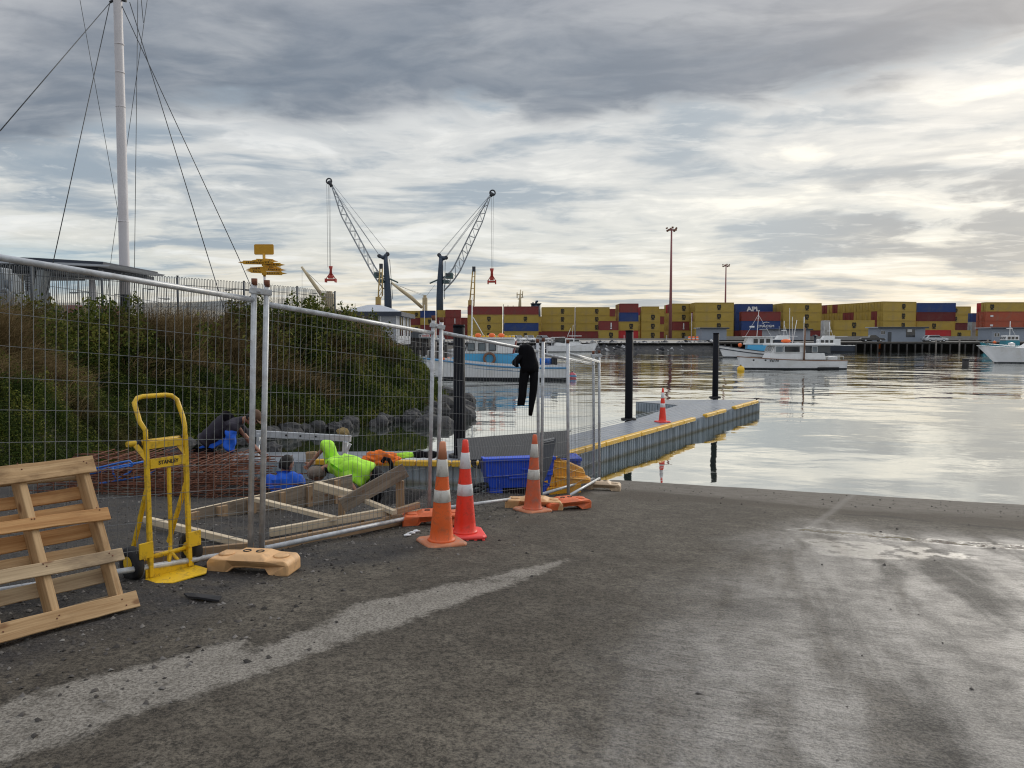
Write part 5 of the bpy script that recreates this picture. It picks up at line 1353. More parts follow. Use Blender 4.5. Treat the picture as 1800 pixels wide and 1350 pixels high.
# timber wharf to the right
W0, W1 = onz(1255, 618, 0), onz(1960, 618, 0)
wh = thing('wharf', 'long dark timber wharf under the sheds and parked vehicles on the right', 'wharf', (W0.x, W0.y, 0))
m = MB(); m.box(((W0.x + W1.x) / 2, W0.y + 6.2, 1.72), (W1.x - W0.x, 12.4, .32)); m.build('deck', M['darktimber'], wh, world=True)
m = MB(); m.box(((W0.x + W1.x) / 2, W0.y - .08, 1.95), (W1.x - W0.x, .18, .14)); m.build('kerb_beam', M['greytimber'], wh, world=True)
m = MB(); m.box(((W0.x + W1.x) / 2, W0.y + 8, .4), (W1.x - W0.x, .3, 3.2)); m.build('back_wall', M['darktimber'], wh, world=True)
rq = random.Random(8)
x = W0.x + 1
while x < W1.x:
    lt = rq.random() < .12
    m = MB(); m.tube([(x, W0.y + rq.uniform(-.1, .1), -1.5), (x, W0.y, 1.58 + (.9 if lt else 0))], .17, 8); m.build('wharf_pile', M['greytimber'] if lt else M['darktimber'], wh, world=True)
    x += rq.uniform(1.1, 1.9)
wy = MB(); wy.add([(W0.x, W0.y + 12.3, 1.9), (W1.x, W0.y + 12.3, 1.9), (W1.x, 175, YARD + .004), (W0.x, 175, YARD + .004)], [(0, 1, 2, 3)])
tag(wy.build('quay', M['concrete']), kind='structure')
m = MB(); m.box(((W0.x + W1.x) / 2, 178, YARD + .45), (W1.x - W0.x, .35, .9)); kb = m.build('barrier_wall', M['concrete'], None); tag(kb, 'low concrete barrier wall along the quay in front of the stacks', 'barrier wall')
m = MB(); m.box(((P0.x - 20 + W0.x) / 2, 176, YARD + .2), (W0.x - P0.x + 20, .3, .4)); kb = m.build('kerb_wall', M['concrete'], None); tag(kb, 'low concrete kerb along the road above the seawall rocks', 'kerb')

def shed(px0, px1, D, h, mat, label, z0=1.9, depth=5.0, roof_dy=.5, door=None, wins=(), sign=None):
    a, b = at(px0, 594, D), at(px1, 594, D); w = b.x - a.x
    r = thing('wharf_shed', label, 'shed', (a.x, D, z0))
    MB().box((w / 2, depth / 2, h / 2), (w, depth, h)).build('wall', mat, r)
    m = MB(); m.box((w / 2, depth / 2, h + .1), (w + 1.0, depth + 1.0, .2)); m.build('roof', M['rooflt'], r)
    m = MB(); m.box((w / 2, -.52, h + .02), (w + 1.0, .06, .30)); m.build('fascia', M['roofdk'], r)
    for (x, z, ww, hh) in wins:
        f = MB().box((x * w, -.02, z), (ww, .06, hh)).build('window', M['white'], r); MB().box((x * w, -.055, z), (ww * .8, .02, hh * .84)).build('pane', M['glass'], f)
    if door: MB().box((door[0] * w, -.02, door[2] / 2), (door[1], .06, door[2])).build('door', M['fence_dk'], r)
    if sign: MB().box((sign[0] * w, -.04, sign[1]), (sign[2], .05, sign[3])).build('sign_board', M['white'], r)
    return r
shed(1233, 1277, 171, 3.1, M['shed'], 'small grey blue hut with a flat pale roof above the seawall')
sh2 = shed(1545, 1626, 165, 3.15, M['shed'], 'grey blue wharf shed with a dark recess and white sign', door=(.23, .8, 2.2), wins=((.06, 2.1, .45, .8), (.105, 2.1, .45, .8)), sign=(.66, 2.55, 1.0, .6))
MB().box((.68 * 10.3, -.015, 1.95), (2.0, .05, 1.75)).build('recess', M['cardark'], sh2)
shed(1743, 1815, 168, 3.1, M['shed'], 'grey blue wharf shed cut by the right edge', wins=((.09, 1.6, .5, .9), (.16, 1.6, .5, .9)))
shed(1352, 1424, 175, 2.85, M['shed_lt'], 'long grey shed behind the moored launches, with open front', wins=())
# vehicles
def car(px, D, L, mat, label, rz=0.0, z0=1.9, ute=False, name='parked_car', cat='car'):
    p = at(px, 594, D); r = thing(name, label, cat, (p.x, D, z0), rz, 'vehicles parked on the far quay'); k = L / 4.4
    prof = [(-2.2, .35), (-2.2, .75), (-2.05, .95), (-.6 if ute else -1.75, .98), (1.15, .95), (1.95, .85), (2.2, .68), (2.2, .35)]
    m = MB(); m.prism([(x * k, z) for x, z in prof], 1.7, MXZ); m.build('body', mat, r, bevel=.06)
    cab = [(-.65, .95), (-.45, 1.55), (.45, 1.55), (1.1, .95)] if ute else [(-1.95, .95), (-1.5, 1.48), (.35, 1.5), (1.15, .95)]
    m = MB(); m.prism([(x * k, z) for x, z in cab], 1.5, MXZ); m.build('cabin', mat, r, bevel=.06)
    gl = [(x * k * .9, .97 + (z - .95) * .86) for x, z in cab]
    m = MB(); m.prism(gl, 1.52, MXZ); m.build('side_window', M['glass'], r)
    x0, x1 = cab[-1][0] * k, cab[-2][0] * k
    m = MB(); m.bar((x0 - .05 * k, 0, 1.0), (x1 + .06, 0, 1.45), 1.3, .03, (0, 0, 1)); m.v = [(x + .03, y, z + .03) for x, y, z in m.v]; m.build('windscreen', M['glass'], r)
    for x in (-1.35, 1.35):
        for y in (-.78, .78):
            w = MB().lathe([(0, -.1), (.30, -.1), (.32, 0), (.30, .1), (0, .1)], 16, (x * k, y, .32), rotx(math.pi / 2)).build('wheel', M['black_rub'], r)
            MB().lathe([(0, -.105), (.19, -.105), (.19, .105), (0, .105)], 12, (x * k, y, .32), rotx(math.pi / 2)).build('rim', M['alu'], w)
    for y in (-.6, .6): MB().box((2.17 * k, y, .72), (.08, .35, .14)).build('headlight', M['white_txt'], r, bevel=.02)
    return r
ctr = R(-90)
car(868, 168, 4.3, M['carsilver'], 'silver car parked left of the white car on the far quay', R(-60))
car(846, 172, 4.3, M['cardark'], 'dark car parked furthest left on the far quay', R(-70))
car(910, 166, 4.4, M['carwhite'], 'white car facing the water under the container stack with one navy box', R(-55))
car(931, 168, 4.4, M['carwhite'], 'white car parked right beside another white car', R(-75))
car(955, 169, 4.5, M['carsilver'], 'silver car parked furthest right of the row above the white launch', R(-60))
car(773, 165, 4.3, M['carsilver'], 'silver car parked on the left wharf behind the fence posts', R(-75))
car(1533, 163, 5.0, M['cardark'], 'dark utility truck parked left of the grey wharf shed', R(-10), ute=True, name='parked_ute', cat='utility truck')
car(1646, 160, 4.3, M['carwhite'], 'white car parked right of the grey wharf shed', R(-20))
car(1637, 162, 4.0, M['carsilver'], 'silver car tucked behind the white car by the wharf shed', R(-15))
car(1375, 170, 4.2, M['carsilver'], 'silver car parked behind the moored launches', R(-80))
# orange plastic drums by the hut
for i, (px, lab) in enumerate(((1212, 'left one of three orange drums left of the grey hut'), (1219, 'middle one of three orange drums left of the grey hut'), (1225.5, 'right one of three orange drums left of the grey hut'))):
    p = at(px, 594, 170); r = thing('road_drum', lab, 'drum', (p.x, 170, 1.95), 0, 'orange drums beside the hut')
    MB().lathe([(.42, 0), (.42, .12), (.34, .14), (.30, 1.15), (.1, 1.2), (0, 1.2)], 14).build('drum', M['orange_buoy'], r); MB().lathe([(.322, .55), (.33, .56), (.318, .8), (.31, .81)], 14).build('band', M['white'], r)
p = at(1207, 594, 169); lo = MB().box((0, 0, .35), (1.2, 1.0, .5)).box((0, 0, .05), (1.3, 1.1, .1)).build('crate', M['craneyel']); lo.location = (p.x, 169, 1.95); tag(lo, 'yellow box pallet on the quay left of the orange drums', 'crate')
# thin poles on the far side
def pole(px, D, z0, h, r0, mat, label, name='lamp_post', cat='lamp post', head=True, arm=1):
    p = at(px, 594, D); r = thing(name, label, cat, (p.x, D, z0))
    MB().tube([(0, 0, 0), (0, 0, h)], [r0, r0 * .6], 8).build('post', mat, r)
    if head:
        m = MB(); m.tube([(-.9 * (arm == 2), 0, h - .1), (.0, 0, h), (.9, 0, h - .1)], .05, 6); m.build('arm', mat, r)
        for s in ((1,) if arm == 1 else (-1, 1)): MB().box((s * 1.1, 0, h - .12), (.7, .3, .14)).build('lamp_head', mat, r)
    return r
pole(1010.5, 185, YARD, 8.2, .10, M['mast'], 'thin pale pole standing before the container stacks', 'pole', 'pole', False)
pole(1215.5, 170, 1.9, 6.6, .09, M['mast'], 'thin pale pole left of the small grey hut', 'pole', 'pole', False)
pole(746.5, 150, 1.9, 7.6, .07, M['mast'], 'thin white pole beside the grey harbour building', 'pole', 'pole', False)
pole(1097, 165, 1.9, 1.5, .06, M['mast'], 'short white post beside the left black pile', 'post', 'post', False)
pole(1172, 165, 1.9, 1.5, .06, M['mast'], 'short white post by the foot of the tall red pole', 'post', 'post', False)
def floodmast(px, D, ytop, label):
    p = at(px, 594, D); tp = at(px + (px - 900) * .012, ytop, D); h = tp.z - YARD
    r = thing('floodlight_mast', label, 'floodlight mast', (p.x, D, YARD), 0, 'tall red floodlight masts')
    MB().tube([(0, 0, 0), (0, 0, h)], [.42, .19], 12).build('pole', M['lampred'], r)
    m = MB(); m.tube([(1.0 * math.cos(a), 1.0 * math.sin(a), h - .3) for a in np.linspace(0, 6.28, 14)[:-1]], .07, 6, closed=True); m.bar((-1, 0, h - .3), (1, 0, h - .3), .1, .1); m.bar((0, -1, h - .301), (0, 1, h - .301), .1, .1); m.build('head_frame', M['lampred'], r)
    for k in range(8):
        a = k * .785; MB().box((1.15 * math.cos(a), 1.15 * math.sin(a), h + .12 - .5 * (k % 2)), (.42, .42, .36), rotz(a) @ roty(.5)).build('floodlight', M['brown'], r)
    return r
floodmast(1178, 180, 402, 'tall red floodlight mast rising before the containers, the nearer one')
floodmast(1274, 268, 466, 'slimmer red floodlight mast further back behind the containers')

# ------------------------------------------------------------------ harbour cranes
CD = 300.0
def Pc(zx, zy, d=CD): return at(540 + zx / 5, 290 + zy / 5, d)
def lattice(mb, lower, upper, half=1.5, n=(12, 3), r=.17, rd=.085):
    """two side trusses and the bracing between them"""
    def samp(pl, k):
        pts = [Vector(p) for p in pl]; ls = [(pts[i + 1] - pts[i]).length for i in range(len(pts) - 1)]; T = sum(ls) * k
        for i, l in enumerate(ls):
            if T <= l or i == len(ls) - 1: return pts[i] + (pts[i + 1] - pts[i]) * min(1, T / l)
            T -= l
    N = n[0]
    for s in (-1, 1):
        def o(v, k): return v + Vector((0, s * half * (1 - .75 * k), 0))
        for pl in (lower, upper):
            mb.tube([o(samp(pl, k / 24), k / 24) for k in range(25)], r, 6)
        for i in range(N):
            a, b, c = i / N, (i + .5) / N, (i + 1) / N
            mb.tube([o(samp(lower, a), a), o(samp(upper, b), b)], rd, 5, cap=False); mb.tube([o(samp(upper, b), b), o(samp(lower, c), c)], rd, 5, cap=False)
    for i in range(N + 1):
        k = i / N
        for pl in (lower, upper):
            v = samp(pl, k); w = Vector((0, half * (1 - .75 * k), 0)); mb.tube([v - w, v + w], rd, 5, cap=False)
def harbour_crane(label, tw, head, lower, upper, tip, hoist, ties, cab, spread, sgn):
    base = Pc(*tw[0]); r = thing('harbour_crane', label, 'crane', (base.x, CD, YARD), 0, 'mobile harbour cranes')
    pts = [Pc(*p[:2]) for p in tw]; pts[0].z = YARD; MB().tube(pts, [p[2] / 5 / 1300 * CD / 2 for p in tw], 14).build('tower', M['crane_navy'], r, world=True)
    m = MB()
    hp2 = [Pc(*p) for p in head]; m.tube(hp2, [.6, .85, .9, .6][:len(hp2)], 8); m.build('tower_head', M['crane_navy'], r, world=True)
    for p in (head[0], head[-1]): MB().lathe([(0, -.5), (.8, -.5), (.8, .5), (0, .5)], 14, Pc(*p), rotx(math.pi / 2)).build('sheave', M['crane_dk'], r, world=True)
    bmm = MB(); lattice(bmm, [Pc(*p) for p in lower], [Pc(*p) for p in upper]); bo = bmm.build('boom', M['crane_grey'], r, world=True)
    m = MB(); tt = Pc(*tip); m.tube([tt + Vector((1.05 * math.cos(a), 0, 1.05 * math.sin(a))) for a in np.linspace(0, 6.28, 16)[:-1]], .3, 6, closed=True); m.tube([tt, Pc(*lower[-1])], [.8, .7], 6); m.build('boom_tip', M['crane_dk'], r, world=True)
    m = MB()
    for a, b in ties:
        for s in (-.7, .7): m.tube([Pc(*a) + Vector((0, s, 0)), Pc(*b) + Vector((0, s * .5, 0))], .06, 4, cap=False)
    m.build('tie_ropes', M['crane_grey'], r, world=True)
    m = MB()
    for a, b in hoist: m.tube([Pc(*a), Pc(*b)], .07, 4, cap=False)
    m.build('hoist_ropes', M['crane_dk'], r, world=True)
    x0, y0, x1, y1 = spread; c = Pc((x0 + x1) / 2, y1 - 14); wd = (x1 - x0) / 5 / 1300 * CD
    m = MB(); m.box(c, (wd * .9, 2.0, .7)); m.box(c + Vector((0, 0, 1.2)), (wd * .5, 1.6, 1.2)); m.tube([c + Vector((0, 0, 1.5)), Pc((x0 + x1) / 2, y0 + 30), Pc((x0 + x1) / 2, y0)], [.6, .5, .9], 8)
    for s in (-1, 1): m.tube([c + Vector((s * wd * .5, 0, .4)), Pc((x0 + x1) / 2, y0 + 50)], .18, 5); m.box(c + Vector((s * wd * .5, 0, -.2)), (.5, 2.4, 1.5))
    m.build('spreader', M['crimson_'], r, world=True)
    m = MB(); cc = Pc(*cab); m.box(cc, (3.0, 3.0, 2.2)); m.box(cc + Vector((sgn * 1.2, 0, -2.4)), (2.6, 2.4, 1.4)); m.tube([cc + Vector((-sgn * 1, 0, 1)), cc + Vector((sgn * 8, 0, -3))], .35, 6); m.build('machinery_cab', M['crane_teal'], r, bevel=.3, world=True)
    m = MB(); m.box(cc + Vector((sgn * .3, -1.6, .3)), (1.6, .3, 1.0)); m.build('cab_window', M['glass'], r, world=True)
    m = MB()
    for i in range(10):
        k = i / 9; q = pts[0] + (pts[-1] - pts[0]) * k
    m.tube([Pc(tw[1][0] + 42, tw[1][1]), Pc(tw[-1][0] + 35, tw[-1][1] + 30)], .12, 5); m.build('ladder_rail', M['crane_dk'], r, world=True)
    return r
M['crimson_'] = mk('red_spreader_paint', (0.42, 0.05, 0.035), 0.6, 0, 0.15, .5)
harbour_crane('left harbour crane with lattice boom reaching up to the left and dark tower', [(712, 1290, 62), (710, 1180, 66), (705, 1050, 56), (695, 900, 44), (690, 800, 36)], [(634, 800), (668, 815), (690, 800), (706, 783)],
              [(672, 1090), (610, 1010), (560, 930), (300, 450), (216, 190)], [(690, 1020), (640, 960), (600, 905), (352, 440), (228, 190)], (192, 142), [((188, 160), (199, 890)), ((199, 165), (205, 890)), ((172, 165), (181, 900))],
              [((706, 770), (232, 175)), ((634, 795), (240, 215)), ((634, 795), (250, 250))], (625, 968), (165, 890, 250, 1025), 1)
harbour_crane('right harbour crane with lattice boom reaching up to the right and dark tower', [(1165, 1290, 64), (1165, 1180, 62), (1168, 1040, 56), (1174, 900, 44), (1178, 815, 38)], [(1160, 792), (1176, 815), (1200, 820), (1220, 815)],
              [(1204, 1105), (1290, 1010), (1345, 930), (1540, 500), (1612, 275)], [(1195, 1010), (1235, 960), (1275, 925), (1492, 480), (1600, 275)], (1629, 245), [((1618, 270), (1622, 915)), ((1636, 270), (1632, 915))],
              [((1165, 775), (1590, 285)), ((1222, 800), (1575, 320)), ((1230, 800), (1560, 360))], (1250, 975), (1590, 910, 1656, 1040), -1)
def Zs(px, py, D): return at(px, py, D)
def ship_crane(label, D, ped, jib, wires, mat, w=2.6):
    r = thing('ship_crane', label, 'ship crane', (at(ped[0][0], 594, D).x, D, 2.4), 0, 'cranes of the ships behind the quay')
    k = D / 1300
    a, b = Zs(*ped[0], D), Zs(*ped[1], D); m = MB(); m.bar(a, b, w, ped[2] * k, (1, 0, 0)); m.build('pedestal', mat, r, bevel=.2, world=True)
    if len(ped) > 3:
        m = MB(); m.box(b + Vector((0, 0, .5)), (ped[2] * k * .6, w * .8, 1.0)); m.build('pedestal_cap', M['shipyel'], r, world=True)
    m = MB(); P = [Zs(*p, D) for p in jib]; m.tube(P, [.75, .95, .8, .5][:len(P)] if len(P) == 4 else [.7] * len(P), 6); m.build('jib', mat, r, world=True)
    m = MB()
    for p, q in wires: m.tube([Zs(*p, D), Zs(*q, D)], .06, 4, cap=False)
    m.build('wires', M['crane_dk'], r, world=True)
    return r
ship_crane('buff ship crane with jib raised to the left, beyond the looped fence', 330, ((579, 560), (579, 516), 15, 1), [(573, 530), (556, 505), (543, 487), (530, 469)], [((530, 469), (578, 516)), ((532, 472), (572, 510)), ((531, 469), (531, 510))], M['shipyel'])
ship_crane('buff ship crane with jib sloping up to the left, between the two big cranes', 330, ((747, 552), (747, 523), 8, 1), [(742, 541), (724, 524), (705, 510), (688, 497)], [((688, 497), (746, 521)), ((700, 502), (747, 519)), ((749, 521), (765, 500))], M['shipyel'])
def mast_crane(label, D, legs, box_, head):
    r = thing('yard_crane', label, 'yard crane', (at(legs[0][0][0], 594, D).x, D, 2.4), 0, 'smaller lattice cranes behind the containers')
    m = MB()
    for a, b in legs: m.tube([Zs(*a, D), Zs(*b, D)], .26, 6)
    (a0, b0), (a1, b1) = legs[0], legs[-1]
    for i in range(7):
        f = i / 6; p = Vector(a0).lerp(Vector(b0), f); q = Vector(a1).lerp(Vector(b1), f); m.tube([Zs(p.x, p.y, D), Zs(q.x, q.y, D)], .13, 5)
    m.build('mast', M['craneyel'], r, world=True)
    m = MB(); p, q, w = box_; m.bar(Zs(*p, D), Zs(*q, D), 2.2, w * D / 1300, (1, 0, 0)); m.build('machine_house', M['craneyel'], r, world=True)
    m = MB(); m.bar(Zs(p[0], p[1] - 4, D - 1.3), Zs(q[0], (p[1] + q[1]) / 2 - 2, D - 1.3), .3, w * .5 * D / 1300, (1, 0, 0)); m.build('opening', M['redbrown'], r, world=True)
    m = MB(); m.box(Zs(*head, D), (1.2, 1.2, 1.8)); m.build('mast_head', M['crane_dk'], r, world=True)
mast_crane('yellow two legged crane mast just left of the left tower', 270, [((664, 535), (668, 470)), ((672, 520), (672, 470))], ((665, 552), (665, 522), 8), (670, 468))
mast_crane('yellow two legged crane mast behind the red container tops', 275, [((825, 538), (831, 476)), ((833, 538), (835, 476))], ((826, 548), (826, 528), 6), (833, 473))
# rigging of a yacht between the towers, ship superstructure
sm_ = thing('ship_mast', 'ship mast with radar arms showing above the container tops', 'ship mast', (at(913, 594, 330).x, 330, 2.4))
m = MB(); D = 330; m.tube([at(913, 560, D), at(914, 530, D), at(915, 509, D)], [1.0, .6, .15], 8)
for a, b in (((908, 518), (919, 518)), ((910, 526), (920, 522)), ((909, 524), (909, 514)), ((918, 522), (919, 512))): m.tube([at(*a, D), at(*b, D)], .22, 5)
m.build('mast', M['shipyel'], sm_, world=True)
fn = thing('ship_funnel', 'dark ship funnel showing above the red container', 'ship funnel', (at(942, 594, 320).x, 320, 2.4))
m = MB(); D = 320; m.tube([at(942, 570, D), at(942, 534, D)], 2.1, 14); m.tube([at(942, 534, D), at(943, 530, D), at(946, 530, D)], .5, 8); m.tube([at(937, 535, D), at(937, 531, D)], .3, 6); m.box(at(942, 534, D), (4.6, 4.6, .3)); m.build('funnel', M['crane_navy'], fn, world=True)
for i, (px, top) in enumerate(((885, 535), (893, 536), (902, 537))):
    pole(px, 325, 2.4, at(px, top, 325).z - 2.4, .2, M['crane_dk'], ('thin dark mast left of the ship mast, leftmost of the three', 'thin dark mast left of the ship mast, middle one', 'thin dark mast nearest the left of the ship mast')[i], 'aerial', 'aerial', False)
# ------------------------------------------------------------------ boats
def hull(L, B, hs, hb, rake=.8, flare=.25, tuck=.15, boot=.14, N=22, draft=.5, fine=2.2, sheerpow=2.0, bul=0.0):
    """local +x towards the bow; bands: 0 bottom, 1 boot top, 2 topsides"""
    mb = MB(); rings = []
    for i in range(N + 1):
        u = i / N
        fb = max(0.0, (u - .38) / .62)
        b = B / 2 * (1 - fb ** fine) * (.86 + .14 * min(1, u / .3)); b = max(b, .015)
        sh = hs + (hb - hs) * max(0, (u - .15) / .85) ** sheerpow
        x = L * (u - .5)
        def xx(z): return x + rake * (z / hb) * u ** 5 * 1.0
        wl = b * (1 - flare * (0.35 + .65 * u))
        half = [(0, -draft * (1 - .75 * u ** 3)), (wl * .8, -draft * .35), (wl * .97, 0.0), (wl * 1.0, boot), (wl + (b - wl) * .55, boot + (sh - boot) * .5), (b, sh)]
        ring = [Vector((xx(z), -y, z)) for y, z in reversed(half)] + [Vector((xx(z), y, z)) for y, z in half[1:]]
        rings.append(ring)
    b0 = len(mb.v); n = len(rings[0])
    mb.add([p for r_ in rings for p in r_], [])
    band = [2, 2, 1, 0, 0, 0, 0, 1, 2, 2]
    for i in range(N):
        for k in range(n - 1):
            a = b0 + i * n + k; mb.f.append((a, a + 1, a + n + 1, a + n)); mb.m.append(band[k]); mb.s.append(True)
    mb.f.append(tuple(b0 + k for k in range(n))); mb.m.append(2); mb.s.append(False)
    mb.f.append(tuple(b0 + N * n + k for k in reversed(range(n)))); mb.m.append(2); mb.s.append(False)
    sheer = [(r_[-1].x, r_[-1].y, r_[-1].z) for r_ in rings]
    return mb, rings, sheer
def deckmesh(rings, drop=.06, inset=.97):
    m = MB(); n = len(rings[0])
    vs = []
    for r_ in rings: vs += [Vector((r_[0].x, r_[0].y * inset, r_[0].z - drop)), Vector((r_[-1].x, r_[-1].y * inset, r_[-1].z - drop))]
    m.add(vs, [(2 * i, 2 * i + 1, 2 * i + 3, 2 * i + 2) for i in range(len(rings) - 1)]); return m
def boat(label, px, D, rz, L, B, hs, hb, mats, cat='boat', name='boat', trim=None, deckmat=None, group=None, trimr=.045, **k):
    p = at(px, 594, D); r = thing(name, label, cat, (p.x, D, 0.0), rz, group)
    mb, rings, sheer = hull(L, B, hs, hb, **k)
    mb.build('hull', mats, r)
    deckmesh(rings).build('deck', deckmat or M['greytimber'], r)
    if trim:
        m = MB()
        for s in (1, -1): m.tube([(x, s * y, z) for x, y, z in sheer], trimr, 6)
        m.build('gunwale', trim, r)
    return r, rings, sheer
def house(r, x0, x1, z0, z1, w, mat, name='cabin', rake0=0.0, rake1=.25, tumble=.08, bevel=.05, y0=0):
    """cabin block; x1 is the forward end, its front leans back by rake1"""
    m = MB(); a, b = w / 2, w / 2 - tumble
    rings = [[Vector((x0, -a, z0)), Vector((x1, -a * .9, z0)), Vector((x1, a * .9, z0)), Vector((x0, a, z0))], [Vector((x0 + rake0, -b, z1)), Vector((x1 - rake1, -b * .9, z1)), Vector((x1 - rake1, b * .9, z1)), Vector((x0 + rake0, b, z1))]]
    m.loft(rings, sm=False); return m.build(name, mat, r, bevel=bevel)
def win(r, x, z, w, h, y, mat=None, frame=None, fr=.04, lean=0.0):
    """one window on both sides"""
    for s in (-1, 1):
        M3 = rotx(s * lean)
        f = MB().box((x, s * y, z), (w + fr * 2, .04, h + fr * 2), M3).build('window', frame or M['white'], r, bevel=.02); MB().box((x, s * (y + .022), z), (w, .02, h), M3).build('pane', mat or M['glass'], f)
def fwin(r, x, ys, z, w, h, lean=0.0, mat=None):
    for y in ys:
        f = MB().box((x, y, z), (.04, w + .08, h + .08), roty(-lean)).build('window', M['white'], r); MB().box((x + .022, y, z), (.02, w, h), roty(-lean)).build('pane', mat or M['glass'], f)
def rail(r, pts, h, mat=None, posts=1, rr=.018, name='rail'):
    m = MB(); m.tube([(x, y, z + h) for x, y, z in pts], rr, 6)
    for x, y, z in pts[::posts]: m.tube([(x, y, z), (x, y, z + h)], rr * .8, 6)
    return m.build(name, mat or M['alu'], r)
def ring_buoy(r, c, rad, name='lifebuoy', M3=None, mat=None):
    m = MB(); m.tube([Vector(c) + ((M3 or Matrix.Identity(3)) @ Vector((rad * math.cos(a), 0, rad * math.sin(a)))) for a in np.linspace(0, 6.283, 18)[:-1]], rad * .24, 8, closed=True)
    return m.build(name, mat or M['orange_buoy'], r)

# blue and white fishing boat behind the bank: bow to the left
fb, rg, shr = boat('blue and white fishing boat with orange floats on its roof, moored beyond the bank', 878, 50.5, R(178), 9.3, 3.0, .80, 1.42, [M['darkhull'], M['darkhull'], M['hullwhite']], 'fishing boat', 'fishing_boat', M['midblue'], trimr=.06, rake=.7, boot=.16)
m = MB()
for s in (1, -1): m.tube([(x, s * (y - .10), z - .24) for x, y, z in shr], .04, 6)
m.build('rubbing_strake', M['midblue'], fb)
m = MB()
for s in (1, -1): m.loft([[Vector((x, s * (y - .05), z)), Vector((x, s * (y - .02), z)), Vector((x, s * (y - .0), z + .22)), Vector((x, s * (y - .04), z + .22))] for x, y, z in shr[:20]], cap=True, sm=False)
m.build('bulwark', M['hullwhite'], fb)
house(fb, -2.3, 2.55, .8, 1.75, 2.2, M['skyblue'], 'lower_house', 0, .25)
house(fb, -.9, 2.3, 1.75, 2.72, 2.1, M['white'], 'wheelhouse', -.25, .35)
MB().box((.72, 0, 2.77), (3.5, 2.3, .10)).build('roof', M['white'], fb, bevel=.03)
m = MB()
for i in range(13): m.lathe([(0, -.07), (.09, -.06), (.12, 0), (.09, .06), (0, .07)], 8, (2.2 - i * .26, -1.02, 2.9))
m.build('yellow_net_floats', M['yellow_buoy'], fb)
for x in (.42, 1.12, 1.85): win(fb, x, 2.2, .40, .42, 1.04, M['glass_lt'], M['cardark'], .05, lean=0)
house(fb, -1.0, -.55, 1.72, 2.6, 1.9, M['redbrown'], 'stern_panel', -.2, -.1, .05)
MB().box((-1.2, -1.12, 1.32), (1.0, .06, .36)).build('name_board', M['cardark'], fb, bevel=.1)
for s in (-1, 1): ring_buoy(fb, (.62, s * 1.14, 1.42), .36, 'lifebuoy', None, M['brown'])
m = MB()
for x, y in ((1.5, -.5), (.5, .2), (-.1, -.6)): m.blob((x, y, 2.98), .19, 3, 2, (1.2, 1, .8), .05)
m.build('orange_float', M['orange_buoy'], fb)
m = MB(); m.tube([(1.9, 0, 2.8), (1.85, 0, 5.6)], [.06, .035], 8); m.tube([(1.86, -.4, 4.6), (1.86, .4, 4.6)], .02, 5); m.tube([(1.8, 0, 4.2), (1.1, 0, 3.0)], .03, 6); m.build('mast', M['white'], fb)
m = MB()
for x, c in ((-3.4, 0), (-3.0, 0)): m.lathe([(0, 0), (.25, 0), (.27, .55), (0, .56)], 12, (x, -.5, .85))
m.build('blue_drum', M['blue_steel'], fb); MB().box((-3.75, -.3, 1.2), (.4, .5, .8)).build('winch', M['black_rub'], fb, bevel=.04)
m = MB(); m.lathe([(0, 0), (.2, 0), (.22, .42), (0, .43)], 12, (3.0, .4, 1.05)); m.build('bait_bin', M['skyblue'], fb)
m = MB(); m.blob((3.55, -.3, 1.3), .15, 4, 2); m.blob((3.8, .2, 1.32), .13, 5, 2); m.build('orange_float', M['orange_buoy'], fb)
rail(fb, [(2.2, -1.2, 1.15), (3.2, -.85, 1.25), (4.2, -.35, 1.42), (4.9, 0, 1.48)], .45, M['white'])
# white launch under the car row
wl, rg, shr = boat('white motor launch lying under the far parked cars, bow to the right', 1003, 148, R(4), 9.4, 3.2, 1.15, 1.75, [M['darkhull'], M['cardark'], M['hullwhite']], 'launch', 'motor_launch', M['white'], deckmat=M['white'])
house(wl, -3.2, 3.0, 1.2, 1.9, 2.5, M['white'], 'cabin', 0, 1.6); house(wl, -1.2, 2.0, 1.9, 2.7, 2.2, M['white'], 'cabin_top', -.1, 1.5)
for x, w in ((-.3, 1.3), (1.05, .9)): win(wl, x, 2.3, w, .42, 1.09)
m = MB(); m.bar((-3.9, 0, 2.9), (-1.2, 0, 2.95), 2.4, .12); m.build('hardtop', M['white'], wl)
MB().box((-2.3, 0, 2.25), (2.0, 2.3, 1.05)).build('wheelhouse_glass', M['glass'], wl)
m = MB()
for x in (-3.7, -1.4):
    for y in (-1.1, 1.1): m.tube([(x, y, 1.2), (x, y, 2.9)], .05, 6)
m.build('hardtop_post', M['alu'], wl)
rail(wl, [(1.0, -1.4, 1.45), (2.5, -1.1, 1.55), (4.0, -.5, 1.7), (4.9, 0, 1.8)], .5)
m = MB(); m.tube([(-.8, 0, 2.7), (.0, 0, 4.7)], .04, 6); m.tube([(.3, 0, 2.7), (.5, 0, 5.4)], .03, 6); m.box((.9, 0, 3.2), (2.6, .3, .12)); m.build('mast', M['white'], wl)
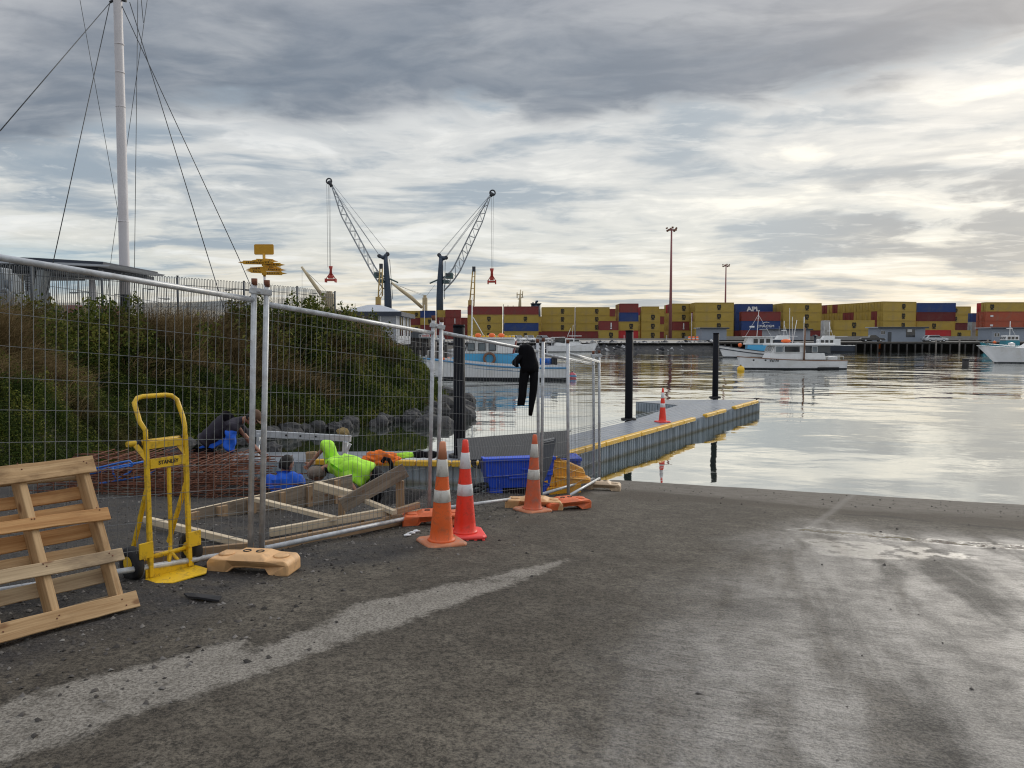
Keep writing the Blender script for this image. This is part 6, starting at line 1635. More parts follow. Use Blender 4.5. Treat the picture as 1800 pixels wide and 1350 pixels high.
# blue and white cabin boat, bow left
cb, rg, shr = boat('white boat with a sky blue cabin side and striped hull, moored behind the white launch', 1338, 106, R(172), 10.4, 3.0, .75, 1.75, [M['darkhull'], M['darkhull'], M['hullwhite']], 'fishing boat', 'cabin_boat', M['navyhull'], deckmat=M['greytimber'], trimr=.06)
m = MB()
for s in (1, -1): m.tube([(x, s * (y - .05), z - .42) for x, y, z in shr[8:]], .07, 6)
m.build('hull_stripe', M['navyhull'], cb)
house(cb, -1.6, 2.1, .9, 1.85, 2.2, M['skyblue'], 'cabin', 0, .1); house(cb, -1.4, 2.35, 1.85, 2.9, 2.2, M['white'], 'wheelhouse', 0, .35)
MB().box((.3, 0, 2.97), (4.3, 2.5, .10)).build('roof', M['white'], cb, bevel=.03)
for x, w in ((-.75, .55), (.1, .6), (.95, .6)): win(cb, x, 2.38, w, .62, 1.09, M['glass'])
fwin(cb, 2.17, (-.7, 0, .7), 2.4, .45, .62, .32)
house(cb, -3.9, -1.6, .8, 2.55, 2.3, M['navyhull'], 'canopy', .1, 0)
MB().box((-2.9, -1.25, 1.35), (.55, .4, .5)).build('fish_bin', M['blue_steel'], cb)
m = MB(); m.tube([(.6, 0, 3.0), (.4, 0, 6.6)], [.045, .03], 6)
for q in ((2.2, 3.0), (-1.4, 3.0)): m.tube([(.45, 0, 6.1), (q[0], 0, q[1])], .02, 5)
m.tube([(.45, -.5, 5.6), (.45, .5, 5.6)], .03, 5); m.box((1.3, 0, 4.4), (.6, .5, .2)); m.build('mast', M['white'], cb)
MB().blob((2.9, 0, 1.75), .3, 5, 2).build('orange_float', M['orange_buoy'], cb)
# white displacement launch with name, bow left
vl, rg, shr = boat('white wooden launch with two portholes and a name on its bow, moored nearest', 1391, 67, R(180), 9.25, 2.7, .78, 1.12, [M['darkhull'], M['darkhull'], M['hullwhite']], 'launch', 'wooden_launch', M['brown'], deckmat=M['greytimber'], rake=.25, trimr=.04, boot=.12, fine=2.6)
house(vl, -2.75, 2.35, .85, 1.45, 2.1, M['white'], 'lower_house', .1, .25); house(vl, -3.45, 2.2, 2.12, 2.34, 2.35, M['white'], 'roof', 0, 0, .05)
house(vl, -.95, 2.1, 1.45, 2.14, 1.95, M['white'], 'wheelhouse', 0, .3)
house(vl, -3.2, -.95, 1.45, 2.12, 1.9, M['glass'], 'aft_cabin', 0, 0)
for x, w, mt in ((1.42, .62, M['glass_lt']), (.28, 1.35, M['glass'])): win(vl, x, 1.80, w, .50, .985, mt)
win(vl, -1.75, 1.78, .45, .46, .97, M['glass_lt'])
fwin(vl, 2.02, (-.5, .5), 1.82, .7, .46, .35)
for s in (-1, 1):
    for x in (3.65, 2.65): MB().lathe([(0, -.02), (.085, -.02), (.085, .02), (0, .02)], 14, (x, s * (.86 if x > 3 else 1.06), .82), rotx(math.pi / 2)).build('porthole', M['cardark'], vl)
vt = MB(); b_ = [p for p in shr if 1.4 < p[0] < 2.6]
text_mb('Val-N', .36, Matrix(((-1, 0, 0), (0, 0, 1), (0, 1, 0))), (1.95, 1.165, .78), .004, .006, shear=.25, mb=vt); vt.build('name_lettering', M['black_txt'], vl)
m = MB(); m.tube([(-.75, 1.12, .75), (-.80, 1.1, 3.7)], .075, 8); m.build('boom_post', M['brown'], vl)
m = MB(); m.blob((.55, .2, 2.52), .34, 6, 2, (1.35, .9, .55), .05); m.build('life_ring_stack', M['orange_buoy'], vl)
m = MB()
for x, h in ((.15, 3.2), (-.1, 2.4), (-1.15, 2.2)): m.tube([(x, 0, 2.3), (x + .05, 0, 2.3 + h)], .022, 5)
m.tube([(.0, .3, 2.3), (-.35, .3, 4.4)], .03, 5); m.lathe([(.0, 0), (.05, .05), (.05, .55), (0, .65)], 8, (-1.12, 0, 4.1)); m.build('aerial', M['white'], vl)
m = MB(); m.lathe([(0, 0), (.22, 0), (.22, .1), (0, .12)], 12, (-2.15, 0, 2.95)); m.tube([(-2.15, 0, 2.3), (-2.15, 0, 3.0)], .1, 8); m.build('radar', M['navyhull'], vl)
rail(vl, [(-4.3, 1.05, .72), (-3.6, 1.15, .74), (-2.9, 1.2, .78)], .45, M['alu']); MB().box((-3.5, 0, .95), (.9, 1.3, .35)).build('engine_box', M['alu'], vl, bevel=.04)
MB().box((-2.9, 1.22, .16), (1.9, .06, .08)).build('exhaust_strip', M['cardark'], vl)
# small flybridge launches at the back
for px, D, rz, L, lab, hm, z in ((1372, 140, 175, 9.5, 'grey hulled flybridge launch partly hidden behind the nearest white launch', 'navyhull', 0), (1452, 150, 170, 10.5, 'dark hulled launch with white cabin moored at the wharf behind the white launch', 'navyhull', 1)):
    r, rg, sh_ = boat(lab, px, D, R(rz), L, 3.1, 1.3, 1.9, [M['darkhull'], M['darkhull'], M[hm]], 'launch', 'flybridge_launch', M['white'], deckmat=M['white'])
    house(r, -1.5 - z, 2.4, 1.3, 2.6, 2.5, M['white'], 'cabin', 0, .9); house(r, -1.4, .9, 2.6, 3.25, 2.2, M['white'], 'flybridge', -.1, .4)
    for x in (-.8, .1, .95): win(r, x, 2.1, .6, .55, 1.22)
    fwin(r, 1.95, (-.7, 0, .7), 2.05, .55, .6, .65)
    m = MB(); m.tube([(-.6, 0, 3.2), (-.6, 0, 6.0)], .06, 6); m.tube([(-1.3, 0, 3.2), (-.6, 0, 5.4)], .03, 5); m.box((-.6, 0, 4.2), (.9, .3, .14)); m.tube([(.5, .8, 3.2), (.5, .8, 5.0)], .02, 5); m.tube([(-.65, -.5, 5.4), (-.55, .5, 5.4)], .03, 5); m.build('mast', M['white'], r)
    MB().box((-1.9 - z, 0, 3.1), (1.8, 2.2, .08)).build('awning', M['white'], r)
    MB().lathe([(0, 0), (.3, 0), (.3, .12), (0, .14)], 12, (.2, 0, 3.35)).build('radar', M['cardark'], r)
# white game fishing cruiser at the right edge, bow left
gc_, rg, shr = boat('large white flybridge cruiser cut by the right edge of the picture', 1852, 82, R(177), 12.4, 3.8, 1.35, 1.95, [M['darkhull'], M['cardark'], M['hullwhite']], 'cruiser', 'motor_cruiser', M['white'], deckmat=M['white'], rake=2.0, flare=.4, fine=2.0)
house(gc_, -3.5, 3.4, 1.5, 2.3, 3.0, M['white'], 'cabin', 0, 1.2); house(gc_, -3.3, 2.2, 2.3, 2.95, 2.8, M['glass_lt'], 'window_band', 0, .8)
house(gc_, -3.5, 1.7, 2.95, 3.9, 2.7, M['white'], 'flybridge', -.1, 1.2)
for x, w in ((-1.4, 1.2), (.2, 1.2), (1.3, .5)): win(gc_, x, 2.62, w, .42, 1.35, M['glass'])
m = MB(); m.tube([(2.9, -1.35, 1.75), (5.4, -.6, 2.0), (6.9, 0, 2.1), (5.4, .6, 2.0), (2.9, 1.35, 1.75)], .03, 6); m.build('bow_rail', M['alu'], gc_)
for s in (-1, 1):
    for x in (1.9, 3.3): MB().box((x, s * (1.62 if x < 2.5 else 1.33), 1.25), (.5, .1, .14), rotz(-s * .28)).build('hull_port', M['cardark'], gc_, bevel=.03)
m = MB(); m.tube([(6.9, 0, 1.9), (7.6, .4, 2.3), (9.6, 2.0, 2.6)], .035, 5); m.build('mooring_rope', M['greytimber'], gc_)
MB().blob((4.6, .2, 2.1), .3, 7, 2, (1.2, 1, .7)).build('deck_hatch', M['white'], gc_)
m = MB(); m.box((1.0, 0, 4.6), (.8, .4, .16)); m.tube([(1.0, 0, 3.9), (.5, 0, 6.1)], .04, 6); m.tube([(.9, .4, 3.9), (.9, .4, 4.5)], .04, 6); m.build('radar_mast', M['white'], gc_)
# teal work boat behind it
tb, rg, shr = boat('teal fishing boat with white wheelhouse moored at the wharf behind the cruiser', 1770, 142, R(178), 8.5, 3.0, 1.25, 1.9, [M['darkhull'], M['darkhull'], M['tealblue']], 'fishing boat', 'work_boat', M['tealblue'], deckmat=M['greytimber'])
house(tb, -1.8, .9, 1.3, 2.35, 2.2, M['tealblue'], 'cabin', 0, .2); house(tb, -1.7, .8, 2.35, 3.25, 2.1, M['white'], 'wheelhouse', 0, .2)
for x in (-1.2, -.5, .2): win(tb, x, 2.8, .5, .5, 1.03)
fwin(tb, .72, (-.6, .0, .6), 2.8, .42, .5, .2)
m = MB(); m.tube([(-.5, 0, 3.2), (-.5, 0, 6.0)], .07, 6); m.tube([(-1.6, 0, 3.2), (-.5, 0, 5.2)], .03, 5); m.box((-.4, 0, 4.6), (1.0, .3, .15)); m.build('mast', M['white'], tb)
MB().blob((2.0, -.5, 1.95), .3, 8, 2).build('orange_float', M['orange_buoy'], tb)
# buoys and stumps
def buoy(px, py, rad, mat, label, band=None):
    p = onz(px, py, 0); r = thing('mooring_buoy', label, 'buoy', p, 0, 'mooring buoys')
    MB().lathe([(0, -rad * .8), (rad * .8, -rad * .6), (rad, 0), (rad * .8, rad * .7), (rad * .25, rad), (.05, rad * 1.2), (0, rad * 1.2)], 16, (0, 0, rad * .35)).build('float', mat, r)
    MB().lathe([(rad * .2, rad * 1.45), (rad * .3, rad * 1.5), (rad * .2, rad * 1.65)], 10).build('eye', M['crane_dk'], r)
    if band: MB().lathe([(rad * 1.005, .1), (rad * 1.01, rad * .45), (rad * .93, rad * .8)], 16).build('band', band, r)
buoy(1302, 652, .32, M['yellow_buoy'], 'yellow mooring buoy floating at the bow of the nearest white launch')
buoy(1006, 665, .30, M['pink_buoy'], 'pink and blue mooring buoy floating astern of the blue fishing boat', M['midblue'])
p = onz(1697, 643, 0); r = thing('pile_stump', 'short dark pile stump standing in the water left of the cruiser', 'pile', p)
MB().tube([(0, 0, -1), (0, 0, .62)], .30, 12).build('stump', M['darktimber'], r); MB().lathe([(.31, .56), (.33, .58), (.33, .66), (.2, .74), (0, .76)], 12).build('cap', M['black_rub'], r)
# ------------------------------------------------------------------ terrace behind the bank
TZ = 3.0
def lp(px, D, z=TZ):
    p = at(px, 594, D); p.z = z; return p
# looped-top fence along the terrace
def loop_fence(pts, label, h, step=.115, endpanel=False):
    r = thing('loop_top_fence', label, 'fence', (pts[0][0].x, pts[0][0].y, TZ))
    m = MB(); rl = MB()
    for (a, b) in zip(pts[:-1], pts[1:]):
        (p, hp), (q, hq) = a, b
        L = (q - p).length; n = max(2, int(L / step)); d = (q - p) / n
        for i in range(n):
            h0 = hp + (hq - hp) * (i / n); x0 = p + d * (i + .06); x1 = p + d * (i + .62); up = Vector((0, 0, 1)); mid = (x0 + x1) / 2
            rad = (x1 - x0).length / 2
            top = [mid + (x1 - x0) / 2 * (-math.cos(t)) + up * (h0 - rad + rad * math.sin(t)) for t in np.linspace(0, math.pi, 6)]
            m.tube([x0] + top + [x1], .0105, 4, cap=False)
        for f in (.86, .08): rl.tube([p + Vector((0, 0, hp * f)), q + Vector((0, 0, hq * f))], .011, 5)
        s = MB(); s.tube([q - Vector((0, 0, .4)), q + Vector((0, 0, hq + .02))], .032, 8); s.tube([q + Vector((0, 0, hq + .02)), q + Vector((0, 0, hq + .05))], .04, 8); s.build('post', M['fence_dk'], r, world=True)
    m.build('loop_wires', M['fence_dk'], r, world=True); rl.build('rail', M['fence_dk'], r, world=True)
    return r
def topz(px, py, D): return at(px, py, D).z - TZ
fp = [(-60, 460, 19.0), (60, 468, 20.6), (183, 478, 22.4), (315, 487, 24.4), (431, 496, 26.4), (524, 505, 28.4), (590, 514, 30.2)]
loop_fence([(lp(px, D), topz(px, py, D)) for px, py, D in fp], 'dark looped top mesh fence running along the crest of the bank', 1.5)
fp2 = [(536, 519, 45), (430, 524, 46), (330, 527, 54), (240, 528, 62), (100, 528, 70)]
loop_fence([(lp(px, D), topz(px, py + 4, D)) for px, py, D in fp2], 'further looped top fence behind the terrace, seen through the nearer one', 1.5, .16)
# terrace paving
m = MB(); m.add([(-60, 16, TZ + .05), (-13.2, 20, TZ + .05), (-8.2, 32, TZ + .05), (-14, 48, TZ + .05), (-60, 70, TZ + .05)], [(0, 1, 2, 3, 4)])
tag(m.build('terrace_paving', M['concrete']), kind='structure')
# mast with stays
md = 29.0; mb_ = at(221, 590, md); mb_.z = TZ - .3
mt = at(205, -40, md); mt.x = mb_.x + (at(205, -40, md).x - at(221, 590, md).x)
r = thing('flag_mast', 'tall white ship style mast with wire stays behind the bank', 'mast', mb_)
MB().tube([mb_, at(220, 518, md)], [.205, .185], 16).build('base_sleeve', M['crane_dk'], r, world=True)
tops = [at(220, 518, md), at(219, 480, md), at(214, 260, md), at(207, 0, md), at(203, -140, md)]
MB().tube(tops, [.185, .185, .175, .155, .14], 18).build('mast_pole', M['mast'], r, world=True)
for y in (78, 128, 188, 390): c = at(208 + y * .022, y, md); MB().tube([c - Vector((0, 0, .02)), c + Vector((0, 0, .02))], .168 + y * .00006, 16).build('mast_band', M['mast'], r, world=True)
m = MB(); m.tube([at(193, 4, md), at(205, -2, md), at(222, 2, md)], .05, 8); m.tube([at(180, -30, md), at(232, -30, md)], .06, 8); m.build('crosstree', M['crane_dk'], r, world=True)
m = MB()
def stay(a, da, b, db, rr=.016): m.tube([at(*a, da), at(*b, db)], rr, 5)
stay((194, 4), md, (0, 230), 21.0); m.tube([at(0, 230, 21.0), at(-120, 372, 18.5)], .016, 5)
stay((193, 6), md, (62, 605), 24.0); stay((228, 4), md, (365, 450), 27.5); stay((365, 450), 27.5, (407, 585), 26.6)
stay((214, 10), md, (418, 450), 29.2); stay((418, 450), 29.2, (470, 570), 29.0)
stay((243, -60), md + .5, (235, 585), 31.0, .012); stay((270, -80), md + .5, (196, 450), 34.0, .011); stay((196, 450), 34, (180, 590), 35.0, .011)
stay((128, -70), md + .8, (209, 380), 36.0, .011); stay((209, 380), 36.0, (236, 560), 38, .011); stay((243, -60), md + .5, (252, 40), md + .6, .012)
m.build('wire_stays', M['wire'], r, world=True)
m = MB(); m.blob(at(229, 537, md - .3), .13, 3, 2, (.8, .8, 1.4), .4); m.tube([at(229, 525, md - .3), at(222, 520, md - .1)], .02, 5); m.build('halyard_winch', M['galv'], r, world=True)
# finger signpost
sd_ = 24.5; sb_ = at(466, 600, sd_); sb_.z = TZ - .6
r = thing('fingerpost', 'yellow fingerpost sign with many pointed arms and a plain plate on top', 'signpost', sb_)
MB().tube([sb_, at(465, 470, sd_)], .038, 12).build('post', M['mast'], r, world=True)
MB().tube([at(465, 486, sd_), at(464, 446, sd_)], .046, 12).build('yellow_collar', M['signyel'], r, world=True)
k_ = sd_ / 1300
def finger(y, tip, ang, hh, tilt=0.0):
    """pointed arm fixed to the post; tip is its end in picture columns"""
    d = (tip - 465) * k_; h = hh * k_ / 2; L = abs(d) / max(.3, math.cos(ang)); s = 1 if d > 0 else -1
    poly = [(-.06, -h), (L - .17, -h), (L - .17, -h * .6), (L, 0), (L - .17, h * .6), (L - .17, h), (-.06, h)]
    poly = [(s * x, z) for x, z in poly]
    if s < 0: poly.reverse()
    c = at(465, y, sd_); M3 = rotz(ang) @ roty(tilt) @ MXZ; c = c + rotz(ang) @ Vector((0, -.06, 0))
    o = MB().prism(poly, .03, M3, c).build('finger', M['signyel'], r, bevel=.004, world=True)
    dm = MB(); rq = random.Random(int(y * 7)); x = .12
    while x < L - .25:
        w = rq.uniform(.02, .045); dm.box((s * (x + w / 2), rq.uniform(-.006, .006), .0165), (w, h * .9, .004)); x += w + rq.uniform(.015, .04)
    dm.v = [tuple(c + M3 @ Vector(v)) for v in dm.v]
    dm.build('arm_lettering', M['signdk'], o, world=True)
for a_ in ((462, 421, R(6), 6.5), (465, 505, R(-10), 6.5, .04), (458.5, 447, R(45), 6, -.05), (457.5, 484, R(35), 6, .05), (461.5, 489, R(-30), 6, .03), (472, 431, R(-16), 6, -.03), (473.5, 501, R(14), 6, .02), (470, 487, R(40), 6, -.03), (478, 434, R(12), 6, .04), (480.5, 507, R(-6), 6, .02)): finger(*a_)
pl = [(x * k_, z * k_) for x, z in ((-17, -7.5), (-15.5, -9), (15.5, -9), (17, -7.5), (17, 7.5), (15.5, 9), (-15.5, 9), (-17, 7.5))]
MB().prism(pl, .03, MXZ, at(464, 438.5, sd_)).build('top_plate', M['signyel'], r, bevel=.005, world=True)
# modern building cut by the left edge
bd = 26.0
r = thing('terrace_building', 'grey building with thin projecting flat roof at the far left', 'building', lp(20, bd))
def blk(a, b, name, mat, d0=bd, dep=3.0, bevel=.01, par=None):
    (x0, y0), (x1, y1) = a, b; p, q = at(x0, y0, d0), at(x1, y1, d0)
    m = MB(); m.box(((p.x + q.x) / 2, d0 + dep / 2, (p.z + q.z) / 2), (abs(q.x - p.x), dep, abs(p.z - q.z))); return m.build(name, mat, par or r, bevel=bevel, world=True)
m = MB(); P = [at(-60, 449, bd), at(60, 453, bd), at(181, 460, bd), at(181, 464.5, bd), at(-60, 456, bd)]; n_ = len(P); o_ = Vector((0, 4, 0))
m.add(P + [p + o_ for p in P], [tuple(reversed(range(n_))), tuple(range(n_, 2 * n_))] + [(i, (i + 1) % n_, (i + 1) % n_ + n_, i + n_) for i in range(n_)]); m.build('roof', M['roofdk'], r, world=True)
m = MB(); P = [at(-60, 458, bd - .4), at(110, 461.5, bd - .4), at(195, 465.5, bd - .4), at(190, 468.5, bd - .4), at(110, 465.5, bd - .4), at(-60, 461, bd - .4)]; n_ = len(P)
m.add(P + [p + o_ for p in P], [tuple(reversed(range(n_))), tuple(range(n_, 2 * n_))] + [(i, (i + 1) % n_, (i + 1) % n_ + n_, i + n_) for i in range(n_)]); m.build('canopy', M['rooflt'], r, world=True)
m = MB(); P = [at(-60, 463, bd), at(110, 467, bd), at(173, 470, bd), at(173, 476.5, bd), at(70, 476, bd), at(-60, 474, bd)]; n_ = len(P)
m.add(P + [p + o_ for p in P], [tuple(reversed(range(n_))), tuple(range(n_, 2 * n_))] + [(i, (i + 1) % n_, (i + 1) % n_ + n_, i + n_) for i in range(n_)]); m.build('eaves', M['roofdk'], r, world=True)
m = MB(); P = [at(66, 474, bd - .1), at(76, 474, bd - .1), at(70, 512, bd - .1), at(68, 550, bd - .1), at(50, 550, bd - .1), at(57, 512, bd - .1)]; n_ = len(P); o2 = Vector((0, .5, 0))
m.add(P + [p + o2 for p in P], [tuple(reversed(range(n_))), tuple(range(n_, 2 * n_))] + [(i, (i + 1) % n_, (i + 1) % n_ + n_, i + n_) for i in range(n_)]); m.build('slanted_column', M['glossgrey'], r, world=True)
blk((-60, 474), (64, 482), 'lintel', M['roofdk'], bd + .3); blk((42, 480), (62, 515), 'dark_wall', M['cardark'], bd + .2, .3)
m = MB()
for i in range(3):
    for j in range(7): m.lathe([(0, 0), (.045, .01), (0, .02)], 8, at(46 + i * 6, 484 + j * 4.4, bd + .18), rotx(math.pi / 2))
m.build('wall_studs', M['rooflt'], r, world=True)
f = blk((-60, 482), (41, 546), 'glazing', M['glass_lt'], bd + .4, .1)
for x in (12, 25, 38): blk((x - 1.2, 482), (x + 1.2, 550), 'mullion', M['cream'], bd + .33, .1)
blk((-60, 512), (41, 514), 'transom', M['cream'], bd + .34, .08); blk((-60, 546), (64, 556), 'floor_slab', M['greytimber'], bd - .2)
blk((43, 512), (66, 552), 'column_base', M['glossgrey'], bd - .05, .8); blk((-60, 556), (70, 566), 'deck_edge', M['brown'], bd - .3)
# old grey deck machine in front of it
wd_ = 23.0
r = thing('deck_winch', 'old grey ship winch displayed in front of the building at the far left', 'winch', lp(5, wd_))
blk((-30, 515), (18, 545), 'bed', M['winch'], wd_, 1.0, .03, r); blk((-30, 478), (8, 516), 'housing', M['winch'], wd_ + .1, .7, .05, r); blk((-25, 470), (3, 480), 'top_box', M['winch'], wd_ + .15, .5, .04, r)
m = MB(); m.tube([at(8 + 9 * math.cos(a), 522 + 14 * math.sin(a), wd_ - .1) for a in np.linspace(-2.2, 1.8, 14)], .045, 8); m.tube([at(20, 490, wd_), at(20, 540, wd_)], .05, 8); m.build('brake_band', M['winch'], r, world=True)
MB().lathe([(.28, -.3), (.28, -.26), (.16, -.24), (.16, .24), (.28, .26), (.28, .3)], 18, at(12, 500, wd_ + .3), roty(math.pi / 2)).build('drum', M['winch'], r, world=True)
p_ = at(166, 600, 27); r = thing('canopy_post', 'pale tapered post standing behind the near fence left of the mast', 'post', lp(166, 27))
MB().tube([lp(166, 27), at(164, 520, 27), at(162, 488, 27)], [.13, .12, .09], 14).build('post', M['mast'], r, world=True); MB().box(at(162, 487, 27), (.34, .34, .05)).build('cap', M['roofdk'], r, world=True)
r = thing('bike_rack', 'white tube hoops of a rack standing in the dry grass at the left', 'rack', lp(95, 21.5))
m = MB()
for k in range(2): m.tube([at(98 + k * 7 + 14 * math.cos(a), 573 - 19 * math.sin(a), 21.5 - k * .2) for a in np.linspace(.6, 3.3, 14)], .022, 8)
m.build('hoop', M['white'], r, world=True)
# small street lamps beyond the terrace
for px, top, D, lab in ((148, 513, 90, 'thin double armed lamp post seen through the fence left of the canopy post'), (205, 517, 90, 'thin lamp post seen through the fence left of the mast'), (254, 507, 100, 'thin lamp post seen through the fence right of the mast'), (280, 524, 95, 'thin lamp post midway between mast and fingerpost'),
                        (421, 508, 80, 'slim lamp post just left of the fingerpost, behind the fence'), (545, 515, 140, 'slim lamp post right of the fingerpost, behind the fence')):
    h = at(px, top, D).z - TZ; pole(px, D, TZ, h, .06, M['fence_dk'], lab, head=True, arm=2 if px in (148, 421) else 1)
r = thing('ladder_stand', 'small dark ladder stand beyond the fence left of the fingerpost', 'ladder', lp(414, 60))
m = MB()
for s in (0, 1): m.tube([at(411 + s * 8, 566, 60), at(411 + s * 8, 541, 60)], .07, 6)
for k in range(5): m.bar(at(411, 545 + k * 5, 60), at(419, 545 + k * 5, 60), .1, .12)
m.build('ladder', M['fence_dk'], r, world=True)
# low grey buildings behind the terrace
def hall(x0, x1, D, ytop, ybot, label, dep=9.0, hip=True):
    p, q = at(x0, ybot, D), at(x1, ybot, D); zt = at(x0, ytop, D).z; z0 = min(p.z, 2.2)
    r = thing('harbour_building', label, 'building', (p.x, D, z0))
    w = q.x - p.x
    MB().box(((p.x + q.x) / 2, D + dep / 2, (z0 + zt) / 2), (w, dep, zt - z0)).build('wall', M['shed_lt'], r, world=True)
    MB().box(((p.x + q.x) / 2, D + dep / 2, zt + .12), (w + .9, dep + .9, .42)).build('fascia', M['roofdk'], r, world=True)
    if hip:
        m = MB(); xa, xb, ya, yb, zz = p.x - .5, q.x + .5, D - .5, D + dep + .5, zt + .332
        m.loft([[Vector((xa + .4, ya + .3, zz)), Vector((xb - .4, ya + .3, zz)), Vector((xb - .4, yb - .3, zz)), Vector((xa + .4, yb - .3, zz))], [Vector((xa + 2.6, ya + 2.6, zz + .72)), Vector((xb - 2.6, ya + 2.6, zz + .72)), Vector((xb - 2.6, yb - 2.6, zz + .72)), Vector((xa + 2.6, yb - 2.6, zz + .72))]], sm=False); m.build('roof', M['rooflt'], r, world=True)
    return r
hb_ = hall(600, 699, 70, 554, 606, 'grey harbour building with a pale hipped roof and white framed windows')
D = 70
for i in range(5):
    p, q = at(611 + i * 14.3, 556, D), at(622.5 + i * 14.3, 567, D)
    if i < 4:
        f = MB().box(((p.x + q.x) / 2, D - .02, (p.z + q.z) / 2), (q.x - p.x + .16, .08, p.z - q.z + .16)).build('window', M['white'], hb_, world=True); MB().box(((p.x + q.x) / 2, D - .055, (p.z + q.z) / 2), (q.x - p.x, .05, p.z - q.z)).build('pane', M['glass'], f, world=True)
for y in (571, 576): p, q = at(610, y, D), at(668, y, D); MB().box(((p.x + q.x) / 2, D - .10, p.z), (q.x - p.x, .06, .09)).build('rail', M['white'], hb_, world=True)
for x in (610, 625, 640, 655, 669, 697): p, q = at(x, 552, D), at(x, 600, D); MB().box((p.x, D - .06, (p.z + q.z) / 2), (.1, .1, p.z - q.z)).build('post', M['white'], hb_, world=True)
p, q = at(690, 552, D), at(697, 552, D)
hx = at(699, 594, D).x
for i, dy in enumerate((1.2, 2.6, 5.2, 7.4)):
    f = MB().box((hx + .03, D + dy, 4.0), (.06, .9, 2.3)).build('window', M['white'], hb_, world=True); MB().box((hx + .065, D + dy, 4.0), (.05, .66, 2.05)).build('pane', M['glass'], f, world=True)
hall(478, 592, 66, 558, 600, 'long low grey building seen through the looped fence behind the fingerpost', 8, False)
p = at(592, 547, 110); o = MB().box((0, 0, 1.6), (1.6, 1.6, 3.2)).box((0, 0, 3.25), (1.8, 1.8, .12)).build('water_tank', M['rooflt']); o.location = (p.x, 110, p.z - 3.2); tag(o, 'pale box shaped tank rising above the flat roof right of the ship crane', 'tank')
for px, D, y in ((625, 75, 533), (653, 75, 539)): pole(px, D, 5.2, at(px, y, D).z - 5.2, .03, M['wire'], f'thin aerial on the hipped roof, {"left" if px < 640 else "right"} one', 'aerial', 'aerial', False)
# left wharf of dark piles
w0, w1 = at(712, 594, 78), at(790, 594, 86)
r = thing('jetty', 'dark timber jetty with tall piles between the bank and the fishing boat', 'jetty', (w0.x, w0.y, 0))
m = MB(); m.box(((w0.x + w1.x) / 2, 84, 1.72), (w1.x - w0.x + .6, 10, .34)); m.build('deck', M['darktimber'], r, world=True)
rq = random.Random(4)
for i in range(17):
    x = w0.x - .2 + (w1.x - w0.x + .4) * i / 16; m = MB(); m.tube([(x, 78.9 + rq.uniform(-.2, .2), -1.4), (x, 79, 1.5 + (.9 if i % 4 == 0 else 0))], .16, 8); m.build('jetty_pile', M['darktimber'] if i % 3 else M['greytimber'], r, world=True)
m = MB(); m.box(((w0.x + w1.x) / 2, 81, .6), (w1.x - w0.x, .25, 2.4)); m.build('cross_bracing', M['darktimber'], r, world=True)
hu = thing('jetty_hut', 'low dark hut on the jetty below the container stacks', 'hut', (at(735, 594, 84).x, 84, 1.89))
MB().box((0, 0, .55), (2.6, 2.0, 1.1)).build('wall', M['darktimber'], hu); m = MB(); m.prism([(-1.6, 1.05), (1.6, .75), (1.6, .85), (0, 1.75), (-1.6, 1.15)], 2.4, MXZ); m.build('roof', M['fence_dk'], hu)
s0 = at(746, 590, 77); r = thing('jetty_sign', 'white notice board with a red band fixed at the jetty edge', 'sign', (s0.x, 77, 1.9))
MB().box((0, 0, at(746, 590.5, 77).z - 1.9), (1.15, .05, .30)).build('board', M['white'], r); MB().box((.12, -.03, at(746, 590.5, 77).z - 1.9), (.75, .02, .11)).build('red_band', M['crimson_'], r); MB().box((-.42, -.03, at(746, 590.5, 77).z - 1.9), (.2, .02, .16)).build('dark_mark', M['navyhull'], r)
for s in (-.45, .45): MB().box((s, .04, .4), (.06, .06, 1.0)).build('leg', M['greytimber'], r)
r = thing('pallet_stack', 'pale stepped frames stacked at the water edge beside the fishing boat bow', 'steps', at(748, 640, 44))
m = MB()
for k in range(8): m.bar(at(739, 628 + k * 5.5, 44), at(749, 628 + k * 5.5, 44), .5, .05)
for s in (739, 749): m.bar(at(s, 624, 44), at(s, 672, 44), .08, .08, (1, 0, 0))
m.build('frame', M['rooflt'], r, world=True)
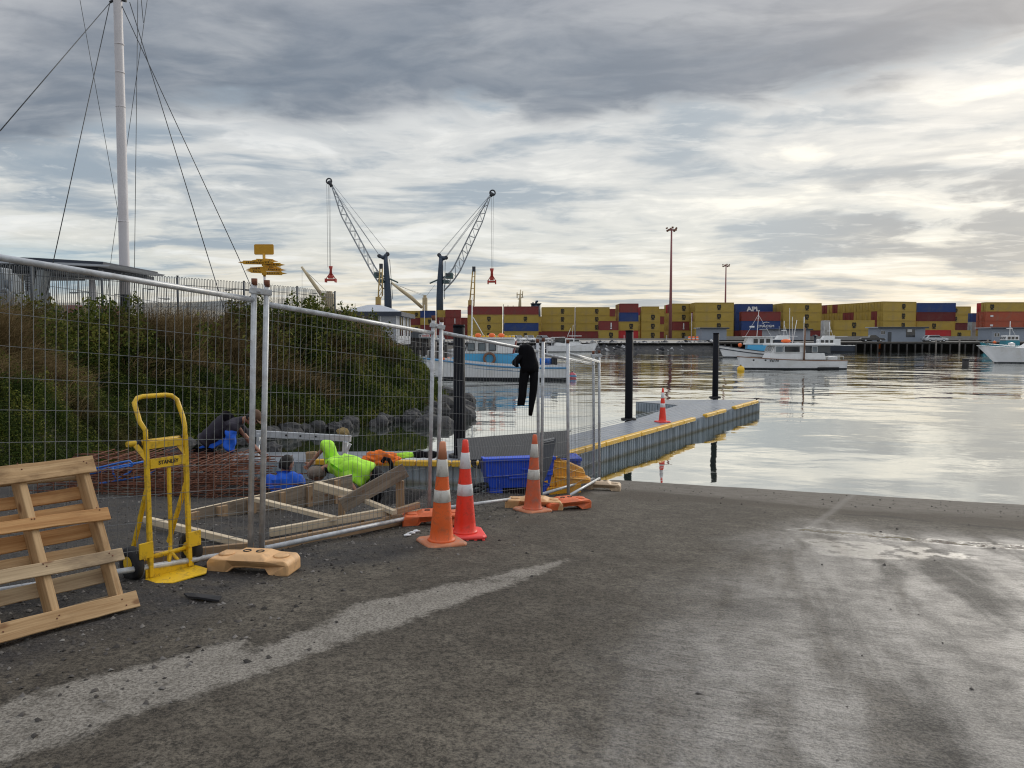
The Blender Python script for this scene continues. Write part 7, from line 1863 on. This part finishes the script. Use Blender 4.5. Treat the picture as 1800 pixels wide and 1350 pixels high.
# ------------------------------------------------------------------ people
def skin(name, nodes, edges, root, mat, parent=None, sub=3, world=True, flat=None):
    """one continuous surface grown along a joint graph; nodes: key -> (point, radius[, radius2])"""
    keys = list(nodes); ix = {k: i for i, k in enumerate(keys)}
    off = root_of(parent).location if (parent is not None and world) else Vector((0, 0, 0))
    me = bpy.data.meshes.new(name); me.from_pydata([tuple(Vector(nodes[k][0]) - off) for k in keys], [(ix[a], ix[b]) for a, b in edges], []); me.update()
    o = bpy.data.objects.new(name, me); COL.objects.link(o)
    md = o.modifiers.new('skin', 'SKIN'); md.use_smooth_shade = True; md.branch_smoothing = .5
    sv = me.skin_vertices[0].data
    for k in keys:
        nd = nodes[k]; sv[ix[k]].radius = (nd[1], nd[2] if len(nd) > 2 else nd[1]); sv[ix[k]].use_root = (k == root)
    sb = o.modifiers.new('sub', 'SUBSURF'); sb.levels = sub; sb.render_levels = sub
    dg = bpy.context.evaluated_depsgraph_get(); dg.update()
    m2 = bpy.data.meshes.new_from_object(o.evaluated_get(dg)); bpy.data.objects.remove(o); bpy.data.meshes.remove(me)
    o = bpy.data.objects.new(name, m2); m2.materials.clear(); m2.materials.append(mat); m2.polygons.foreach_set('use_smooth', np.ones(len(m2.polygons), bool)); COL.objects.link(o)
    if parent is not None: o.parent = parent
    if name in CLOTH:
        co = np.zeros(len(m2.vertices) * 3, np.float32); m2.vertices.foreach_get('co', co); co = co.reshape(-1, 3); nn_ = np.zeros(len(m2.vertices) * 3, np.float32); m2.vertices.foreach_get('normal', nn_); nn_ = nn_.reshape(-1, 3)
        w_ = fbm(co[:, 0] * 9 + co[:, 2] * 6, co[:, 2] * 11 - co[:, 1] * 7, 3, 7) - .5 + .35 * np.sin(co[:, 0] * 38 + co[:, 2] * 30 + 3 * fbm(co[:, 0] * 5, co[:, 2] * 5, 2, 9))
        co = co + nn_ * (w_ * .022)[:, None]; m2.vertices.foreach_set('co', co.astype(np.float32).ravel()); m2.update()
    return o
CLOTH = {'shirt', 'blue_sleeve', 't_shirt', 'lime_top', 'trousers', 'shorts'}
def hand(nodes, edges, wrist_key, wrist, d, side, curl=.5, n='h'):
    """palm, four bent fingers and a thumb appended to the graph"""
    d = Vector(d).normalized(); side = Vector(side); side = (side - d * side.dot(d)).normalized(); nrm = d.cross(side)
    pk = n + 'p'; nodes[pk] = (wrist + d * .075, .026, .036); edges.append((wrist_key, pk))
    for i, L in enumerate((.070, .080, .075, .060)):
        o = side * (.030 - .020 * i); b = wrist + d * .095 + o; a, c = n + f'{i}a', n + f'{i}b'
        dd = (d * math.cos(curl) - nrm * math.sin(curl)); d2 = (d * math.cos(curl * 2.1) - nrm * math.sin(curl * 2.1))
        nodes[a] = (b + dd * L * .5, .0095); nodes[c] = (b + dd * L * .5 + d2 * L * .5, .008); edges += [(pk, a), (a, c)]
    t = n + 't'; t2 = n + 'u'; nodes[t] = (wrist + d * .05 + side * .042 - nrm * .012, .011); nodes[t2] = (wrist + d * .085 + side * .055 - nrm * .03, .009); edges += [(pk, t), (t, t2)]
def body(r, J, rad=1.0, hands=True, sidel=(0, 0, 1)):
    nodes, edges = {}, []
    def add(k, p, *rr): nodes[k] = (Vector(p),) + tuple(x * rad for x in rr)
    add('pel', J['pel'], .125, .10); add('waist', J['pel'].lerp(J['neck'], .33), .09, .075); add('chest', J['pel'].lerp(J['neck'], .72), .10, .08); add('neck', J['neck'], .056); add('skull', J['neck'].lerp(J['head'], .62), .068)
    add('top', J['head'] + (J['head'] - J['neck']).normalized() * .055, .070)
    edges += [('pel', 'waist'), ('waist', 'chest'), ('chest', 'neck'), ('neck', 'skull'), ('skull', 'top')]
    for s in 'LR':
        add('sh' + s, J['sh' + s].lerp(J['pel'].lerp(J['neck'], .72), .38), .046); add('el' + s, J['el' + s], .043); add('wr' + s, J['wr' + s], .029); edges += [('chest', 'sh' + s), ('sh' + s, 'el' + s), ('el' + s, 'wr' + s)]
        if hands: hand(nodes, edges, 'wr' + s, J['wr' + s], J['wr' + s] - J['el' + s], J.get('side' + s, Vector(sidel)), J.get('curl', .55), 'h' + s)
        add('hip' + s, J['hip' + s], .095); add('kn' + s, J['kn' + s], .060); add('an' + s, J['an' + s], .042); edges += [('pel', 'hip' + s), ('hip' + s, 'kn' + s), ('kn' + s, 'an' + s)]
        add('to' + s, J['to' + s], .034); edges.append(('an' + s, 'to' + s))
    return skin('body', nodes, edges, 'pel', M['skin'], r)
def head(r, c, face, up, hairmat, cap=None, long_=0.0):
    """face features, ears and hair round the head point"""
    face = Vector(face).normalized(); up = Vector(up); up = (up - face * up.dot(face)).normalized(); sx = face.cross(up)
    Mx = Matrix((sx, face, up)).transposed()
    m = MB(); m.blob((0, 0, 0), 1.0, 2, 3, (.078, .098, .118), 0.02); m.v = [tuple(Vector(c) + Mx @ Vector((x * (1 - .25 * max(0, -z / .118)), y, z))) for x, y, z in m.v]
    for s in (-1, 1): m.loft([[Vector(c) + Mx @ Vector((s * .074 + s * .012 * q, -.01 + .022 * math.cos(a), -.002 + .036 * math.sin(a))) for a in np.linspace(0, 6.283, 9)[:-1]] for q in (0, 1)])
    nose = [[Vector(c) + Mx @ Vector((x, .088 + d, z)) for x, z in ((-w, z0), (w, z0), (w * .5, z0 + .006), (-w * .5, z0 + .006))] for d, w, z0 in ((0, .017, -.03), (.024, .010, -.026), (.03, .004, -.02))]
    m.loft(nose); m.box(Vector(c) + Mx @ Vector((0, .086, -.062)), (.045, .012, .012), Mx)
    ho = m.build('head', M['skin'], r, world=True)
    e = MB()
    for s in (-1, 1): e.blob(Vector(c) + Mx @ Vector((s * .031, .086, .006)), .011, 2, 1)
    e.build('eyes', M['black_txt'], ho, world=True)
    h = MB(); b = MB(); bm = bmesh.new(); bmesh.ops.create_icosphere(bm, subdivisions=4, radius=1.0); rq = random.Random(2)
    vs = []
    for v in bm.verts:
        p = v.co; k = 1.0 + .05 * rq.random()
        vs.append(Vector(c) + Mx @ Vector((p.x * .088 * k, p.y * .105 * k - .006, p.z * .127 * k + .004)))
    fs = []
    for f in bm.faces:
        cc = f.calc_center_median()
        if cc.z > .12 + .75 * max(0, cc.y) or (cc.y < -.05 and cc.z > -.45 - long_) : fs.append(tuple(v.index for v in f.verts))
    bm.free(); h.add(vs, fs, None, 0, True); hx = h.build('hair', hairmat, r, world=True)
    so = hx.modifiers.new('s', 'SOLIDIFY'); so.thickness = .008
    if cap is not None:
        q = MB(); bm = bmesh.new(); bmesh.ops.create_icosphere(bm, subdivisions=3, radius=1.0)
        vs = [Vector(c) + Mx @ Vector((v.co.x * .096, v.co.y * .116 - .004, v.co.z * .132 + .012)) for v in bm.verts]; fs = [tuple(v.index for v in f.verts) for f in bm.faces if f.calc_center_median().z > .16]; bm.free()
        q.add(vs, fs, None, 0, True)
        pk = [Vector((.075 * math.cos(a), .09 + .075 * math.sin(a), .03 - .02 * math.sin(a))) for a in np.linspace(0, math.pi, 9)]
        n = len(pk); q.add([Vector(c) + Mx @ p for p in pk] + [Vector(c) + Mx @ (p + Vector((0, 0, .008))) for p in pk], [tuple(reversed(range(n))), tuple(range(n, 2 * n))] + [(i, (i + 1) % n, (i + 1) % n + n, i + n) for i in range(n)])
        co = q.build('cap', cap, r, world=True); so = co.modifiers.new('s', 'SOLIDIFY'); so.thickness = .006
def shoe(r, an, to, mat=None):
    m = MB(); d = (to - an); d.z = 0; d = d.normalized() if d.length > 1e-3 else Vector((0, -1, 0)); s = Vector((-d.y, d.x, 0)); z0 = min(an.z, to.z) - .05
    rings = []
    for t, w, h in ((-.09, .034, .07), (-.05, .042, .10), (.02, .043, .10), (.10, .047, .065), (.17, .045, .05), (.205, .028, .035)):
        c = Vector((an.x, an.y, z0)) + d * t; rings.append([c - s * w, c - s * w * .9 + Vector((0, 0, h * .7)), c + Vector((0, 0, h)), c + s * w * .9 + Vector((0, 0, h * .7)), c + s * w])
    m.loft(rings); m.build('boot', mat or M['sock'], r, world=True)
V3 = Vector
# 1: man bending forward beside the reinforcing cage
D1 = 11.0
r = thing('person', 'person in dark and blue shirt and cap, bent over the reinforcing steel', 'person', lp(365, D1, 0.2), 0, 'workers in the trench')
r.location.z = G(r.location.x, r.location.y)
g1 = r.location.z
J = dict(pel=at(366, 784, D1), neck=at(427, 738, D1), head=at(444, 734, D1))
J['shL'] = at(408, 747, D1 - .19); J['shR'] = at(418, 746, D1 + .19); J['elL'] = at(402, 796, D1 - .24); J['wrL'] = at(406, 826, D1 - .16); J['elR'] = at(444, 782, D1 + .24); J['wrR'] = at(462, 800, D1 + .05)
J['hipL'] = at(362, 796, D1 - .1); J['hipR'] = at(362, 796, D1 + .1)
for s, o in (('L', -.13), ('R', .16)):
    k = at(376, 836, D1 + o); k.z = g1 + .50; J['kn' + s] = k; a = at(362, 860, D1 + o); a.z = g1 + .09; J['an' + s] = a; J['to' + s] = V3((a.x + .15, a.y - .03, g1 + .05))
body(r, J, .86); shoe(r, J['anL'], J['toL']); shoe(r, J['anR'], J['toR'])
head(r, at(445, 735, D1), (.75, -.25, -.62), (.62, .1, .75), M['hair_dark'], M['cap'])
up_ = {'a': (at(360, 780, D1), .24, .20), 'b': (at(382, 755, D1), .26, .21), 'c': (at(408, 741, D1), .26, .21), 'd': (at(430, 738, D1), .10, .10), 'l': (J['shL'], .088), 'm': (J['shL'].lerp(J['elL'], .55), .075), 'r': (J['shR'], .085), 's': (J['shR'].lerp(J['elR'], .55), .072)}
skin('shirt', up_, [('a', 'b'), ('b', 'c'), ('c', 'd'), ('c', 'l'), ('l', 'm'), ('c', 'r'), ('r', 's')], 'b', M['navy'], r)
skin('blue_sleeve', {'a': (J['shL'].lerp(J['elL'], .12), .092), 'b': (J['shL'].lerp(J['elL'], .6), .088), 'c': (J['shL'].lerp(J['elL'], .98), .080)}, [('a', 'b'), ('b', 'c')], 'b', M['blue_cloth'], r)
m = MB(); pts = [(343, 800), (350, 786), (392, 768), (398, 776), (378, 786), (360, 806)]; P = [at(*p, D1 - .17) for p in pts]; n_ = len(P); o_ = V3((0, .05, 0)); m.add(P + [p + o_ for p in P], [tuple(range(n_)), tuple(reversed(range(n_, 2 * n_)))] + [(i, i + n_, (i + 1) % n_ + n_, (i + 1) % n_) for i in range(n_)]); m.build('shirt_panel', M['blue_cloth'], r, bevel=.01, world=True)
skin('shorts', {'a': (J['pel'], .165, .13), 'l': (J['hipL'], .115), 'r': (J['hipR'], .115), 'm': (J['hipL'].lerp(J['knL'], .85), .098), 's': (J['hipR'].lerp(J['knR'], .85), .098)}, [('a', 'l'), ('a', 'r'), ('l', 'm'), ('r', 's')], 'a', M['black_cloth'], r)
# 2: person in a blue T-shirt, back to the camera
D2 = 10.0
r = thing('person', 'person in a plain blue T-shirt with short dark hair, crouching with back turned', 'person', lp(497, D2, .2), 0, 'workers in the trench'); r.location.z = G(r.location.x, r.location.y); g2 = r.location.z
def zp(px, D, z): p = at(px, 594, D); p.z = z; return p
J = dict(pel=zp(497, D2, g2 + .30), neck=at(500, 829, D2 + .06), head=at(503, 815, D2 + .10))
J['shL'] = at(474, 842, D2 + .02); J['shR'] = at(523, 841, D2 + .04); J['elL'] = zp(466, D2 + .22, g2 + .52); J['wrL'] = zp(480, D2 + .45, g2 + .45); J['elR'] = zp(532, D2 + .2, g2 + .5); J['wrR'] = zp(520, D2 + .45, g2 + .45)
for s, dx in (('L', -13), ('R', 13)):
    J['hip' + s] = zp(497 + dx, D2, g2 + .28); J['kn' + s] = zp(497 + dx * 1.9, D2 + .40, g2 + .42); J['an' + s] = zp(497 + dx * 1.2, D2 + .16, g2 + .09); J['to' + s] = zp(497 + dx * 1.3, D2 + .32, g2 + .05)
body(r, J, .86, True, (0, 1, 0)); shoe(r, J['anL'], J['toL']); shoe(r, J['anR'], J['toR'])
head(r, at(504, 816, D2 + .10), (.55, .80, -.25), (.15, .1, 1), M['hair_dark'], None, .1)
skin('t_shirt', {'a': (J['pel'], .19, .16), 'b': (J['pel'].lerp(J['neck'], .4), .19, .16), 'c': (J['pel'].lerp(J['neck'], .80), .19, .15), 'd': (J['neck'] + V3((0, 0, .01)), .10), 'l': (J['shL'], .115), 'm': (J['shL'].lerp(J['elL'], .7), .095), 'r': (J['shR'], .115), 's': (J['shR'].lerp(J['elR'], .7), .095)},
     [('a', 'b'), ('b', 'c'), ('c', 'd'), ('c', 'l'), ('l', 'm'), ('c', 'r'), ('r', 's')], 'b', M['blue_cloth'], r)
skin('trousers', {'a': (J['pel'] - V3((0, 0, .03)), .15, .13), 'l': (J['hipL'], .11), 'r': (J['hipR'], .11), 'm': (J['knL'], .08), 's': (J['knR'], .08), 'n': (J['anL'] + V3((0, 0, .05)), .06), 't': (J['anR'] + V3((0, 0, .05)), .06)}, [('a', 'l'), ('a', 'r'), ('l', 'm'), ('r', 's'), ('m', 'n'), ('s', 't')], 'a', M['black_cloth'], r)
# 3: person in a lime top leaning forward, head down to the left
D3 = 9.85
r = thing('person', 'person in a lime high visibility top and black trousers, bent double with grey hair', 'person', lp(640, D3, .2), 0, 'workers in the trench'); r.location.z = G(r.location.x, r.location.y); g3 = r.location.z
J = dict(pel=at(663, 836, D3), neck=at(577, 820, D3), head=at(558, 832, D3 - .02))
J['shL'] = at(592, 822, D3 - .18); J['shR'] = at(583, 806, D3 + .16); J['elL'] = at(614, 846, D3 - .26); J['wrL'] = at(626, 863, D3 - .30); J['elR'] = at(577, 778, D3 + .20); J['wrR'] = at(548, 812, D3 + .30)
for s, o in (('L', -.11), ('R', .13)):
    J['hip' + s] = at(668, 840, D3 + o); J['kn' + s] = zp(650, D3 + o, g3 + .34); J['an' + s] = zp(688, D3 + o, g3 + .09); J['to' + s] = zp(674, D3 + o, g3 + .05)
J['curl'] = .8
body(r, J, .84); shoe(r, J['anL'], J['toL'], M['black_rub']); shoe(r, J['anR'], J['toR'], M['black_rub'])
head(r, at(557, 833, D3 - .02), (-.35, .30, -.9), (-.85, -.35, .15), M['hair_grey'], None, .5)
skin('lime_top', {'a': (at(655, 834, D3), .17, .16), 'b': (at(628, 824, D3), .23, .19), 'c': (at(598, 818, D3), .24, .2), 'd': (at(576, 820, D3), .10), 'l': (J['shL'], .125), 'm': (J['shL'].lerp(J['elL'], .6), .105), 'n': (J['elL'].lerp(J['wrL'], .35), .082), 'r': (J['shR'], .125), 's': (at(578, 788, D3 + .16), .105), 't': (at(574, 777, D3 + .2), .085), 'v': (J['elR'].lerp(J['wrR'], .4), .07)},
     [('a', 'b'), ('b', 'c'), ('c', 'd'), ('c', 'l'), ('l', 'm'), ('m', 'n'), ('c', 'r'), ('r', 's'), ('s', 't'), ('t', 'v')], 'b', M['lime'], r)
skin('trousers', {'a': (J['pel'], .17, .15), 'l': (J['hipL'], .125), 'r': (J['hipR'], .125), 'm': (J['knL'], .09), 's': (J['knR'], .09), 'n': (J['anL'] + V3((0, 0, .06)), .068), 't': (J['anR'] + V3((0, 0, .06)), .068), 'w': (at(652, 833, D3), .15, .13)}, [('a', 'w'), ('a', 'l'), ('a', 'r'), ('l', 'm'), ('r', 's'), ('m', 'n'), ('s', 't')], 'a', M['black_cloth'], r)
for k_b, (q_, rr_b) in enumerate(((J['shL'].lerp(at(598, 818, D3), .35), .115),)): MB().blob(q_, rr_b, 3, 3, (1.05, .8, .95), .12).build('shoulder_panel', M['lime'], r, world=True)
skin('neck_shade', {'a': (at(578, 824, D3 - .05), .075), 'b': (at(572, 830, D3 - .06), .068)}, [('a', 'b')], 'a', M['black_cloth'], r, 1)  # black piece standing in for the shade at the neck
# person in orange at the far wharf
p = at(1546, 594, 157.6); r = thing('person', 'person in an orange suit standing at the foot of the far wharf piles', 'person', (p.x, 157.6, .35)); g4 = .35
MB().box((0, .2, -.15), (2.4, 1.4, .3)).build('small_raft', M['darktimber'], None).location = (p.x, 157.6, .19)
COL.objects['small_raft']; tag(bpy.data.objects['small_raft'], 'dark floating raft under the orange suited person', 'raft')
def q4(x, z, y=0): return V3((p.x + x, 157.6 + y, g4 + z))
J = dict(pel=q4(0, .92), neck=q4(0, 1.46), head=q4(.02, 1.62), shL=q4(-.19, 1.40), shR=q4(.19, 1.40), elL=q4(-.26, 1.12, -.05), elR=q4(.27, 1.12, -.05), wrL=q4(-.24, .88, -.12), wrR=q4(.25, .88, -.12))
for s, dx in (('L', -.1), ('R', .1)): J['hip' + s] = q4(dx, .88); J['kn' + s] = q4(dx * 1.2, .48, -.03); J['an' + s] = q4(dx * 1.3, .08); J['to' + s] = q4(dx * 1.4, .05, -.14)
body(r, J, .86, True, (0, -1, 0)); head(r, J['head'], (0, -1, 0), (0, 0, 1), M['hair_dark'])
skin('orange_suit', {'a': (q4(0, .95), .17, .14), 'c': (q4(0, 1.3), .19, .15), 'd': (q4(0, 1.45), .08), 'l': (J['shL'], .1), 'm': (J['elL'], .08), 'n': (J['wrL'], .06), 'r': (J['shR'], .1), 's': (J['elR'], .08), 't': (J['wrR'], .06), 'hl': (J['hipL'], .13), 'kl': (J['knL'], .10), 'al': (J['anL'] + V3((0, 0, .05)), .085), 'hr': (J['hipR'], .13), 'kr': (J['knR'], .10), 'ar': (J['anR'] + V3((0, 0, .05)), .085)},
     [('a', 'c'), ('c', 'd'), ('c', 'l'), ('l', 'm'), ('m', 'n'), ('c', 'r'), ('r', 's'), ('s', 't'), ('a', 'hl'), ('hl', 'kl'), ('kl', 'al'), ('a', 'hr'), ('hr', 'kr'), ('kr', 'ar')], 'a', M['orange_cloth'], r)

# ------------------------------------------------------------------ clothes and bags
def zz3(zx, zy, D): return at(700 + zx / 4.5, 500 + zy / 4.5, D)
DW = 9.30
wsu = thing('wetsuit', 'black wetsuit hanging over the top rail of the fence', 'wetsuit', at(920, 620, DW)); k4 = DW / 1300 / 4.5
def limp(rings, name, dep=.075, seed=1, d0=0.0):
    """empty cloth tube hanging flat; rings: picture row -> (column, half width)"""
    m = MB(); R_ = []; rq = random.Random(seed)
    for n_, (zy, cx, hw_) in enumerate(rings):
        ring = []
        for k in range(20):
            a = 2 * math.pi * k / 20; fold = 1 + .07 * math.sin(3 * a + zy * .02 + seed) + .05 * rq.uniform(-1, 1)
            edge = n_ in (0, len(rings) - 1)
            p = zz3(cx + hw_ * math.cos(a) * fold, zy + 4 * math.sin(2 * a + seed), DW + d0); p.y += dep * math.sin(a) * (.3 if edge else 1) * (1 + .25 * math.sin(5 * a + zy * .03)); ring.append(p)
        R_.append(ring)
    m.loft(R_); return m.build(name, M['black_cloth'], wsu, world=True)
limp([(474, 1006, 34), (484, 1010, 50), (505, 1014, 60), (540, 1020, 66), (580, 1024, 70), (620, 1030, 76), (655, 1036, 74), (685, 1038, 68), (706, 1038, 60)], 'body_fold', .085, 1)
limp([(660, 1004, 40), (700, 1000, 40), (760, 993, 35), (820, 986, 33), (880, 979, 32), (940, 971, 31), (957, 968, 28)], 'leg', .05, 2)
limp([(650, 1070, 36), (700, 1074, 35), (760, 1074, 32), (830, 1068, 31), (900, 1061, 28), (970, 1053, 22), (1036, 1046, 16)], 'leg', .05, 4)
limp([(560, 968, 24), (590, 948, 30), (615, 930, 32), (632, 926, 26), (652, 942, 12)], 'sleeve', .045, 6, -.04)
DO = 13.95
oj = thing('orange_jacket', 'orange high visibility jacket with black strap draped on the pontoon kerb', 'jacket', at(668, 812, DO))
m = MB(); m.blob(at(668, 806, DO + .12), .24, 5, 4, (1.25, .55, .52), .55, 2.2); m.blob(at(652, 808, DO + .12), .15, 8, 3, (1.1, .7, .6), .5, 2.4); m.blob(at(687, 808, DO + .12), .14, 9, 3, (1.1, .7, .5), .5, 2.4); m.build('cloth', M['orange_cloth'], oj, world=True)
MB().tube([at(672, 812, DO - .12), at(676, 806, DO - .14), at(684, 808, DO - .15), at(688, 816, DO - .15), at(688, 832, DO - .15)], .04, 8).build('strap', M['black_cloth'], oj, world=True)
for i, (px, lab, mt, sq) in enumerate(((709, 'lime and white garment lying on the pontoon behind the orange jacket', 'lime', (1.3, .7, .35)), (733, 'black bag lying on the pontoon, nearer the lime garment', 'black_cloth', (.8, .7, .6)), (752, 'black bag lying on the pontoon, nearer the fence posts', 'black_cloth', (.9, .7, .55)))):
    p = onz(px, 812, DECK); o = MB().blob((0, 0, .06), .16, 30 + i, 3, sq, .35, 2.0).build(('garment', 'bag', 'bag')[i], M[mt], None); o.location = p + V3((0, .35, .02)); tag(o, lab, ('garment', 'bag', 'bag')[i])
p = onz(722, 813, DECK); o = MB().box((0, 0, .012), (.9, .35, .02)).box((.1, .02, .03), (.5, .3, .014)).build('white_sheet', M['white'], None, bevel=.004); o.location = p + V3((0, .3, 0)); tag(o, 'folded white sheet on the pontoon under the bags', 'sheet')
